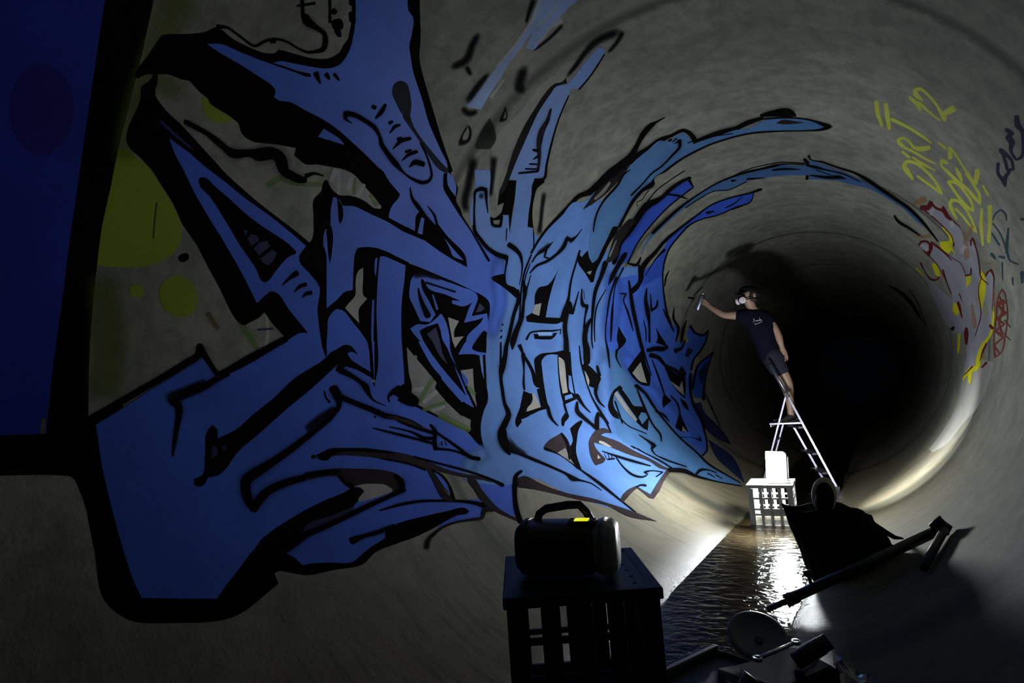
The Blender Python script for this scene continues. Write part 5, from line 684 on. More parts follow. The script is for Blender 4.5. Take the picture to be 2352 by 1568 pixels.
WALL_ART['tag'] = '''
tg R 6900 6968 -46 -54 38 283 -48 -62 41 157 -47 -73 34 171 -43 -80 2 307 -34 -69
tg R 6800 6946 -43 -55 27 387 -51 -73 17 421 -40 -67
tg R 6702 7326 -16 -117 -39 119 -15 -111 -96 109 -13 -100 -101 117 -14 -98 -44 105 -13 -88 -85 91 -7 -54
tg R 6547 6561 -17 -76 -24 118 -23 -99 11 113 -27 -99 15 117 -30 -91 -10 160 -23 -65
tg R 6455 6582 -21 -92 -44 127 -15 -73 -35 94 -10 -59 -39 73 -8 -49 -59 61 -6 -39
tg R 6419 6411 10 50 20 -93 21 97 -9 -117 30 111 -22 -129 40 102 -32 -124 42 79 -31 -72 35 -9 -46 -7 15 -64 -31 33 6 -73 -15 66 -8 -79 -5 79 -14 -75 -47 112 -15 -64 -12 87 -15 -63 -23 107 -17 -64 -6 98 -19 -66 -2 105 -22 -69 -50 233 -29 -96
tg R 6158 6508 28 83 -14 -117 31 79 -26 -103 40 45 -45 -52 38 -28 -68 -50 41 -64 -84 -70 41 -71
tg R 6161 7813 4 63 74 -33 6 88 52 -74 10 103 29 -100 12 107 88 -104 11 110 52 -93 11 110 9 -109 13 112 5 -119 17 116 3 -132 21 128 -4 -149 29 137 -19 -162 43 122 -30 -157 47 21 -57 -38 15 -83 -36 27 5 -79 -19 66 -6 -83 -11 84 -12 -83 -5 95 -15 -86 -1 101 -19 -88 2 117 -22 -87 5 129 -23 -95 0 126 -17 -112 -7 117 -9 -129 -16 121 -3 -146 -22 127 2 -160 -27 130 9 -161 -36 111 17 -145 -84 -33 19 -101
tg R 6557 8188 -18 -113 -52 147 -15 -104
tg R 6429 8158 -10 -83 -71 116 -14 -122 -7 123 -13 -126 -10 122 -11 -125 -12 117 -10 -121 -35 92 -8 -102 -83 30 -4 -57
tg R 6380 8864 21 103 18 -244 42 187 -29 -231 48 205 -18 -287 50 216 -33 -245 50 198 -39 -219 55 150 -52 -153 55 42 -59 -93 42 -32 -52 -28 27 -80 -38 48 8 -120 -28 91 -2 -130 -23 107 -6 -130 -38 97 -10 -126 -10 121 -13 -125 -6 126 -15 -124 -25 138 -17 -123 -41 151 -17 -122 -19 143 -19 -118 -17 147 -19 -115 -32 174 -21 -114 5 142 -23 -118 -22 221 -29 -141 -4 202 -27 -136 4 163 -22 -113 2 107 -24 -25 30 -29 8 96 79 -93 11 124 58 -115 12 127 34 -122 13 124 35 -123 13 119 61 -124 13 106
tg R 6174 7233 -11 -79 -54 92 -11 -87
tg R 5995 7330 43 88 -31 -195 45 92 -28 -182 39 90 -30 -124 35 79 -18 -45 15 -66 -17 91 -16 -91 -21 112 -15 -84 -35 125 -15 -74 -67 163 -13 -67 -36 115 -14 -73 -36 119 -14 -84 -21 109 -14 -90 -46 119 -13 -94 -23 81 17 -54 -19 -64 35 79 -31 -137 42 93 -34 -196 50 110 -27 -279 51 104
tg R 6032 7511 4 100 24 -97 5 141 42 -103 -32 108 41 53 -41 -49 28 114 -26 -78 7 109 -16 -84 -7 98 -12 -87 -36 101 -13 -106 -8 114 -15 -110 -25 130 -15 -117 -5 126 -15 -124 -27 134 -14 -135 -7 135 -14 -138 -30 124 -10 -134 -54 96 -9 -123 -31 109 -11 -121 -8 122 -13 -124 -46 140 -15 -138 -5 140 -15 -140 -26 134 -13 -133 -28 121 -11 -121 -28 74 26 -35 -15 -72 28 95 -6 -183 28 98 -1 -172 24 107 -8 -129 20 109 -3 -122 17 105 1 -113 14 101 56 -116 11 74 109 -135 8 50
tg R 5931 7533 -16 -69 -20 169 -29 -133 16 161 -31 -142 16 161 -30 -135 -20 174 -15 -73
tg R 5955 8144 -22 -125 -68 211 -18 -116 -38 159 -16 -116 -40 161 -18 -137 -21 165 -18 -158 -2 167 -18 -168 -4 170 -15 -173 -7 167 -12 -172 -11 157 -8 -166 -15 140 -5 -152 -40 85 -1 -119 -35 27 28 11 -9 -96 23 98 10 -183 22 100 -4 -135 20 102 -4 -126 19 105 15 -140 16 107 38 -138 14 108 43 -133 14 111 27 -122 13 113 9 -112 10 114 13 -106 6 114 17 -95 2 110 25 -76 -2 106 53 -24 -3 106
tg R 5675 8956 16 110 41 -210 27 170 -10 -205 31 181 8 -244 34 180 -19 -212 39 160 -32 -197 46 112 -45 -183 48 71 -45 -117 40 -34 -48 27 14 -126 -34 70 11 -121 -28 80 4 -127 -22 98 -3 -131 -17 115 -8 -133 -12 126 -12 -134 -10 134 -13 -135 -48 146 -17 -132 -21 158 -19 -129 -76 223 -17 -118 -92 228 -11 -79 -5 53 -15 12 28 -33 4 83 40 -65 6 102 38 -91 9 117 13 -115 11 121 12 -121 12 121 81 -128 11 115 106 -92 10 114
tg R 5586 7291 -12 -69 -64 135 -15 -94
tg R 5486 7872 -29 -92 -37 432 -36 -129 1 271 -35 -143 -23 318 -30 -143 -68 372 -21 -110
tg R 5434 7584 -43 -143 -73 538 -35 -131 -77 594 -35 -143
'''
WALL_ART['navytag'] = '''
nt R 5629 5537 -33 -77 10 144 -35 -86 24 108 -31 -95 15 111 -21 -103 4 103 -13 -100 -2 95 -12 -95 1 92 -17 -87 8 93 -23 -77 14 90 -25 -67 -9 160 -22 -49 -14 145 -21 -52 7 103 -24 -47 21 72 -26 -38 25 61 -27 -21 28 43 -25 4 33 46 -20 16 28 28 -9 46 14 -60 10 64 19 -72 10 68 2 -74 13 69 -2 -80 17 70 -11 -85 25 67 -21 -97 34 61 -29 -158 44 91 -29 -133 33 128 -10 -133 15 132 4 -121 10 121 -7 -100 38 88 -44 -89 41 5 -46 -47 41 6 -43 -86 36 85 -4 -82 3 98 28 -73 3 84
nt R 5590 6274 -9 -125 -9 114 -7 -117 -47 74 -6 -91 -9 82 -8 -85 -6 81 -12 -80 -1 83 -15 -73 3 88 -19 -68 -5 120 -21 -67 12 73 -28 -27 37 39 -20 37 32 7 -19 38 23 -13 0 78 3 -98 20 77 31 -163 21 82 5 -118 21 80 19 -126 19 70
nt R 5577 6517 -30 -71 -7 226 -25 -79 11 109 -21 -89 4 103 -15 -97 -3 101 -11 -102 -21 101 -14 -109 1 113 -18 -107 -10 129 -19 -90 -15 76 21 -30 -13 -56 25 77 -6 -144 31 87 -25 -117 36 78 -33 -106 39 52 -38 -90 36 25 -39 -129 28 13
'''
WALL_ART['tealtag'] = '''
tt R 5295 7703 13 29 1 -211 17 27 -18 -84 18 14 -31 -157 16 -12 -25 -31 9 -44 -23 23 -1 -68 -20 58 -6 -78 -12 79 -11 -80 -4 91 -13 -67 -17 115 -9 -40
tt R 5271 7821 -4 -60 -100 23 -5 -69 -14 67 -7 -70 -11 72 -8 -69 -29 81 -8 -66 -47 96 -8 -71 -76 131 -13 -113 -7 126 -14 -112 -8 126 -13 -105 -11 109 -8 -97 -17 78 -1 -83 -21 39 5 -67 -26 5 8 -52 -64 -147 7 -36
tt R 5124 7398 -15 -57 -57 328 -25 -101 -63 344 -23 -113
tt R 5209 8083 -8 -83 -54 77 -7 -89 -56 75 -6 -94
tt R 5056 8616 -5 -172 -46 99 -3 -131
tt R 4973 8300 15 -56 -74 -177 21 -71
tt R 4907 8281 -17 -96 -69 242 -11 -75 -61 182 -8 -54
tt R 5081 6878 13 -53 -41 -30 13 -52
tt R 4689 8070 -13 -98 -41 139 -9 -76
tt R 4682 7640 -23 -160 -52 215 -15 -111
'''
WALL_ART['burner'] = '''
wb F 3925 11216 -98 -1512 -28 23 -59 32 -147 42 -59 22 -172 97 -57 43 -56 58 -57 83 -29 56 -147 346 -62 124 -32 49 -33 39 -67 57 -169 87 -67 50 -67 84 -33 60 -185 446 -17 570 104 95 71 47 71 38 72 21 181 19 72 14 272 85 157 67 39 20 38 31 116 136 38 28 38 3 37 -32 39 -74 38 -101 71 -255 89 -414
sv F 6158 9885 -53 -436 -33 -25 -132 -127 -32 -19 -30 -7 -74 27 -33 -12 -34 -32 -69 -78 -32 -25 -31 -2 -29 26 -57 85 -31 75 -34 41 -30 -48 -64 -182 8 -154 -81 86 -23 33 -156 306 -74 113 -78 102 -56 -250 28 -383 -48 -85 -26 -16 -25 17 -23 39 -69 175 -24 46 -163 231 -78 124 -100 176 -129 258 -25 69 -22 103 -61 394 -24 87 -28 64 -31 43 -32 28 -34 16 -67 21 -32 17 -31 29 -27 50 -25 76 -21 113 -20 174 -17 216 -61 1098 38 26 38 15 38 5 38 -4 75 -23 111 -53 74 -26 73 -4 38 10 78 40 198 126 196 176 80 62 79 36 38 4 38 -7 38 -20 40 -37 116 -142 78 -68 78 -55 193 -106 227 -59 75 -28 114 -70 76 -56 111 -106 -10 -251 -72 -296 -36 -122 -70 -158 -37 -65 -37 -49 -36 -36 -109 -89 -37 -38 -74 -111 -77 -134 20 -444 21 -235 38 -162 23 -62 24 -48 25 -33 28 -12 30 8 64 39 32 11 30 4 239 -8 59 -7
sv F 5914 13691 -83 193 -43 82 -47 45 -44 -2 -47 -33 -180 -190 -87 -114 -86 -133 -93 -182 -226 -511 -225 -380 -91 -127 -42 -41 -41 -18 -38 10 -34 44 -31 86 -30 155 -83 666 130 917 90 448 48 181 49 151 51 124 51 97 51 73 52 52 51 34 101 32 98 10 47 -4 47 -20 45 -35 88 -106 43 -69 82 -161 155 -377 143 -432
yl F 5752 10790 -162 -757 11 -187 -24 369 -17 85 -26 39 -87 76 87 134 10 324 76 121 67 68 26 -57
yl R 5779 10014 -13 -155 -70 173 -19 -207 -3 230 -28 -223 8 270 -36 -240 -5 368 -45 -291
yl F 5724 12708 -78 -454 -99 213 -96 334 42 181 41 135 43 -17 78 -182
yl F 5115 10677 -54 -399 -32 82 -26 104 -9 154 -1 402
yl F 5008 9431 -37 -30 -35 -21 -30 7 -28 28 -27 45 -26 57 -73 193 -106 412 -134 421 66 -64 95 -109 116 -110 28 -39 25 -51 23 -63 41 -154
yl F 4961 13004 -51 -355 -97 -75 -40 42 -29 211 -24 276 55 207 53 146 39 -24 33 -124
yl R 4525 9475 -10 -88 -30 165 -12 -115 -70 260 -17 -172 -24 249 -19 -191 -48 300 -18 -197 -25 273 -20 -190 -19 297 -24 -184 8 256 -28 -182 14 290 -34 -183 -12 613 -42 -282 1 493 -39 -379 16 467 -38 -426 -11 572 -38 -512 -14 625 -37 -575 -16 667 -35 -600 1 621 -26 -589 -38 561 -24 -505 5 515 -38 -450 31 482 -61 -326 65 671 -87 -221 78 538 -82 -475 45 681 -45 -690 4 708 -15 -684 -24 614 0 -608 -67 408 2 -447 -32 375 1 -384
yl R 3793 12015 -45 -413 -38 837 -37 -420 5 532 -31 -398 0 458 -22 -346 -39 411 -10 -182
yl R 5946 14575 -17 -258 -67 229 -13 -224 -71 175 -10 -187
yls G 4846 10743 -33 -415 -79 431 -24 -346 -62 336 -18 -290
yls G 4677 10075 -38 -363 -93 549 -34 -388 -104 530 -30 -410
yl R 4386 13635 -24 -392 -42 498 -23 -404 -44 495 -22 -415 -83 519 -18 -429
dr R 6181 10033 15 -209 -76 74 19 -234 -54 135 37 -192 -68 33 63 -51 -72 -111 69 75 -62 -286 54 82
dr R 6082 9438 -17 -146 -31 156 -14 -117 -12 118 -10 -106 -17 95 -5 -102 -22 73 0 -107 -49 33 0 -147 -17 134 -11 -173 -5 181 -22 -184 -16 237 -27 -195 2 208 -19 -194 -11 176 -11 -172 -18 135 -7 -136 -48 61 -4 -73 -94 5 -3 -44
dr R 5910 9181 -25 -131 -32 301 -37 -206
dr R 6148 9974 -10 -99 -64 101 -8 -95 -67 86 -7 -89 -92 71 -7 -82 -117 46 -6 -69 -92 65 -6 -69 -17 74 -7 -70 -15 84 -9 -69 -11 95 -10 -67 -7 108 -11 -62 -51 308 -9 -49
dr R 5831 12229 13 188 50 -179 13 185 18 -185 14 183 15 -193 16 184 18 -208 18 189 15 -223 19 195 6 -202 36 142 -48 -265 34 -3 -47 -138 26 -70 -50 -50 13 -130 -46 22 3 -149 -34 89 -8 -160 -19 170 -16 -161 -15 196 -17 -162
dr R 5888 11353 -43 -122 44 614 -78 -208 63 717 -63 -157
dr R 5842 12376 -8 -107 -51 113 -7 -109 -82 98 -7 -111 -51 109 -8 -111 -50 130 -9 -111 -79 172 -9 -108 -263 354 -8 -107 -89 178 -7 -111
dr R 5860 11386 -8 -155 -54 104 -7 -157 -116 30 -7 -167 -53 107 -8 -162 -22 137 -8 -154 -22 131 -9 -141 -85 75 -5 -89
dr R 5323 9239 14 69 3 -146 20 88 -8 -161 27 72 -21 -181 19 -25 -23 87 -13 -92 -74 184 -9 -64 -32 122 -8 -57 -131 315 -10 -63 -68 250 -8 -68 -13 101 -8 -71 -15 86 -5 -72 -19 66 -3 -72 -24 39 0 -69 -27 16 2 -64 -81 -124 3 -61
dr R 4903 9316 20 68 -4 -237 22 64 -19 -140 24 32 -28 -179 17 -40 -27 66 -7 -97 -15 87 -7 -86 -14 84 -7 -77 -13 87 -8 -69 -11 89 -8 -62 -10 92 -9 -57 -82 258 -7 -48 -127 310 -6 -49 -74 194 -6 -55
dr R 5122 10707 20 -34 -78 -482 28 58 -3 -151 18 112 22 -232 14 84
dr R 5927 13718 -26 -215 -61 419 -16 -142 -14 205 -13 -122 -19 171 -10 -108 -23 138 -8 -106 -27 136 -9 -126 -27 160 -11 -165 -28 175 -9 -207 -32 159 -1 -224 -40 86 12 -187 -49 -33 20 -125 -52 -136 23 -58 -41 -212 26 44 -18 -366 20 59
dr R 5490 12260 -23 -182 -86 432 -18 -159 -41 266 -14 -146 -48 228 -11 -128 -85 219 -7 -95
dr R 5128 10584 6 65 20 -81 6 64 69 -144 6 62 19 -81 6 63 21 -67 4 62 23 -45 2 61 29 -16 0 58 31 8 -1 56 98 171 -1 58
dr R 4955 9616 -10 -50 -56 429 -10 -56 -21 198 -10 -63 -8 123 -9 -66 -31 160 -8 -73 -37 136 -8 -78 -40 120 -7 -83 -66 129 -7 -87 -41 126 -7 -90 -37 149 -9 -89 -12 132 -10 -89 -53 266 -11 -85 -137 635 -8 -80 -38 231 -8 -80
dr R 4985 11992 -9 -142 -84 133 -5 -87
dr R 4863 12626 -26 -377 -68 382 -16 -275 -79 250 -9 -164
dr R 4377 12678 -34 -567 -42 582 -25 -467 -13 466 -21 -414
dr R 4313 10019 9 -200 -54 64 10 -192
dr R 4102 10429 -18 -147 -45 391 -18 -164 -6 234 -15 -167 -10 222 -13 -164 -14 205 -11 -154 -71 240 -6 -106
dr R 3657 12484 10 92 117 -980 20 151
dr R 3761 10609 15 104 40 -518 26 168
og R 6275 10049 34 -24 -72 -233 44 -39 -62 -70 43 -68 -58 -17 37 -92 -91 -192 24 -66
og R 6216 9837 32 -125 -114 -232 33 -112
og R 6187 11992 5 -97 -97 -151 9 -158 -71 -24 16 -181 -79 -50 26 -179 -86 -75 32 -187
og R 5515 9212 -28 -129 -79 601 -52 -273 -42 641 -62 -357
og R 5487 8754 -48 -123 6 515 -33 -94
og R 4702 11256 -20 -252 -30 331 -23 -310 -30 381 -25 -367 -28 431 -27 -427 -27 482 -28 -486
og R 4726 9142 -12 -94 -61 226 -11 -93 -45 186 -11 -93 -107 258 -9 -91
og R 5029 9136 17 -23 -65 -355 16 -20
lt R 6009 9887 39 58 -60 -405 74 107
lt R 5663 9339 44 199 -12 -320 44 191
lt R 5984 12380 -12 -489 -41 403 -11 -483
lt R 5371 10041 58 82 -71 -622 62 83
dk R 6480 20370 -22 -470 -26 472 -23 -532 -27 517 -24 -594 -171 496 -35 -840 -11 836 -40 -891 -5 903 -45 -937 -44 995 -53 -1023 8 1063 -56 -1061 -35 1147 -59 -1117 -35 1188 -58 -1132 11 1154 -56 -1118 -39 1144 -53 -1031 -46 1042 -43 -889 -58 864 -32 -724 -20 690 -26 -644
dk R 5968 18044 -17 -223 -57 391 -17 -232 -179 581 -17 -251 -62 411 -18 -254 -62 447 -17 -256 -229 912 -15 -256 -72 453 -14 -254 -77 412 -12 -251 -35 309 -11 -250 -37 289 -10 -247
dk R 4523 14175 78 438 -40 -770 50 270
'''
WALL_ART['redtag'] = '''
rd R 4591 8551 -2 60 33 -4 -2 71 40 7 -15 36 5 87 -16 -64 -7 213 -15 -64 2 134 -14 -66 -17 181 -11 -72 -26 158 -10 -77 -30 142 -9 -82 -95 220 -9 -89 -133 312 -9 -91 -34 146 -8 -92 -36 136 -7 -94 -38 125 -6 -98 -17 107 -5 -101 -18 105 -5 -104 -44 96 -3 -112 -46 89 -3 -122 -70 69 -2 -138 -35 59 23 -25 5 -299 17 70 -1 -185 14 70 1 -141 11 75 7 -127 9 75 10 -114 7 75 13 -103 6 75 15 -97 6 75 80 -140 7 77 129 -240 6 71 90 -168 7 70 52 -112 5 69 35 -88 5 69 100 -88 5 67 36 -80 5 67
rd R 4505 9176 50 34 -72 -510 58 38
rd R 4508 9220 6 -101 -122 -221 10 -124 -18 73 -17 -155 23 206 -32 -57 24 486 -29 -56 19 217 -12 -148 -23 21 14 -93 -75 -205 13 -79 -23 4 -7 -117 9 192 -23 -63 0 507 -26 -79 11 235 -9 -157 -26 25 13 -105 -81 -214 13 -88 -25 5 -6 -123 3 206 -21 -82 -24 525 -22 -93 4 234 -10 -143 -23 50 8 -117 -100 -214 8 -94
rd R 4586 8984 -4 -96 -70 46 -4 -116 -19 105 -6 -123 -15 124 -10 -128 -7 146 -14 -128 -2 163 -18 -125 3 174 -20 -122 -48 369 -18 -134 -2 179 -15 -141 -8 163 -10 -145 -14 144 -6 -143 -18 127 -4 -139 -91 24 -2 -123
rd R 4306 8931 4 -56 -112 -272 3 -38
rd R 4156 9082 7 -49 -109 -408 5 -32
'''

COL = {}
def C_(key, *a, **k): COL[key] = paint(*a, **k)
C_('k', 'black_spray', (0.0035, 0.0032, 0.0035), rough=0.75, spec=0.0)
C_('dk', 'thin_black_spray', (0.014, 0.0125, 0.012), rough=0.75, vary=0.3, spec=0.0)
C_('dk2', 'worn_black_spray', (0.022, 0.017, 0.019), rough=0.75, spec=0.0, vary=0.4)
C_('dkg', 'sooty_spray', (0.020, 0.020, 0.022), alpha=0.85, spec=0.0)
C_('dks', 'black_mist', (0.008, 0.007, 0.009), alpha=0.95, soft=True, spec=0.0)
C_('b1', 'ultramarine_spray', (0.032, 0.076, 0.37))
C_('b2', 'cobalt_spray', (0.035, 0.086, 0.38))
C_('b3', 'azure_spray', (0.066, 0.138, 0.345))
C_('b4', 'teal_blue_spray', (0.046, 0.112, 0.24))
C_('b5', 'deep_blue_spray', (0.019, 0.050, 0.29))
C_('b6', 'dusty_blue_spray', (0.036, 0.080, 0.18))
C_('lb', 'pale_blue_spray', (0.17, 0.28, 0.48))
C_('nv', 'navy_spray', (0.0106, 0.0145, 0.0495))
C_('nvs', 'navy_mist', (0.0132, 0.0198, 0.0726), soft=True)
C_('pb', 'panel_blue_spray', (0.0105, 0.022, 0.22))
C_('pur', 'purple_spray', (0.0231, 0.0099, 0.1452), alpha=0.35)
C_('yg', 'lime_spray', (0.1452, 0.1914, 0.0145))
C_('ol', 'olive_spray', (0.0792, 0.0726, 0.0462))
C_('olt', 'thin_lime_spray', (0.0792, 0.0990, 0.0079), alpha=0.28)
C_('olk', 'crack', (0.0330, 0.0462, 0.0066), alpha=0.8)
C_('pale', 'pale_scraped_concrete', (0.2376, 0.2376, 0.2178), alpha=0.45)
C_('hol', 'bare_buffed_wall', (0.1980, 0.1914, 0.1782))
C_('hog', 'old_grey_paint', (0.1386, 0.1353, 0.1320), vary=0.3)
C_('gr1', 'old_light_grey_paint', (0.2178, 0.2178, 0.2244), alpha=0.5)
C_('wht', 'old_white_paint', (0.3300, 0.3300, 0.3432), alpha=0.55)
C_('grn', 'old_green_spray', (0.085, 0.16, 0.035), alpha=0.5)
C_('brn', 'rust_mark', (0.0924, 0.0528, 0.0264), alpha=0.6)
C_('drip', 'pale_blue_mortar', (0.1122, 0.1782, 0.3432), vary=0.35)
C_('tg', 'yellow_marker_spray', (0.34, 0.35, 0.05))
C_('nt', 'navy_marker_spray', (0.0132, 0.0172, 0.0330), alpha=0.9)
C_('tt', 'teal_marker_spray', (0.0264, 0.0495, 0.0627), alpha=0.85)
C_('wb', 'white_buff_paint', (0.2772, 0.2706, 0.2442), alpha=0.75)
C_('sv', 'silver_spray', (0.1980, 0.1980, 0.2178), rough=0.4)
C_('yl', 'yellow_spray', (0.4092, 0.3828, 0.0132))
C_('yls', 'yellow_mist', (0.3300, 0.3300, 0.0660), alpha=0.6, soft=True)
C_('dr', 'dark_red_spray', (0.0726, 0.0079, 0.0079))
C_('og', 'orange_spray', (0.2772, 0.1320, 0.0462), alpha=0.45)
C_('lt', 'white_highlight_spray', (0.4092, 0.4092, 0.4356), alpha=0.4)
C_('rd', 'red_scribble_spray', (0.1320, 0.0297, 0.0231), alpha=0.9)
C_('dkt', 'thin_grey_mist', (0.020, 0.019, 0.020), alpha=0.65, rough=0.8, spec=0.0)
C_('olts', 'lime_mist', (0.085, 0.105, 0.008), alpha=0.55, soft=True)
C_('mist', 'black_overspray', (0.006, 0.006, 0.012), alpha=0.42, soft=True, spec=0.0)
C_('b1s', 'ultramarine_mist', (0.032, 0.076, 0.37), soft=True)
C_('b2s', 'cobalt_mist', (0.035, 0.086, 0.38), soft=True)
C_('b3s', 'azure_mist', (0.066, 0.138, 0.345), soft=True)

def wall_xyz(s, y, off):
    th = s / R; k = math.floor(th / DTH + 1e-9); mid = (k + 0.5) * DTH
    r = (R * math.cos(DTH / 2) - off) / math.cos(th - mid)
    return (r * math.sin(th), y, R - r * math.cos(th))
def decode(body):
    v = np.cumsum(np.array(body.split(), float).reshape(-1, 2), axis=0) / 2000.0
    return v
def winding(px, py, P):
    x0, y0 = P[:, 0][None], P[:, 1][None]; Q = np.roll(P, -1, 0); x1, y1 = Q[:, 0][None], Q[:, 1][None]
    X, Y = px[:, None], py[:, None]
    left = (x1 - x0) * (Y - y0) - (X - x0) * (y1 - y0)
    return ((y0 <= Y) & (y1 > Y) & (left > 0)).sum(1) - ((y0 > Y) & (y1 <= Y) & (left < 0)).sum(1)
OFF0 = 0.0004; boxes = []
def graffiti(name, key, label, cat, group=None, mist=False):
    verts, faces, mi, alpha = [], [], [], []
    mats, slot = [], {}
    shapes = []
    for line in WALL_ART[key].strip().split('\n'):
        col, kind, body = line.split(' ', 2)
        P = decode(body)
        if kind == 'R':
            if mist and col in ('k', 'dk'):       # overspray beside the firm line
                A, B = P[0::2], P[1::2]; c, h = (A + B) / 2, (A - B) / 2
                Pm = np.empty_like(P); Pm[0::2] = c + h * 2.1; Pm[1::2] = c - h * 2.1
                shapes.append(('mist', 'G', Pm))
            A, B = P[0::2], P[1::2]; c, h = (A + B) / 2, (A - B) / 2
            def cap(k, k2):
                d = c[k] - c[k2]; L = np.linalg.norm(d); hw = np.linalg.norm(h[k]); d = d / L * hw * 0.5 if L > 1e-9 else d * 0
                return [c[k] + h[k] * math.cos(a) + d * math.sin(a) for a in np.linspace(0, PI, 7)[1:-1]]
            P = np.array(list(A) + cap(len(c) - 1, len(c) - 2) + list(B[::-1]) + cap(0, 1)[::-1]); kind = 'F'
        shapes.append((col, kind, P))
    for col, kind, P in shapes:
        bb = (P[:, 0].min(), P[:, 0].max(), P[:, 1].min(), P[:, 1].max())
        lay = 1 + max([q[4] for q in boxes if q[0] <= bb[1] and q[1] >= bb[0] and q[2] <= bb[3] and q[3] >= bb[2]], default=0)
        boxes.append(bb + (lay + (4 if kind == 'G' else 0),)); off = OFF0 + lay * 1.5e-5 + 0.0
        if col not in slot: slot[col] = len(mats); mats.append(COL[col])
        base = len(verts)
        if kind == 'G':
            A = P[0::2]; B = P[1::2]; n = len(A); NC = max(9, int(np.linalg.norm(A - B, axis=1).max() / 0.008))
            L = np.linalg.norm(np.diff((A + B) / 2, axis=0), axis=1); cum = np.concatenate([[0], np.cumsum(L)])
            w0 = max(np.linalg.norm(A - B, axis=1).max() * 0.4, 1e-6); idx = []
            for i in range(n - 1):
                m = max(1, int(L[i] / 0.015))
                idx += [(i, q / m) for q in range(m)]
            idx.append((n - 1, 0.0))
            for i, f in idx:
                i2 = min(i + 1, n - 1); a_ = A[i] * (1 - f) + A[i2] * f; b_ = B[i] * (1 - f) + B[i2] * f
                cu = cum[i] * (1 - f) + cum[i2] * f
                ea = 1.0 if col == 'mist' else min(1, cu / w0, (cum[-1] - cu) / w0)
                if col == 'mist' and (cu == 0 or cu == cum[-1]): ea = 0.0
                for c in range(NC):
                    u = c / (NC - 1); q = a_ * (1 - u) + b_ * u
                    verts.append(wall_xyz(q[0], q[1], off)); alpha.append(math.sin(PI * u) ** 1.3 * ea)
            for i in range(len(idx) - 1):
                for c in range(NC - 1):
                    a = base + i * NC + c; faces.append((a, a + 1, a + NC + 1, a + NC)); mi.append(slot[col])
            continue
        s0, s1 = P[:, 0].min(), P[:, 0].max(); y0, y1 = P[:, 1].min(), P[:, 1].max()
        co = [Vector(p) for p in P]; n = len(co); ed = [(i, (i + 1) % n) for i in range(n)]
        st = R * DTH
        for k in range(int(math.ceil(s0 / st)), int(math.floor(s1 / st)) + 1):
            co += [Vector((k * st, y0 - 0.01)), Vector((k * st, y1 + 0.01))]; ed.append((len(co) - 2, len(co) - 1))
        V, _e, T, *_ = delaunay_2d_cdt(co, ed, [], 0, 1e-7)
        if not T: continue
        T = [f for f in T if len(f) == 3]
        VA = np.array([tuple(v) for v in V]); TA = np.array(T); cen = VA[TA].mean(1)
        inside = winding(cen[:, 0], cen[:, 1], P) != 0
        used = {}
        for f, cx, ok in zip(TA, cen, inside):
            if not ok: continue
            ff = []
            for i in f:
                if i not in used:
                    used[i] = len(verts); verts.append(wall_xyz(VA[i, 0], VA[i, 1], off)); alpha.append(1.0)
                ff.append(used[i])
            faces.append(tuple(ff[::-1])); mi.append(slot[col])
    me = bpy.data.meshes.new(name); me.from_pydata(verts, [], faces)
    at = me.attributes.new('spray', 'FLOAT', 'POINT'); at.data.foreach_set('value', alpha)
    me.update()
    o = obj(name, me, mats, smooth=True)
    me.polygons.foreach_set('material_index', mi)
    me.update()
    return tag(o, label, cat, group)
DG = 'yellow-green dots of an older painting'
graffiti('painted_dot', 'dot1', 'largest yellow-green painted dot, cut by the black border on the left wall', 'painted dot', DG)
graffiti('painted_dot', 'dot2', 'fist-sized yellow-green painted oval below the large cut dot', 'painted dot', DG)
graffiti('painted_dot', 'dot3', 'smallest yellow-green painted dot, left of the oval', 'painted dot', DG)
graffiti('painted_dot', 'dot4', 'yellow-green painted dot peeking out under the black arm of the lettering', 'painted dot', DG)
graffiti('painted_background', 'panel', 'dark blue painted panel with a broad black border at the left end of the wall', 'painted background')
graffiti('graffiti_mural', 'mural', 'huge blue wildstyle graffiti with black outlines sweeping along the left wall', 'graffiti', None, True)
graffiti('graffiti_tag', 'tag', 'yellow handwritten tag reading DIRT 12 high on the right wall', 'graffiti')
graffiti('graffiti_tag', 'navytag', 'dark navy looping tag near the right edge, above the teal one', 'graffiti')
graffiti('graffiti_tag', 'tealtag', 'thin teal looping tag beside the silver graffiti', 'graffiti')
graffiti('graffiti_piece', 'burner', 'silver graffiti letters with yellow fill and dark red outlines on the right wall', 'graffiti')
graffiti('graffiti_scribble', 'redtag', 'narrow red scribble to the right of the silver letters', 'graffiti')

# ------------------------------------------------------------------ materials of the things
M_CRATE = plain('light_grey_plastic', (0.42, 0.44, 0.43), 0.45)
M_GREENRIM = plain('green_plastic', (0.10, 0.36, 0.27), 0.45)
M_BLACKPL = plain('black_plastic', (0.012, 0.012, 0.013), 0.5)
M_ALU = plain('brushed_aluminium', (0.24, 0.23, 0.28), 0.42, 1.0, bump=0.05)
M_DARKMETAL = plain('dark_metal', (0.05, 0.05, 0.055), 0.35, 0.8)
M_CLOTH = plain('black_canvas', (0.010, 0.010, 0.011), 0.85, vary=0.3, bump=0.4, spec=0.06)
M_NAVYBAG = plain('navy_canvas', (0.004, 0.005, 0.016), 0.85, vary=0.3, bump=0.4, spec=0.06)
M_SKIN = plain('skin', (0.30, 0.18, 0.12), 0.55, bump=0.05)
M_TEE = plain('navy_cotton', (0.004, 0.0045, 0.011), 0.9, vary=0.2, scale=14, bump=0.3, spec=0.06)
M_SHORTS = plain('charcoal_cotton', (0.022, 0.022, 0.03), 0.9, vary=0.2, scale=14, bump=0.3, spec=0.06)
M_CAP = plain('black_cotton', (0.008, 0.008, 0.009), 0.9, spec=0.06)
M_SHOE = plain('grey_canvas_shoe', (0.05, 0.048, 0.046), 0.8)
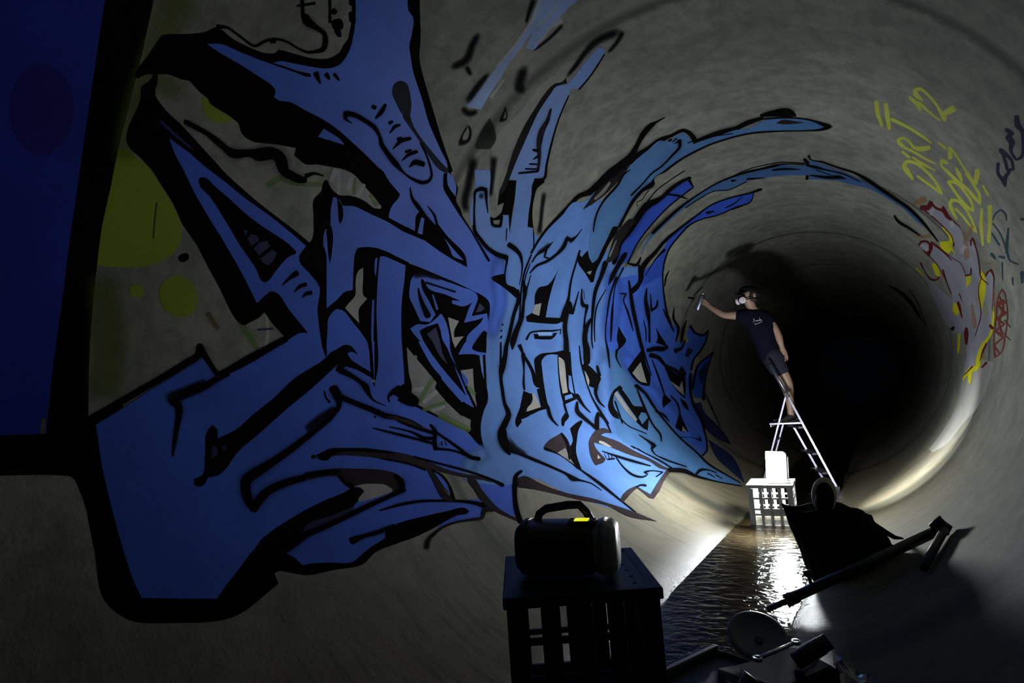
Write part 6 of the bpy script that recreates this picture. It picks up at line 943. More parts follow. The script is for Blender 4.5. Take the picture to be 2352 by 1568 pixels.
M_SOLE = plain('white_rubber', (0.80, 0.78, 0.74), 0.6)
M_TAN = plain('tan_rubber', (0.50, 0.45, 0.32), 0.7)
M_PINK = plain('pale_pink_filter', (0.62, 0.50, 0.55), 0.7)
M_PRINT = plain('white_print', (0.70, 0.70, 0.72), 0.7)
M_HAIR = plain('dark_hair', (0.014, 0.011, 0.009), 0.7)
M_EYE = plain('dark_eye', (0.012, 0.010, 0.010), 0.2)
M_RING = plain('silver_ring', (0.8, 0.8, 0.82), 0.2, 1.0)
M_TUB = plain('dark_plastic', (0.05, 0.055, 0.065), 0.4)
M_LID = plain('cloudy_white_plastic', (0.10, 0.105, 0.125), 0.45)
M_FOIL = plain('shiny_film', (0.55, 0.56, 0.55), 0.16, 0.6, bump=0.2)
M_RADIO = plain('black_rubberised_plastic', (0.012, 0.013, 0.009), 0.5)
M_RADIO_G = plain('olive_plastic', (0.030, 0.040, 0.006), 0.45)
M_GRILLE = plain('scuffed_grey_plastic', (0.50, 0.50, 0.51), 0.5, vary=0.5, scale=55)
M_LCD = plain('lit_yellow_display', (0.3, 0.3, 0.0), 0.3, bump=0, emit=((0.80, 0.78, 0.01), 1.05))
M_LED = plain('lamp_diffuser', (0.9, 0.9, 0.9), 0.4, bump=0, emit=((0.92, 0.98, 1.0), LAMP_POWER))
M_LAMPBODY = plain('lamp_housing', (0.03, 0.03, 0.03), 0.5)

# ------------------------------------------------------------------ milk crates
def crate(name, loc, rz, label, group, mat, rim_mat=None, w=0.33, d=0.33, h=0.33, bw=0.011, solid=False):
    t = thing(name, loc, rz, label, 'crate', group)
    def side(L, front):
        bm = bmesh.new(); th = 0.010
        cols = [-L/2 + 0.022 + i * (L - 0.044) / 4 for i in range(5)]
        for i, x in enumerate(cols): box(bm, x - bw, x + bw, -th/2, th/2, 0.012, h - 0.03)
        if front:
            for z in (0.012, 0.092, h * 0.41, h * 0.66): box(bm, -L/2 + 0.011, L/2 - 0.011, -th/2 - 0.002, th/2, z, z + 0.014)
            if not solid: box(bm, cols[1], cols[4], -th/2, th/2 - 0.002, 0.1, h * 0.41 + 0.004)
        else:
            for z in (0.012, h * 0.33, h * 0.62): box(bm, -L/2 + 0.011, L/2 - 0.011, -th/2 - 0.002, th/2, z, z + 0.014)
        return bm
    for k in range(4):
        L = w if k % 2 == 0 else d; off = d/2 if k % 2 == 0 else w/2
        o = obj('side_panel', side(L, k in (0, 1)), mat, t, bevel=0.002)
        a = k * PI / 2; o.rotation_euler = (0, 0, a); o.location = (math.sin(a) * off, -math.cos(a) * off, 0)
    for sx in (-1, 1):
        for sy in (-1, 1):
            bm = bmesh.new(); x, y = sx * (w/2 - 0.006), sy * (d/2 - 0.006); box(bm, x - 0.012, x + 0.012, y - 0.012, y + 0.012, 0, h - 0.012)
            obj('corner_post', bm, mat, t, bevel=0.003)
    e = 0.013
    for nm, z0, z1, m_ in (('foot_rim', 0.0, 0.022, mat), ('top_rim', h - 0.026, h, rim_mat or mat)):
        bm = bmesh.new()
        O = [(-w/2 - e, -d/2 - e), (w/2 + e, -d/2 - e), (w/2 + e, d/2 + e), (-w/2 - e, d/2 + e)]; I = [(-w/2 + e, -d/2 + e), (w/2 - e, -d/2 + e), (w/2 - e, d/2 - e), (-w/2 + e, d/2 - e)]
        vo = [[bm.verts.new((x, y, z)) for x, y in P] for P in (O, I) for z in (z0, z1)]
        for k in range(4):
            k2 = (k + 1) % 4
            for A, B in ((0, 1), (1, 3), (3, 2), (2, 0)): bm.faces.new((vo[A][k], vo[A][k2], vo[B][k2], vo[B][k]))
        obj(nm, bm, m_, t, bevel=0.003)
    # the crate stands upside down: its grid bottom is on top
    bm = bmesh.new(); n = 6; g = 0.021 if solid else 0.007
    for i in range(n + 1):
        x = -w/2 + 0.015 + i * (w - 0.03) / n; box(bm, x - g, x + g, -d/2, d/2, h - 0.012, h - 0.002)
        y = -d/2 + 0.015 + i * (d - 0.03) / n; box(bm, -w/2, w/2, y - g, y + g, h - 0.011, h - 0.003)
    obj('grid_bottom', bm, mat, t)
    return t
crate('milk_crate', (-0.062, 4.92, 0.012), 0.06, 'pale milk crate standing in the stream under the glaring work light', None, M_CRATE, None, 0.30, 0.30, 0.32, 0.011, False)
CG = 'black milk crates stacked in front of the camera'
crate('milk_crate', (0.036, 1.352, 0.026), 0.555, 'black milk crate at the bottom of the near stack, standing on the pipe floor', CG, M_BLACKPL, None, 0.33, 0.33, 0.315, 0.019, True)
crate('milk_crate', (0.036, 1.352, 0.342), 0.555, 'black milk crate on top of the near stack, carrying the radio', CG, M_BLACKPL, None, 0.33, 0.33, 0.315, 0.019, True)

# ------------------------------------------------------------------ work light on the far crate
t = thing('work_light', (0.015, 4.86, 0.334), -1.42, 'glaring white work light standing on the pale milk crate', 'work light')
for sx in (-1, 1):
    bm = bmesh.new(); box(bm, sx * 0.06 - 0.007, sx * 0.06 + 0.007, -0.085, 0.07, 0.0, 0.012)
    obj('foot', bm, M_LAMPBODY, t, bevel=0.002)
TILT = Matrix.Translation((0, 0, 0.120)) @ Matrix.Rotation(-0.06, 4, 'X')
bm = bmesh.new(); box(bm, -0.066, 0.036, 0.040, 0.055, -0.108, 0.100, TILT)
for i in range(5): box(bm, -0.062 + i * 0.0195, -0.055 + i * 0.0195, 0.055, 0.068, -0.09, 0.08, TILT)
obj('housing', bm, M_LAMPBODY, t, bevel=0.003)
bm = bmesh.new(); box(bm, -0.064, 0.064, -0.088, 0.0395, -0.107, 0.106, TILT)
obj('diffuser', bm, M_LED, t, bevel=0.006)
bd = bpy.data.lights.new('beam', 'AREA'); bd.shape = 'RECTANGLE'; bd.size = 0.13; bd.size_y = 0.19; bd.energy = BEAM_WATTS; bd.color = (0.92, 0.98, 1.0); bd.spread = math.radians(125)
bo = link(bpy.data.objects.new('beam', bd)); bo.parent = t
bo.matrix_local = Matrix.Translation((0.0, -0.100, 0.125)) @ (Vector((0.42, -0.85, 0.10)).to_track_quat('-Z', 'Y').to_matrix().to_4x4())

# added glowing strip and narrow side light that brighten the right pipe wall
bm = bmesh.new(); box(bm, 0.040, 0.058, 0.0400, 0.046, -0.06, 0.06, TILT); obj('added_glow_strip', bm, M_LED, t, bevel=0.002)
sd_ = bpy.data.lights.new('added_side_light', 'AREA'); sd_.shape = 'RECTANGLE'; sd_.size = 0.018; sd_.size_y = 0.12; sd_.energy = SIDE_WATTS; sd_.color = (0.96, 0.99, 1.0); sd_.spread = math.radians(62)
so = link(bpy.data.objects.new('added_side_light', sd_)); so.parent = t
dirw = Matrix.Rotation(1.42, 3, 'Z') @ Vector((math.cos(math.radians(33)), math.sin(math.radians(33)), -0.10))
so.matrix_local = Matrix.Translation((0.050, 0.072, 0.125)) @ dirw.to_track_quat('-Z', 'Y').to_matrix().to_4x4()

# ------------------------------------------------------------------ radio on the near stack
t = thing('jobsite_radio', (0.040, 1.330, 0.658), 0.28, 'black rugged radio with a lit yellow display on the near crate stack', 'radio')
def capsule(bm, x0, x1, ry, rz, zc, n=24, ends=0.75):
    prof = [(x0, ends), (x0 + 0.012, 0.93), (x0 + 0.03, 1.0), (x1 - 0.03, 1.0), (x1 - 0.012, 0.95), (x1, ends)]
    rings = []
    for x, k in prof:
        ring = []
        for i in range(n):
            a = i * 2 * PI / n; ca, sa = math.cos(a), math.sin(a)
            y = math.copysign(abs(ca) ** 0.62, ca) * ry * k; z = math.copysign(abs(sa) ** 0.62, sa) * rz * k
            ring.append(bm.verts.new((x, y, zc + z)))
        rings.append(ring)
    for A, B in zip(rings, rings[1:]):
        for i in range(n): bm.faces.new((A[i], A[(i + 1) % n], B[(i + 1) % n], B[i]))
    bm.faces.new(rings[0]); bm.faces.new(rings[-1])
bm = bmesh.new(); capsule(bm, -0.115, 0.072, 0.072, 0.062, 0.063)
obj('body', bm, M_RADIO_G, t, smooth=True, bevel=0.003)
bm = bmesh.new(); capsule(bm, 0.060, 0.118, 0.069, 0.064, 0.064, ends=0.8)
obj('speaker_end', bm, M_GRILLE, t, smooth=True)['label'] = 'scuffed grey rounded speaker end'
bm = bmesh.new(); capsule(bm, -0.128, -0.085, 0.069, 0.064, 0.064, ends=0.8)
obj('speaker_end', bm, M_RADIO, t, smooth=True)
bm = bmesh.new()
for sx in (-0.05, 0.03): box(bm, sx - 0.008, sx + 0.008, -0.079, -0.066, 0.012, 0.105)
box(bm, -0.045, 0.025, -0.078, -0.066, 0.02, 0.10)
obj('front_panel', bm, M_RADIO, t, bevel=0.003)
bm = bmesh.new()
tube(bm, [(-0.085, 0.015, 0.118), (-0.076, 0.015, 0.140), (-0.058, 0.015, 0.152), (0.0, 0.015, 0.160), (0.028, 0.015, 0.160), (0.045, 0.015, 0.142), (0.056, 0.015, 0.118)], 0.0105, 10)
obj('handle', bm, M_RADIO, t, smooth=True)
bm = bmesh.new(); box(bm, 0.006, 0.074, -0.046, -0.004, 0.1205, 0.131)
con = obj('control_panel', bm, M_RADIO, t, bevel=0.003)
bm = bmesh.new(); box(bm, 0.022, 0.056, -0.040, -0.014, 0.131, 0.1335)
obj('display', bm, M_LCD, con)
for i in range(4):
    bm = bmesh.new(); lathe(bm, [(0, 0.1335), (0.0035, 0.1335), (0.004, 0.131)], 10, Matrix.Translation((0.013 + (i % 2) * 0.052, -0.036 + (i // 2) * 0.02, 0)))
    obj('button', bm, M_BLACKPL, con, smooth=True)

# ------------------------------------------------------------------ step ladder
t = thing('step_ladder', (0, 6.65, 0.02), 0, 'aluminium platform step ladder standing behind the work light', 'ladder')
t_off = Vector((0, 6.65, 0.02))
def L_(p): return Vector(p) - t_off
def rail(name, a, b, w1=0.022, w2=0.034, mat=None):
    bm = bmesh.new(); bar(bm, L_(a), L_(b), w1, w2, (0, 1, 0)); o = obj(name, bm, mat or M_ALU, t, bevel=0.003); return o
NF = Vector((0.282, 6.42, 0.034)); NH = Vector((-0.071, 6.50, 0.957)); NT = Vector((-0.194, 6.50, 1.26))
FF = Vector((0.150, 6.85, 0.016)); FP = Vector((-0.120, 6.85, 0.690)); PNF = Vector((-0.390, 6.50, 0.082)); PFF = Vector((-0.388, 6.85, 0.080))
PFH = Vector((-0.178, 6.85, 0.665))
rail('stile', NF, NH, 0.022, 0.024); rail('stile', FF, FP, 0.022, 0.024)
rail('prop_leg', PNF, NH + Vector((-0.012, 0, -0.01)), 0.017, 0.02); rail('prop_leg', PFF, PFH, 0.017, 0.02)
bm = bmesh.new(); tube(bm, [L_(NH), L_(NH * 0.5 + NT * 0.5), L_(NT), L_(NT + Vector((-0.012, 0.03, 0.02)))], 0.013, 10)
obj('handrail', bm, M_ALU, t, smooth=True)
bm = bmesh.new(); bar(bm, L_(NH + Vector((-0.02, 0, 0.02))), L_(NH + Vector((0.012, 0, -0.03))), 0.045, 0.04, (0, 1, 0))
obj('hinge', bm, M_BLACKPL, t, bevel=0.004)
bm = bmesh.new(); box(bm, -0.268, 0.030, 6.485 - 6.65, 6.885 - 6.65, 0.640, 0.658); box(bm, -0.262, -0.25, 6.49 - 6.65, 6.88 - 6.65, 0.616, 0.640)
for i in range(6): box(bm, -0.26 + i * 0.05, -0.235 + i * 0.05, 6.49 - 6.65, 6.88 - 6.65, 0.658, 0.662)
obj('platform', bm, M_ALU, t, bevel=0.002)
for f in (0.36, 0.64, 0.84):
    # steps hang between the two stiles
    a = NH.lerp(NF, f); z = a.z; g = (FP.z - z) / (FP.z - FF.z); b = FP.lerp(FF, max(0, g))
    bm = bmesh.new(); bar(bm, L_(a + Vector((-0.02, 0.012, 0))), L_(b + Vector((-0.02, -0.012, 0))), 0.075, 0.02, (1, 0, 0)); obj('step', bm, M_ALU, t, bevel=0.002)
a = NH.lerp(NF, 0.30); rail('back_brace', PNF.lerp(NH, 0.45) + Vector((0, 0.014, 0)), PFF.lerp(PFH, 0.72) + Vector((0, -0.014, 0)), 0.012, 0.018)
for p in (NF, FF, PNF, PFF):
    bm = bmesh.new(); box(bm, -0.02, 0.02, -0.02, 0.02, -0.018, 0.03, Matrix.Translation(L_(p))); obj('rubber_foot', bm, M_BLACKPL, t, bevel=0.004)

# ------------------------------------------------------------------ the painter
def skin_mesh(name, nodes, edges, mat, parent=None, sub=2, root=0):
    me = bpy.data.meshes.new(name); me.from_pydata([n[0] for n in nodes], edges, [])
    o = link(bpy.data.objects.new(name, me))
    o.modifiers.new('skin', 'SKIN'); md = o.modifiers.new('sub', 'SUBSURF'); md.levels = sub; md.render_levels = sub
    sv = me.skin_vertices[0].data
    for i, n in enumerate(nodes):
        r = n[1]; sv[i].radius = (r, r) if not isinstance(r, tuple) else r
        sv[i].use_root = (i == root)
    bpy.context.view_layer.update()
    m2 = bpy.data.meshes.new_from_object(o.evaluated_get(bpy.context.evaluated_depsgraph_get()))
    bpy.data.objects.remove(o); bpy.data.meshes.remove(me)
    m2.materials.clear()
    return obj(name, m2, mat, parent, smooth=True)
RV = Vector((0.850, 0.527, 0)); FV = Vector((-0.527, 0.850, 0)); UP = Vector((0, 0, 1))
J = {'pelvis': (-0.234, 6.784, 1.427), 'spine': (-0.265, 6.747, 1.575), 'chest': (-0.298, 6.707, 1.742), 'neckb': (-0.334, 6.668, 1.877), 'neckt': (-0.351, 6.650, 1.939), 'skull': (-0.351, 6.638, 2.038), 'crown': (-0.332, 6.642, 2.102), 'chin': (-0.399, 6.593, 1.974), 'nose': (-0.411, 6.567, 2.025), 'shR': (-0.429, 6.650, 1.832), 'elR': (-0.623, 6.633, 1.857), 'wrR': (-0.777, 6.665, 1.980), 'paR': (-0.831, 6.682, 2.049), 'shL': (-0.193, 6.722, 1.767), 'elL': (-0.117, 6.719, 1.589), 'wrL': (-0.095, 6.726, 1.452), 'haL': (-0.083, 6.741, 1.382), 'hipA': (-0.244, 6.867, 1.374), 'knA': (-0.174, 6.924, 1.159), 'anA': (-0.097, 7.043, 0.773), 'hipB': (-0.199, 6.731, 1.366), 'knB': (-0.100, 6.736, 1.144), 'anB': (-0.090, 6.759, 0.805), 'resp': (-0.418, 6.486, 1.974), 'canb': (-0.896, 6.730, 2.009), 'cant': (-0.820, 6.722, 2.167), 'logo': (-0.349, 6.497, 1.747), 'earL': (-0.310, 6.560, 2.013), 'hemB': (-0.123, 6.742, 1.174), 'hemA': (-0.183, 6.901, 1.207)}
J = {k: Vector(v) for k, v in J.items()}
ROOT = Vector((-0.12, 6.70, 0.664))
person = thing('person', ROOT, 0, 'person in dark cap, respirator, navy t-shirt and shorts spraying the wall from the ladder', 'person')
def rel(n): return [(v - ROOT, r) for v, r in n]
FD = (RV * -0.93 + FV * -0.22 + UP * 0.12).normalized()          # where the face looks
N = []; E_ = []
def add(p, r, par=None):
    N.append((Vector(p), r)); i = len(N) - 1
    if par is not None: E_.append((par, i))
    return i
def mid(a, b, f): return J[a].lerp(J[b], f)
pel = add(J['pelvis'], 0.082); spi = add(J['spine'], 0.088, pel); che = add(J['chest'], 0.108, spi)
nb = add(J['neckb'], 0.055, che); nt = add(J['neckt'], 0.050, nb); sk = add(J['skull'], 0.080, nt); cw = add(J['crown'], 0.062, sk)
ch = add(J['chin'], 0.040, sk)
for s, side in (('R', 1), ('L', -1)):
    sh = add(J['sh' + s], 0.056, che); m1 = add(mid('sh' + s, 'el' + s, 0.5), 0.050, sh); el = add(J['el' + s], 0.039, m1)
    m2 = add(mid('el' + s, 'wr' + s, 0.35), 0.040, el); wr = add(J['wr' + s], 0.026, m2)
    hand = J['paR'] if s == 'R' else J['haL']; d = (hand - J['wr' + s]).normalized()
    pa = add(J['wr' + s] + d * 0.05, 0.030, wr)
    if s == 'R': acr = (J['cant'] - J['canb']).normalized(); cl = (RV * -0.75 + FV * 0.3)
    else: acr = (RV * 0.5 - FV * 0.85).normalized(); cl = (RV * -0.7 - FV * 0.4)
    cl = (cl - d * cl.dot(d)).normalized()
    for k in range(4):
        o = acr * (0.027 - 0.018 * k); L = (0.036, 0.042, 0.039, 0.030)[k]
        b0 = add(J['wr' + s] + d * 0.085 + o, 0.0105, pa)
        curl = 0.75 if s == 'R' else 0.25 + 0.1 * k
        p1 = J['wr' + s] + d * 0.085 + o + (d * math.cos(curl) + cl * math.sin(curl)) * L
        p2 = p1 + (d * math.cos(curl * 2.2) + cl * math.sin(curl * 2.2)) * L * 0.8
        b1 = add(p1, 0.009, b0); add(p2, 0.0075, b1)
    t0 = add(J['wr' + s] + d * 0.045 + acr * 0.034 + cl * 0.012, 0.012, pa); t1 = add(J['wr' + s] + d * 0.075 + acr * 0.045 + cl * 0.03, 0.0105, t0)
    add(J['wr' + s] + d * 0.10 + acr * 0.042 + cl * 0.045, 0.009, t1)
for s in 'AB':
    hp = add(J['hip' + s], 0.062, pel); kn = add(J['kn' + s], 0.056, hp); cf = add(mid('kn' + s, 'an' + s, 0.32) + RV * 0.02, 0.054, kn); an = add(J['an' + s], 0.034, cf)
    add(Vector((J['an' + s].x, J['an' + s].y, 0.70)), 0.032, an)
body = skin_mesh('body', rel(N), E_, M_SKIN, person)
for sgn in (-1, 1):
    c = J['skull'] + FD * 0.083 + (FD.cross(UP)).normalized() * 0.03 * sgn + UP * 0.008
    bm = bmesh.new(); bmesh.ops.create_uvsphere(bm, u_segments=10, v_segments=8, radius=0.011, matrix=Matrix.Translation(c - ROOT))
    obj('eye', bm, M_EYE, person, smooth=True)
    bm = bmesh.new(); bmesh.ops.create_uvsphere(bm, u_segments=12, v_segments=8, radius=1, matrix=frame(J['skull'] - FD * 0.012 + (FD.cross(UP)).normalized() * 0.082 * sgn - UP * 0.012 - ROOT, FD) @ Matrix.Diagonal((0.012, 0.03, 0.018, 1)))
    obj('ear', bm, M_SKIN, person, smooth=True)
bm = bmesh.new(); bmesh.ops.create_uvsphere(bm, u_segments=12, v_segments=8, radius=1, matrix=frame(J['skull'] + FD * 0.088 - UP * 0.012 - ROOT, FD) @ Matrix.Diagonal((0.014, 0.014, 0.022, 1)))
obj('nose', bm, M_SKIN, person, smooth=True)
# t-shirt
N = []; E_ = []
h0 = add(J['pelvis'] - UP * 0.10 + RV * 0.025, 0.128); hem = add(J['pelvis'] - UP * 0.03 + RV * 0.008, 0.130, h0); a0 = add(J['spine'], 0.126, hem); a1 = add(J['chest'], 0.138, a0); add(J['neckb'] - UP * 0.012, 0.070, a1)
for s in 'RL':
    sh = add(J['sh' + s], 0.074, a1); add(mid('sh' + s, 'el' + s, 0.48), 0.068, sh)
skin_mesh('t_shirt', rel(N), E_, M_TEE, person)
# shorts
N = []; E_ = []
p0 = add(J['pelvis'] + UP * 0.06 - RV * 0.005, 0.105); p_ = add(J['pelvis'] - UP * 0.01, 0.115, p0)
for s in 'AB':
    k_ = add(mid('hip' + s, 'kn' + s, 0.35), 0.090, p_); k2 = add(mid('hip' + s, 'kn' + s, 0.65), 0.084, k_); add(mid('hip' + s, 'kn' + s, 0.95), 0.080, k2)
skin_mesh('shorts', rel(N), E_, M_SHORTS, person)
# cap, hair, ear defenders
side = FD.cross(UP).normalized(); up2 = side.cross(FD).normalized()
Mh = Matrix((FD, -side, up2)).transposed().to_4x4(); Mh.translation = J['skull'] - ROOT
bm = bmesh.new(); lathe(bm, [(0.101, 0.018), (0.102, 0.035), (0.094, 0.065), (0.07, 0.09), (0.035, 0.103), (0, 0.106)], 28, Mh); 
vs = []
for i in range(13):
    a = -0.95 + 1.9 * i / 12; vs.append((bm.verts.new(Mh @ Vector((0.098 * math.cos(a), 0.098 * math.sin(a), 0.022))), bm.verts.new(Mh @ Vector((0.095 * math.cos(a) + 0.065 * math.cos(a) , 0.095 * math.sin(a) * 0.95, 0.012)))))
for (a, b), (c, d) in zip(vs, vs[1:]): bm.faces.new((a, b, d, c))
o = obj('cap', bm, M_CAP, person, smooth=True); sd = o.modifiers.new('thick', 'SOLIDIFY'); sd.thickness = 0.004
bm = bmesh.new(); bmesh.ops.create_uvsphere(bm, u_segments=20, v_segments=12, radius=1, matrix=Mh @ Matrix.Translation((-0.030, 0, -0.005)) @ Matrix.Diagonal((0.072, 0.09, 0.085, 1)))
obj('hair', bm, M_HAIR, person, smooth=True)
bm = bmesh.new(); bmesh.ops.create_uvsphere(bm, u_segments=16, v_segments=12, radius=1, matrix=Mh @ Matrix.Translation((0.078, 0, -0.055)) @ Matrix.Diagonal((0.040, 0.045, 0.045, 1)))
resp = obj('respirator', bm, M_CAP, person, smooth=True)
for sgn in (-1, 1):
    bm = bmesh.new(); lathe(bm, [(0, 0.026), (0.030, 0.026), (0.036, 0.022), (0.036, 0.0), (0, 0.0)], 20, Mh @ frame((0.095, sgn * 0.032, -0.068), (0.55, sgn * 0.9, -0.25))); obj('filter', bm, M_PINK, resp, smooth=True)
bm = bmesh.new(); tube(bm, [Mh @ Vector(p) for p in ((0.07, 0.045, -0.06), (0.02, 0.09, -0.05), (-0.05, 0.09, -0.05), (-0.10, 0.03, -0.05), (-0.10, -0.03, -0.05), (-0.05, -0.09, -0.05), (0.02, -0.09, -0.05), (0.07, -0.045, -0.06))], 0.006, 6); obj('strap', bm, M_CAP, resp, smooth=True)
# shoes
def shoe(heel, ang):
    Ms = Matrix.Translation(Vector(heel) - ROOT) @ Matrix.Rotation(ang, 4, 'Z')
    def loft(bm, secs, n=16):
        rings = []
        for x, w_, z0, z1 in secs:
            rings.append([bm.verts.new(Ms @ Vector((x, w_ * math.cos(k * 2 * PI / n), (z0 + z1) / 2 + (z1 - z0) / 2 * math.sin(k * 2 * PI / n)))) for k in range(n)])
        for A, B in zip(rings, rings[1:]):
            for k in range(n): bm.faces.new((A[k], A[(k + 1) % n], B[(k + 1) % n], B[k]))
        bm.faces.new(rings[0]); bm.faces.new(rings[-1])
    bm = bmesh.new(); loft(bm, [(-0.006, 0.022, 0.012, 0.075), (0.015, 0.034, 0.01, 0.092), (0.06, 0.036, 0.01, 0.09), (0.11, 0.038, 0.01, 0.066), (0.17, 0.044, 0.01, 0.05), (0.225, 0.038, 0.01, 0.038), (0.25, 0.018, 0.012, 0.03)])
    s = obj('shoe', bm, M_SHOE, person, smooth=True)
    bm = bmesh.new(); loft(bm, [(-0.012, 0.02, 0, 0.022), (0.015, 0.038, 0, 0.024), (0.08, 0.038, 0, 0.024), (0.17, 0.049, 0, 0.024), (0.23, 0.042, 0, 0.024), (0.262, 0.018, 0, 0.022)])
    obj('sole', bm, M_SOLE, s, smooth=True)
shoe((J['anA'].x + 0.045, J['anA'].y + 0.02, 0.664), PI + 0.42)
shoe((J['anB'].x + 0.02, J['anB'].y + 0.045, 0.664), PI + 1.1)
# white script printed on the chest
def chest_pt(u, v):                     # u along the shirt to the viewer's right, v up, metres from the print's middle
    q = J['chest'] + RV * (-0.055 + u) + UP * (v - 0.0); c = J['chest']
    dx = (q - c).dot(RV); h = math.sqrt(max(0.0, 0.136 ** 2 - dx * dx)); return q - FV * (h + 0.004) - ROOT
bm = bmesh.new()
SCRIPT = [[(-.032, .012), (-.038, .030), (-.026, .034), (-.030, .018), (-.020, .004), (-.034, -.006), (-.040, .002)], [(-.018, .014), (-.016, -.002), (-.008, .012), (-.006, .0)], [(-.002, .012), (.0, -.002), (.008, .014), (.010, .0)],
          [(.022, .040), (.018, .0)], [(.018, .006), (.026, .016), (.032, .008), (.024, .0)], [(.034, .012), (.042, .004), (.034, -.012), (.010, -.022), (-.022, -.026)], [(-.03, -.016), (-.026, -.028), (-.016, -.034)]]
for st in SCRIPT:
    tube(bm, [chest_pt(*p) for p in st], 0.0034, 6, squash=0.6)
obj('shirt_print', bm, M_PRINT, person, smooth=True)['label'] = 'white script print on the chest'
bm = bmesh.new(); dL = (J['haL'] - J['wrL']).normalized(); lathe(bm, [(0.0105, -0.004), (0.0135, -0.004), (0.0135, 0.004), (0.0105, 0.004), (0.0105, -0.004)], 14, frame(J['wrL'] + dL * 0.10 + (RV * 0.5 - FV * 0.85).normalized() * 0.009 + RV * -0.012 - ROOT, dL)); obj('finger_ring', bm, M_RING, person, smooth=True)
# the can in the raised hand
cd = (J['cant'] - J['canb']).normalized(); cc = J['paR'] + (RV * -0.75 + FV * 0.3).normalized() * 0.045 + cd * 0.0
t = thing('spray_can', cc, 0, 'bright silver spray can in the raised hand of the person', 'spray can')
MC = frame((0, 0, 0), cd)
bm = bmesh.new(); lathe(bm, [(0, -0.095), (0.030, -0.095), (0.032, -0.09), (0.032, 0.065), (0.022, 0.085), (0, 0.088)], 24, MC); obj('can_body', bm, M_ALU, t, smooth=True)
bm = bmesh.new(); lathe(bm, [(0.011, 0.086), (0.011, 0.102), (0, 0.104)], 12, MC); obj('nozzle', bm, M_PRINT, t, smooth=True)


# ------------------------------------------------------------------ black bag with a shoe in it
t = thing('canvas_bag', (0.45, 3.48, 0.03), 0.555, 'slumped open black canvas bag standing by the stream', 'bag')
OUT = [(-0.235, 0.43), (-0.226, 0.425), (-0.183, 0.395), (-0.10, 0.405), (0.043, 0.408), (0.095, 0.398), (0.182, 0.352), (0.195, 0.290), (0.27, 0.215)]
def top_z(x):
    for (a, za), (b, zb) in zip(OUT, OUT[1:]):
        if a <= x <= b: return za + (zb - za) * (x - a) / (b - a)
    return OUT[0][1] if x < OUT[0][0] else OUT[-1][1]
bm = bmesh.new(); NS, NR = 56, 18; rings = []
rnd = random.Random(3)
for j in range(NR + 1):
    v = j / NR; ring = []
    for i in range(NS):
        a = i * 2 * PI / NS; ca, sa = math.cos(a), math.sin(a)
        ux = math.copysign(abs(ca) ** 0.7, ca); uy = math.copysign(abs(sa) ** 0.8, sa)
        xl = -0.12 - 0.115 * v ** 0.9; xr = 0.235 + 0.05 * math.sin(PI * v) - 0.02 * v
        x = (xl + xr) / 2 + (xr - xl) / 2 * ux; y = uy * (0.115 + 0.03 * math.sin(PI * min(1, v * 1.2)) - 0.03 * v)
        bx = max(0.0, (x - 0.0)) ; z0 = floor_z(0.45 + 0.85 * x - 0.527 * y) - 0.022
        z = z0 + (top_z(x) - z0) * v
        fold = 0.010 * math.sin(7 * a + 5 * v + 2 * math.sin(3 * a)) * (0.3 + v) + 0.006 * math.sin(13 * a - 9 * v)
        x += ux * fold; y += uy * fold
        ring.append(bm.verts.new((x, y, z)))
    rings.append(ring)
for A, B in zip(rings, rings[1:]):
    for i in range(NS): bm.faces.new((A[i], A[(i + 1) % NS], B[(i + 1) % NS], B[i]))
c = bm.verts.new((0.06, 0, 0.105))
for i in range(NS): bm.faces.new((rings[0][(i + 1) % NS], rings[0][i], c))
body = obj('body', bm, M_CLOTH, t, smooth=True)
sd = body.modifiers.new('thick', 'SOLIDIFY'); sd.thickness = 0.004
bm = bmesh.new(); tube(bm, [(0.20, -0.02, 0.30), (0.24, -0.03, 0.262), (0.29, -0.02, 0.228), (0.34, 0.0, 0.215)], [0.02, 0.026, 0.022, 0.012], 8, squash=0.5)
obj('strap', bm, M_CLOTH, t, smooth=True)
t = thing('shoe', (0.425, 3.47, 0.385), 0.555, 'dark shoe with a pale tan sole sticking out of the black bag', 'shoe')
bm = bmesh.new(); bmesh.ops.create_uvsphere(bm, u_segments=24, v_segments=16, radius=1, matrix=Matrix.Translation((-0.006, -0.012, 0.093)) @ Matrix.Rotation(0.12, 4, 'Y') @ Matrix.Diagonal((0.044, 0.048, 0.078, 1)))
obj('upper', bm, M_CAP, t, smooth=True)
bm = bmesh.new(); bmesh.ops.create_uvsphere(bm, u_segments=28, v_segments=16, radius=1, matrix=Matrix.Translation((0.010, 0.020, 0.100)) @ Matrix.Rotation(0.12, 4, 'Y') @ Matrix.Diagonal((0.066, 0.024, 0.092, 1)))
obj('sole', bm, M_TAN, t, smooth=True)['label'] = 'pale tan sole'
bm = bmesh.new(); tube(bm, [(-0.052, -0.01, 0.02), (-0.057, -0.01, 0.06), (-0.045, -0.012, 0.11)], 0.006, 8)
obj('piping', bm, M_TAN, t, smooth=True)

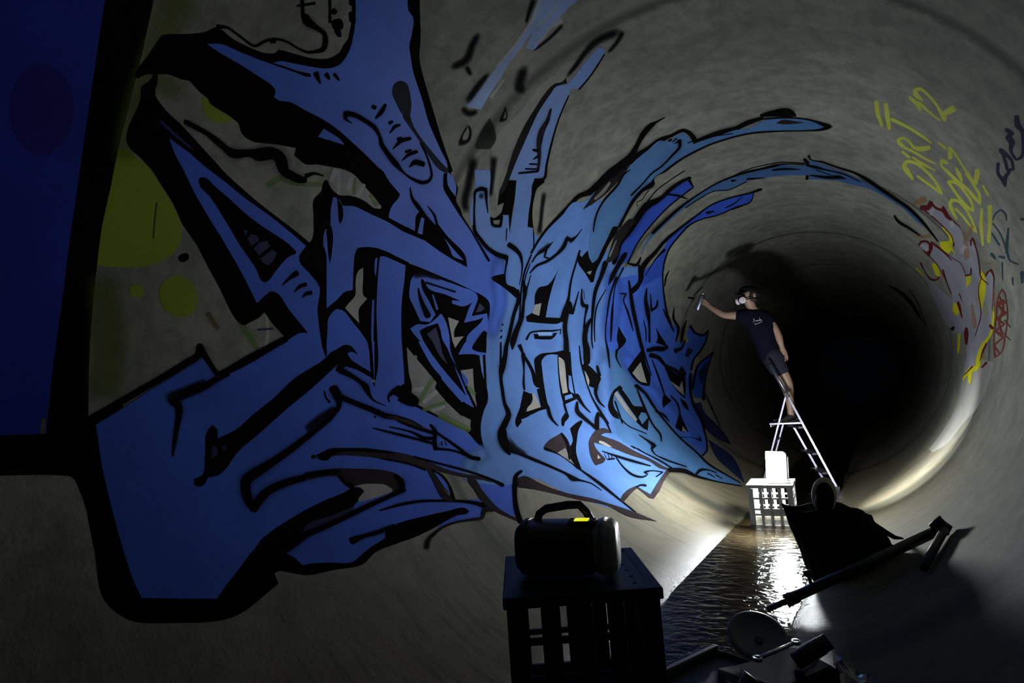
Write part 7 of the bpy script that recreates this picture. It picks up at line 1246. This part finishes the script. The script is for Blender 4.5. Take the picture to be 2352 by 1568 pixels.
# ------------------------------------------------------------------ fallen tripod
P0 = Vector((0.178, 2.958, 0.052)); P1 = Vector((0.905, 3.338, 0.375)); PD = (P1 - P0).normalized()
t = thing('tripod', P0, 0, 'dark tubular tripod fallen across the right side in front of the bag', 'tripod')
def T_(v): return Vector(v) - P0
bm = bmesh.new(); tube(bm, [T_(P0 + PD * 0.11), T_(P1)], 0.023, 16); obj('tube', bm, M_DARKMETAL, t, smooth=True)
bm = bmesh.new(); tube(bm, [T_(P0), T_(P0 + PD * 0.13)], 0.013, 12); obj('inner_tube', bm, M_DARKMETAL, t, smooth=True)
bm = bmesh.new(); tube(bm, [T_(P0 + PD * 0.095), T_(P0 + PD * 0.15)], 0.029, 16); obj('collar', bm, M_BLACKPL, t, smooth=True)
K = P0 + PD * 0.225 + Vector((0, 0, 0.02)); bm = bmesh.new(); tube(bm, [T_(K), T_(K + Vector((-0.005, 0, 0.035))), T_(K + Vector((-0.006, 0, 0.038))), T_(K + Vector((-0.01, 0, 0.062)))], [0.008, 0.008, 0.018, 0.02], 10)
obj('knob', bm, M_BLACKPL, t, smooth=True)
bm = bmesh.new(); tube(bm, [T_(P1 + PD * -0.06 + Vector((0, 0, 0.032))), T_(P1 + PD * -0.01 + Vector((0, 0, 0.04))), T_(P1 + PD * 0.012 + Vector((0, -0.01, 0.0))), T_(P1 + PD * 0.0 + Vector((0, -0.03, -0.015)))], [0.010, 0.020, 0.026, 0.018], 10)
obj('clamp', bm, M_BLACKPL, t, smooth=True)
bm = bmesh.new(); tube(bm, [T_((0.905, 3.30, 0.375)), T_((0.80, 2.99, 0.282))], [0.017, 0.017], 12); obj('leg', bm, M_BLACKPL, t, smooth=True)

# ------------------------------------------------------------------ bits in the near right corner
t = thing('bucket_lid', (0.232, 2.44, 0.135), 0.50, 'round cloudy plastic bucket lid leaning against the end of the low tray', 'lid')
bm = bmesh.new(); lathe(bm, [(0.0, 0.0), (0.088, 0.0), (0.094, 0.006), (0.100, 0.006), (0.108, 0.002), (0.110, -0.008), (0.106, -0.008), (0.104, -0.002), (0.0, -0.004)], 40, Matrix.Rotation(0.55, 4, 'X'))
obj('disc', bm, M_LID, t, smooth=True)
bm = bmesh.new(); lathe(bm, [(0, 0.006), (0.013, 0.006), (0.018, 0.0005)], 6, Matrix.Rotation(0.55, 4, 'X') @ Matrix.Translation((-0.004, -0.022, 0)))
obj('bung', bm, M_BLACKPL, t)
t = thing('storage_tray', (0.140, 2.10, 0.040), 1.165, 'low dark plastic tray between the near crates and the bucket lid', 'tray')
bm = bmesh.new()
for k, (x0, x1, y0, y1, z0, z1) in enumerate(((-0.17, 0.17, -0.11, -0.106, 0, .08), (-0.17, 0.17, 0.106, 0.11, 0, .08), (-0.17, -0.166, -0.11, 0.11, 0, .08), (0.166, 0.17, -0.11, 0.11, 0, .08), (-0.17, 0.17, -0.11, 0.11, .055, .06))): box(bm, x0, x1, y0, y1, z0, z1)
obj('body', bm, M_TUB, t)
bm = bmesh.new(); box(bm, -0.178, 0.178, 0.10, 0.122, 0.078, 0.092); obj('lip', bm, M_LID, t, bevel=0.004)
t = thing('tool_bag', (0.395, 1.855, 0.075), 0.915, 'dark navy tool bag half in frame at the bottom right', 'tool bag')
bm = bmesh.new(); rings = []
for j in range(9):
    v = j / 8; ring = []
    for i in range(40):
        a = i * 2 * PI / 40; ca, sa = math.cos(a), math.sin(a)
        k = 1 - 0.10 * v + 0.02 * math.sin(5 * a + 4 * v)
        ring.append(bm.verts.new((math.copysign(abs(ca) ** 0.5, ca) * 0.18 * k, math.copysign(abs(sa) ** 0.5, sa) * 0.11 * k, v * 0.195 + 0.008 * math.sin(3 * a) * v)))
        p = ring[-1].co; p.z = max(p.z, floor_z(0.395 + p.x * 0.610 - p.y * 0.793) - 0.072)
    rings.append(ring)
for A, B in zip(rings, rings[1:]):
    for i in range(40): bm.faces.new((A[i], A[(i + 1) % 40], B[(i + 1) % 40], B[i]))
c = bm.verts.new((0, 0, 0.012))
for i in range(40): bm.faces.new((rings[0][(i + 1) % 40], rings[0][i], c))
c = bm.verts.new((0, 0, 0.150))
for i in range(40): bm.faces.new((rings[-1][i], rings[-1][(i + 1) % 40], c))
obj('body', bm, M_NAVYBAG, t, smooth=True)
bm = bmesh.new(); tube(bm, [(-0.165, -0.03, 0.10), (-0.175, -0.03, 0.19), (-0.14, -0.03, 0.235), (-0.10, -0.03, 0.20), (-0.09, -0.03, 0.15)], 0.014, 10, squash=0.5)
obj('strap', bm, M_LID, t, smooth=True)['label'] = 'grey webbing strap'
t = thing('spray_can', (0.480, 1.930, 0.308), 0.0, 'small black spray can lying across the navy tool bag', 'spray can', None)
MC = frame((0, 0, 0), (0.130, 0.050, 0.085))
bm = bmesh.new(); lathe(bm, [(0, -0.055), (0.021, -0.055), (0.024, -0.052), (0.024, 0.035), (0.018, 0.045), (0, 0.045)], 24, MC); obj('can_body', bm, M_BLACKPL, t, smooth=True)
bm = bmesh.new(); lathe(bm, [(0.022, 0.037), (0.022, 0.06), (0, 0.06)], 24, MC); obj('cap', bm, M_BLACKPL, t, smooth=True)
t = thing('wrench', (0.40, 1.93, 0.286), 0, 'thin chrome wrench on top of the navy tool bag', 'wrench')
bm = bmesh.new(); tube(bm, [(-0.06, -0.05, 0.0), (0.03, 0.08, 0.012)], 0.006, 8); obj('shaft', bm, M_RING, t, smooth=True)
for (p, q) in (((-0.06, -0.05, 0.0), -1), ((0.03, 0.08, 0.012), 1)):
    bm = bmesh.new(); lathe(bm, [(0.008, -0.005), (0.014, -0.005), (0.014, 0.005), (0.008, 0.005), (0.008, -0.005)], 16, Matrix.Translation(p)); obj('ring_end', bm, M_RING, t, smooth=True)
t = thing('plastic_wrapper', (0.600, 1.90, 0.245), 0, 'crumpled shiny clear wrapper beside the navy tool bag', 'wrapper')
bm = bmesh.new(); N = 14; g = {}
for i in range(N + 1):
    for j in range(6):
        u, v = i / N, j / 5
        x = -0.07 + 0.20 * u; y = 0.10 - 0.27 * u + (v - .5) * 0.07; z = 0.07 * math.sin(2.2 * v + 0.8) + 0.014 * math.sin(11 * u + 5 * v) + 0.010 * math.sin(23 * u - 7 * v) - 0.03
        g[i, j] = bm.verts.new((x, y, z))
for i in range(N):
    for j in range(5): bm.faces.new((g[i, j], g[i + 1, j], g[i + 1, j + 1], g[i, j + 1]))
o = obj('film', bm, M_FOIL, t); sd = o.modifiers.new('thick', 'SOLIDIFY'); sd.thickness = 0.0015
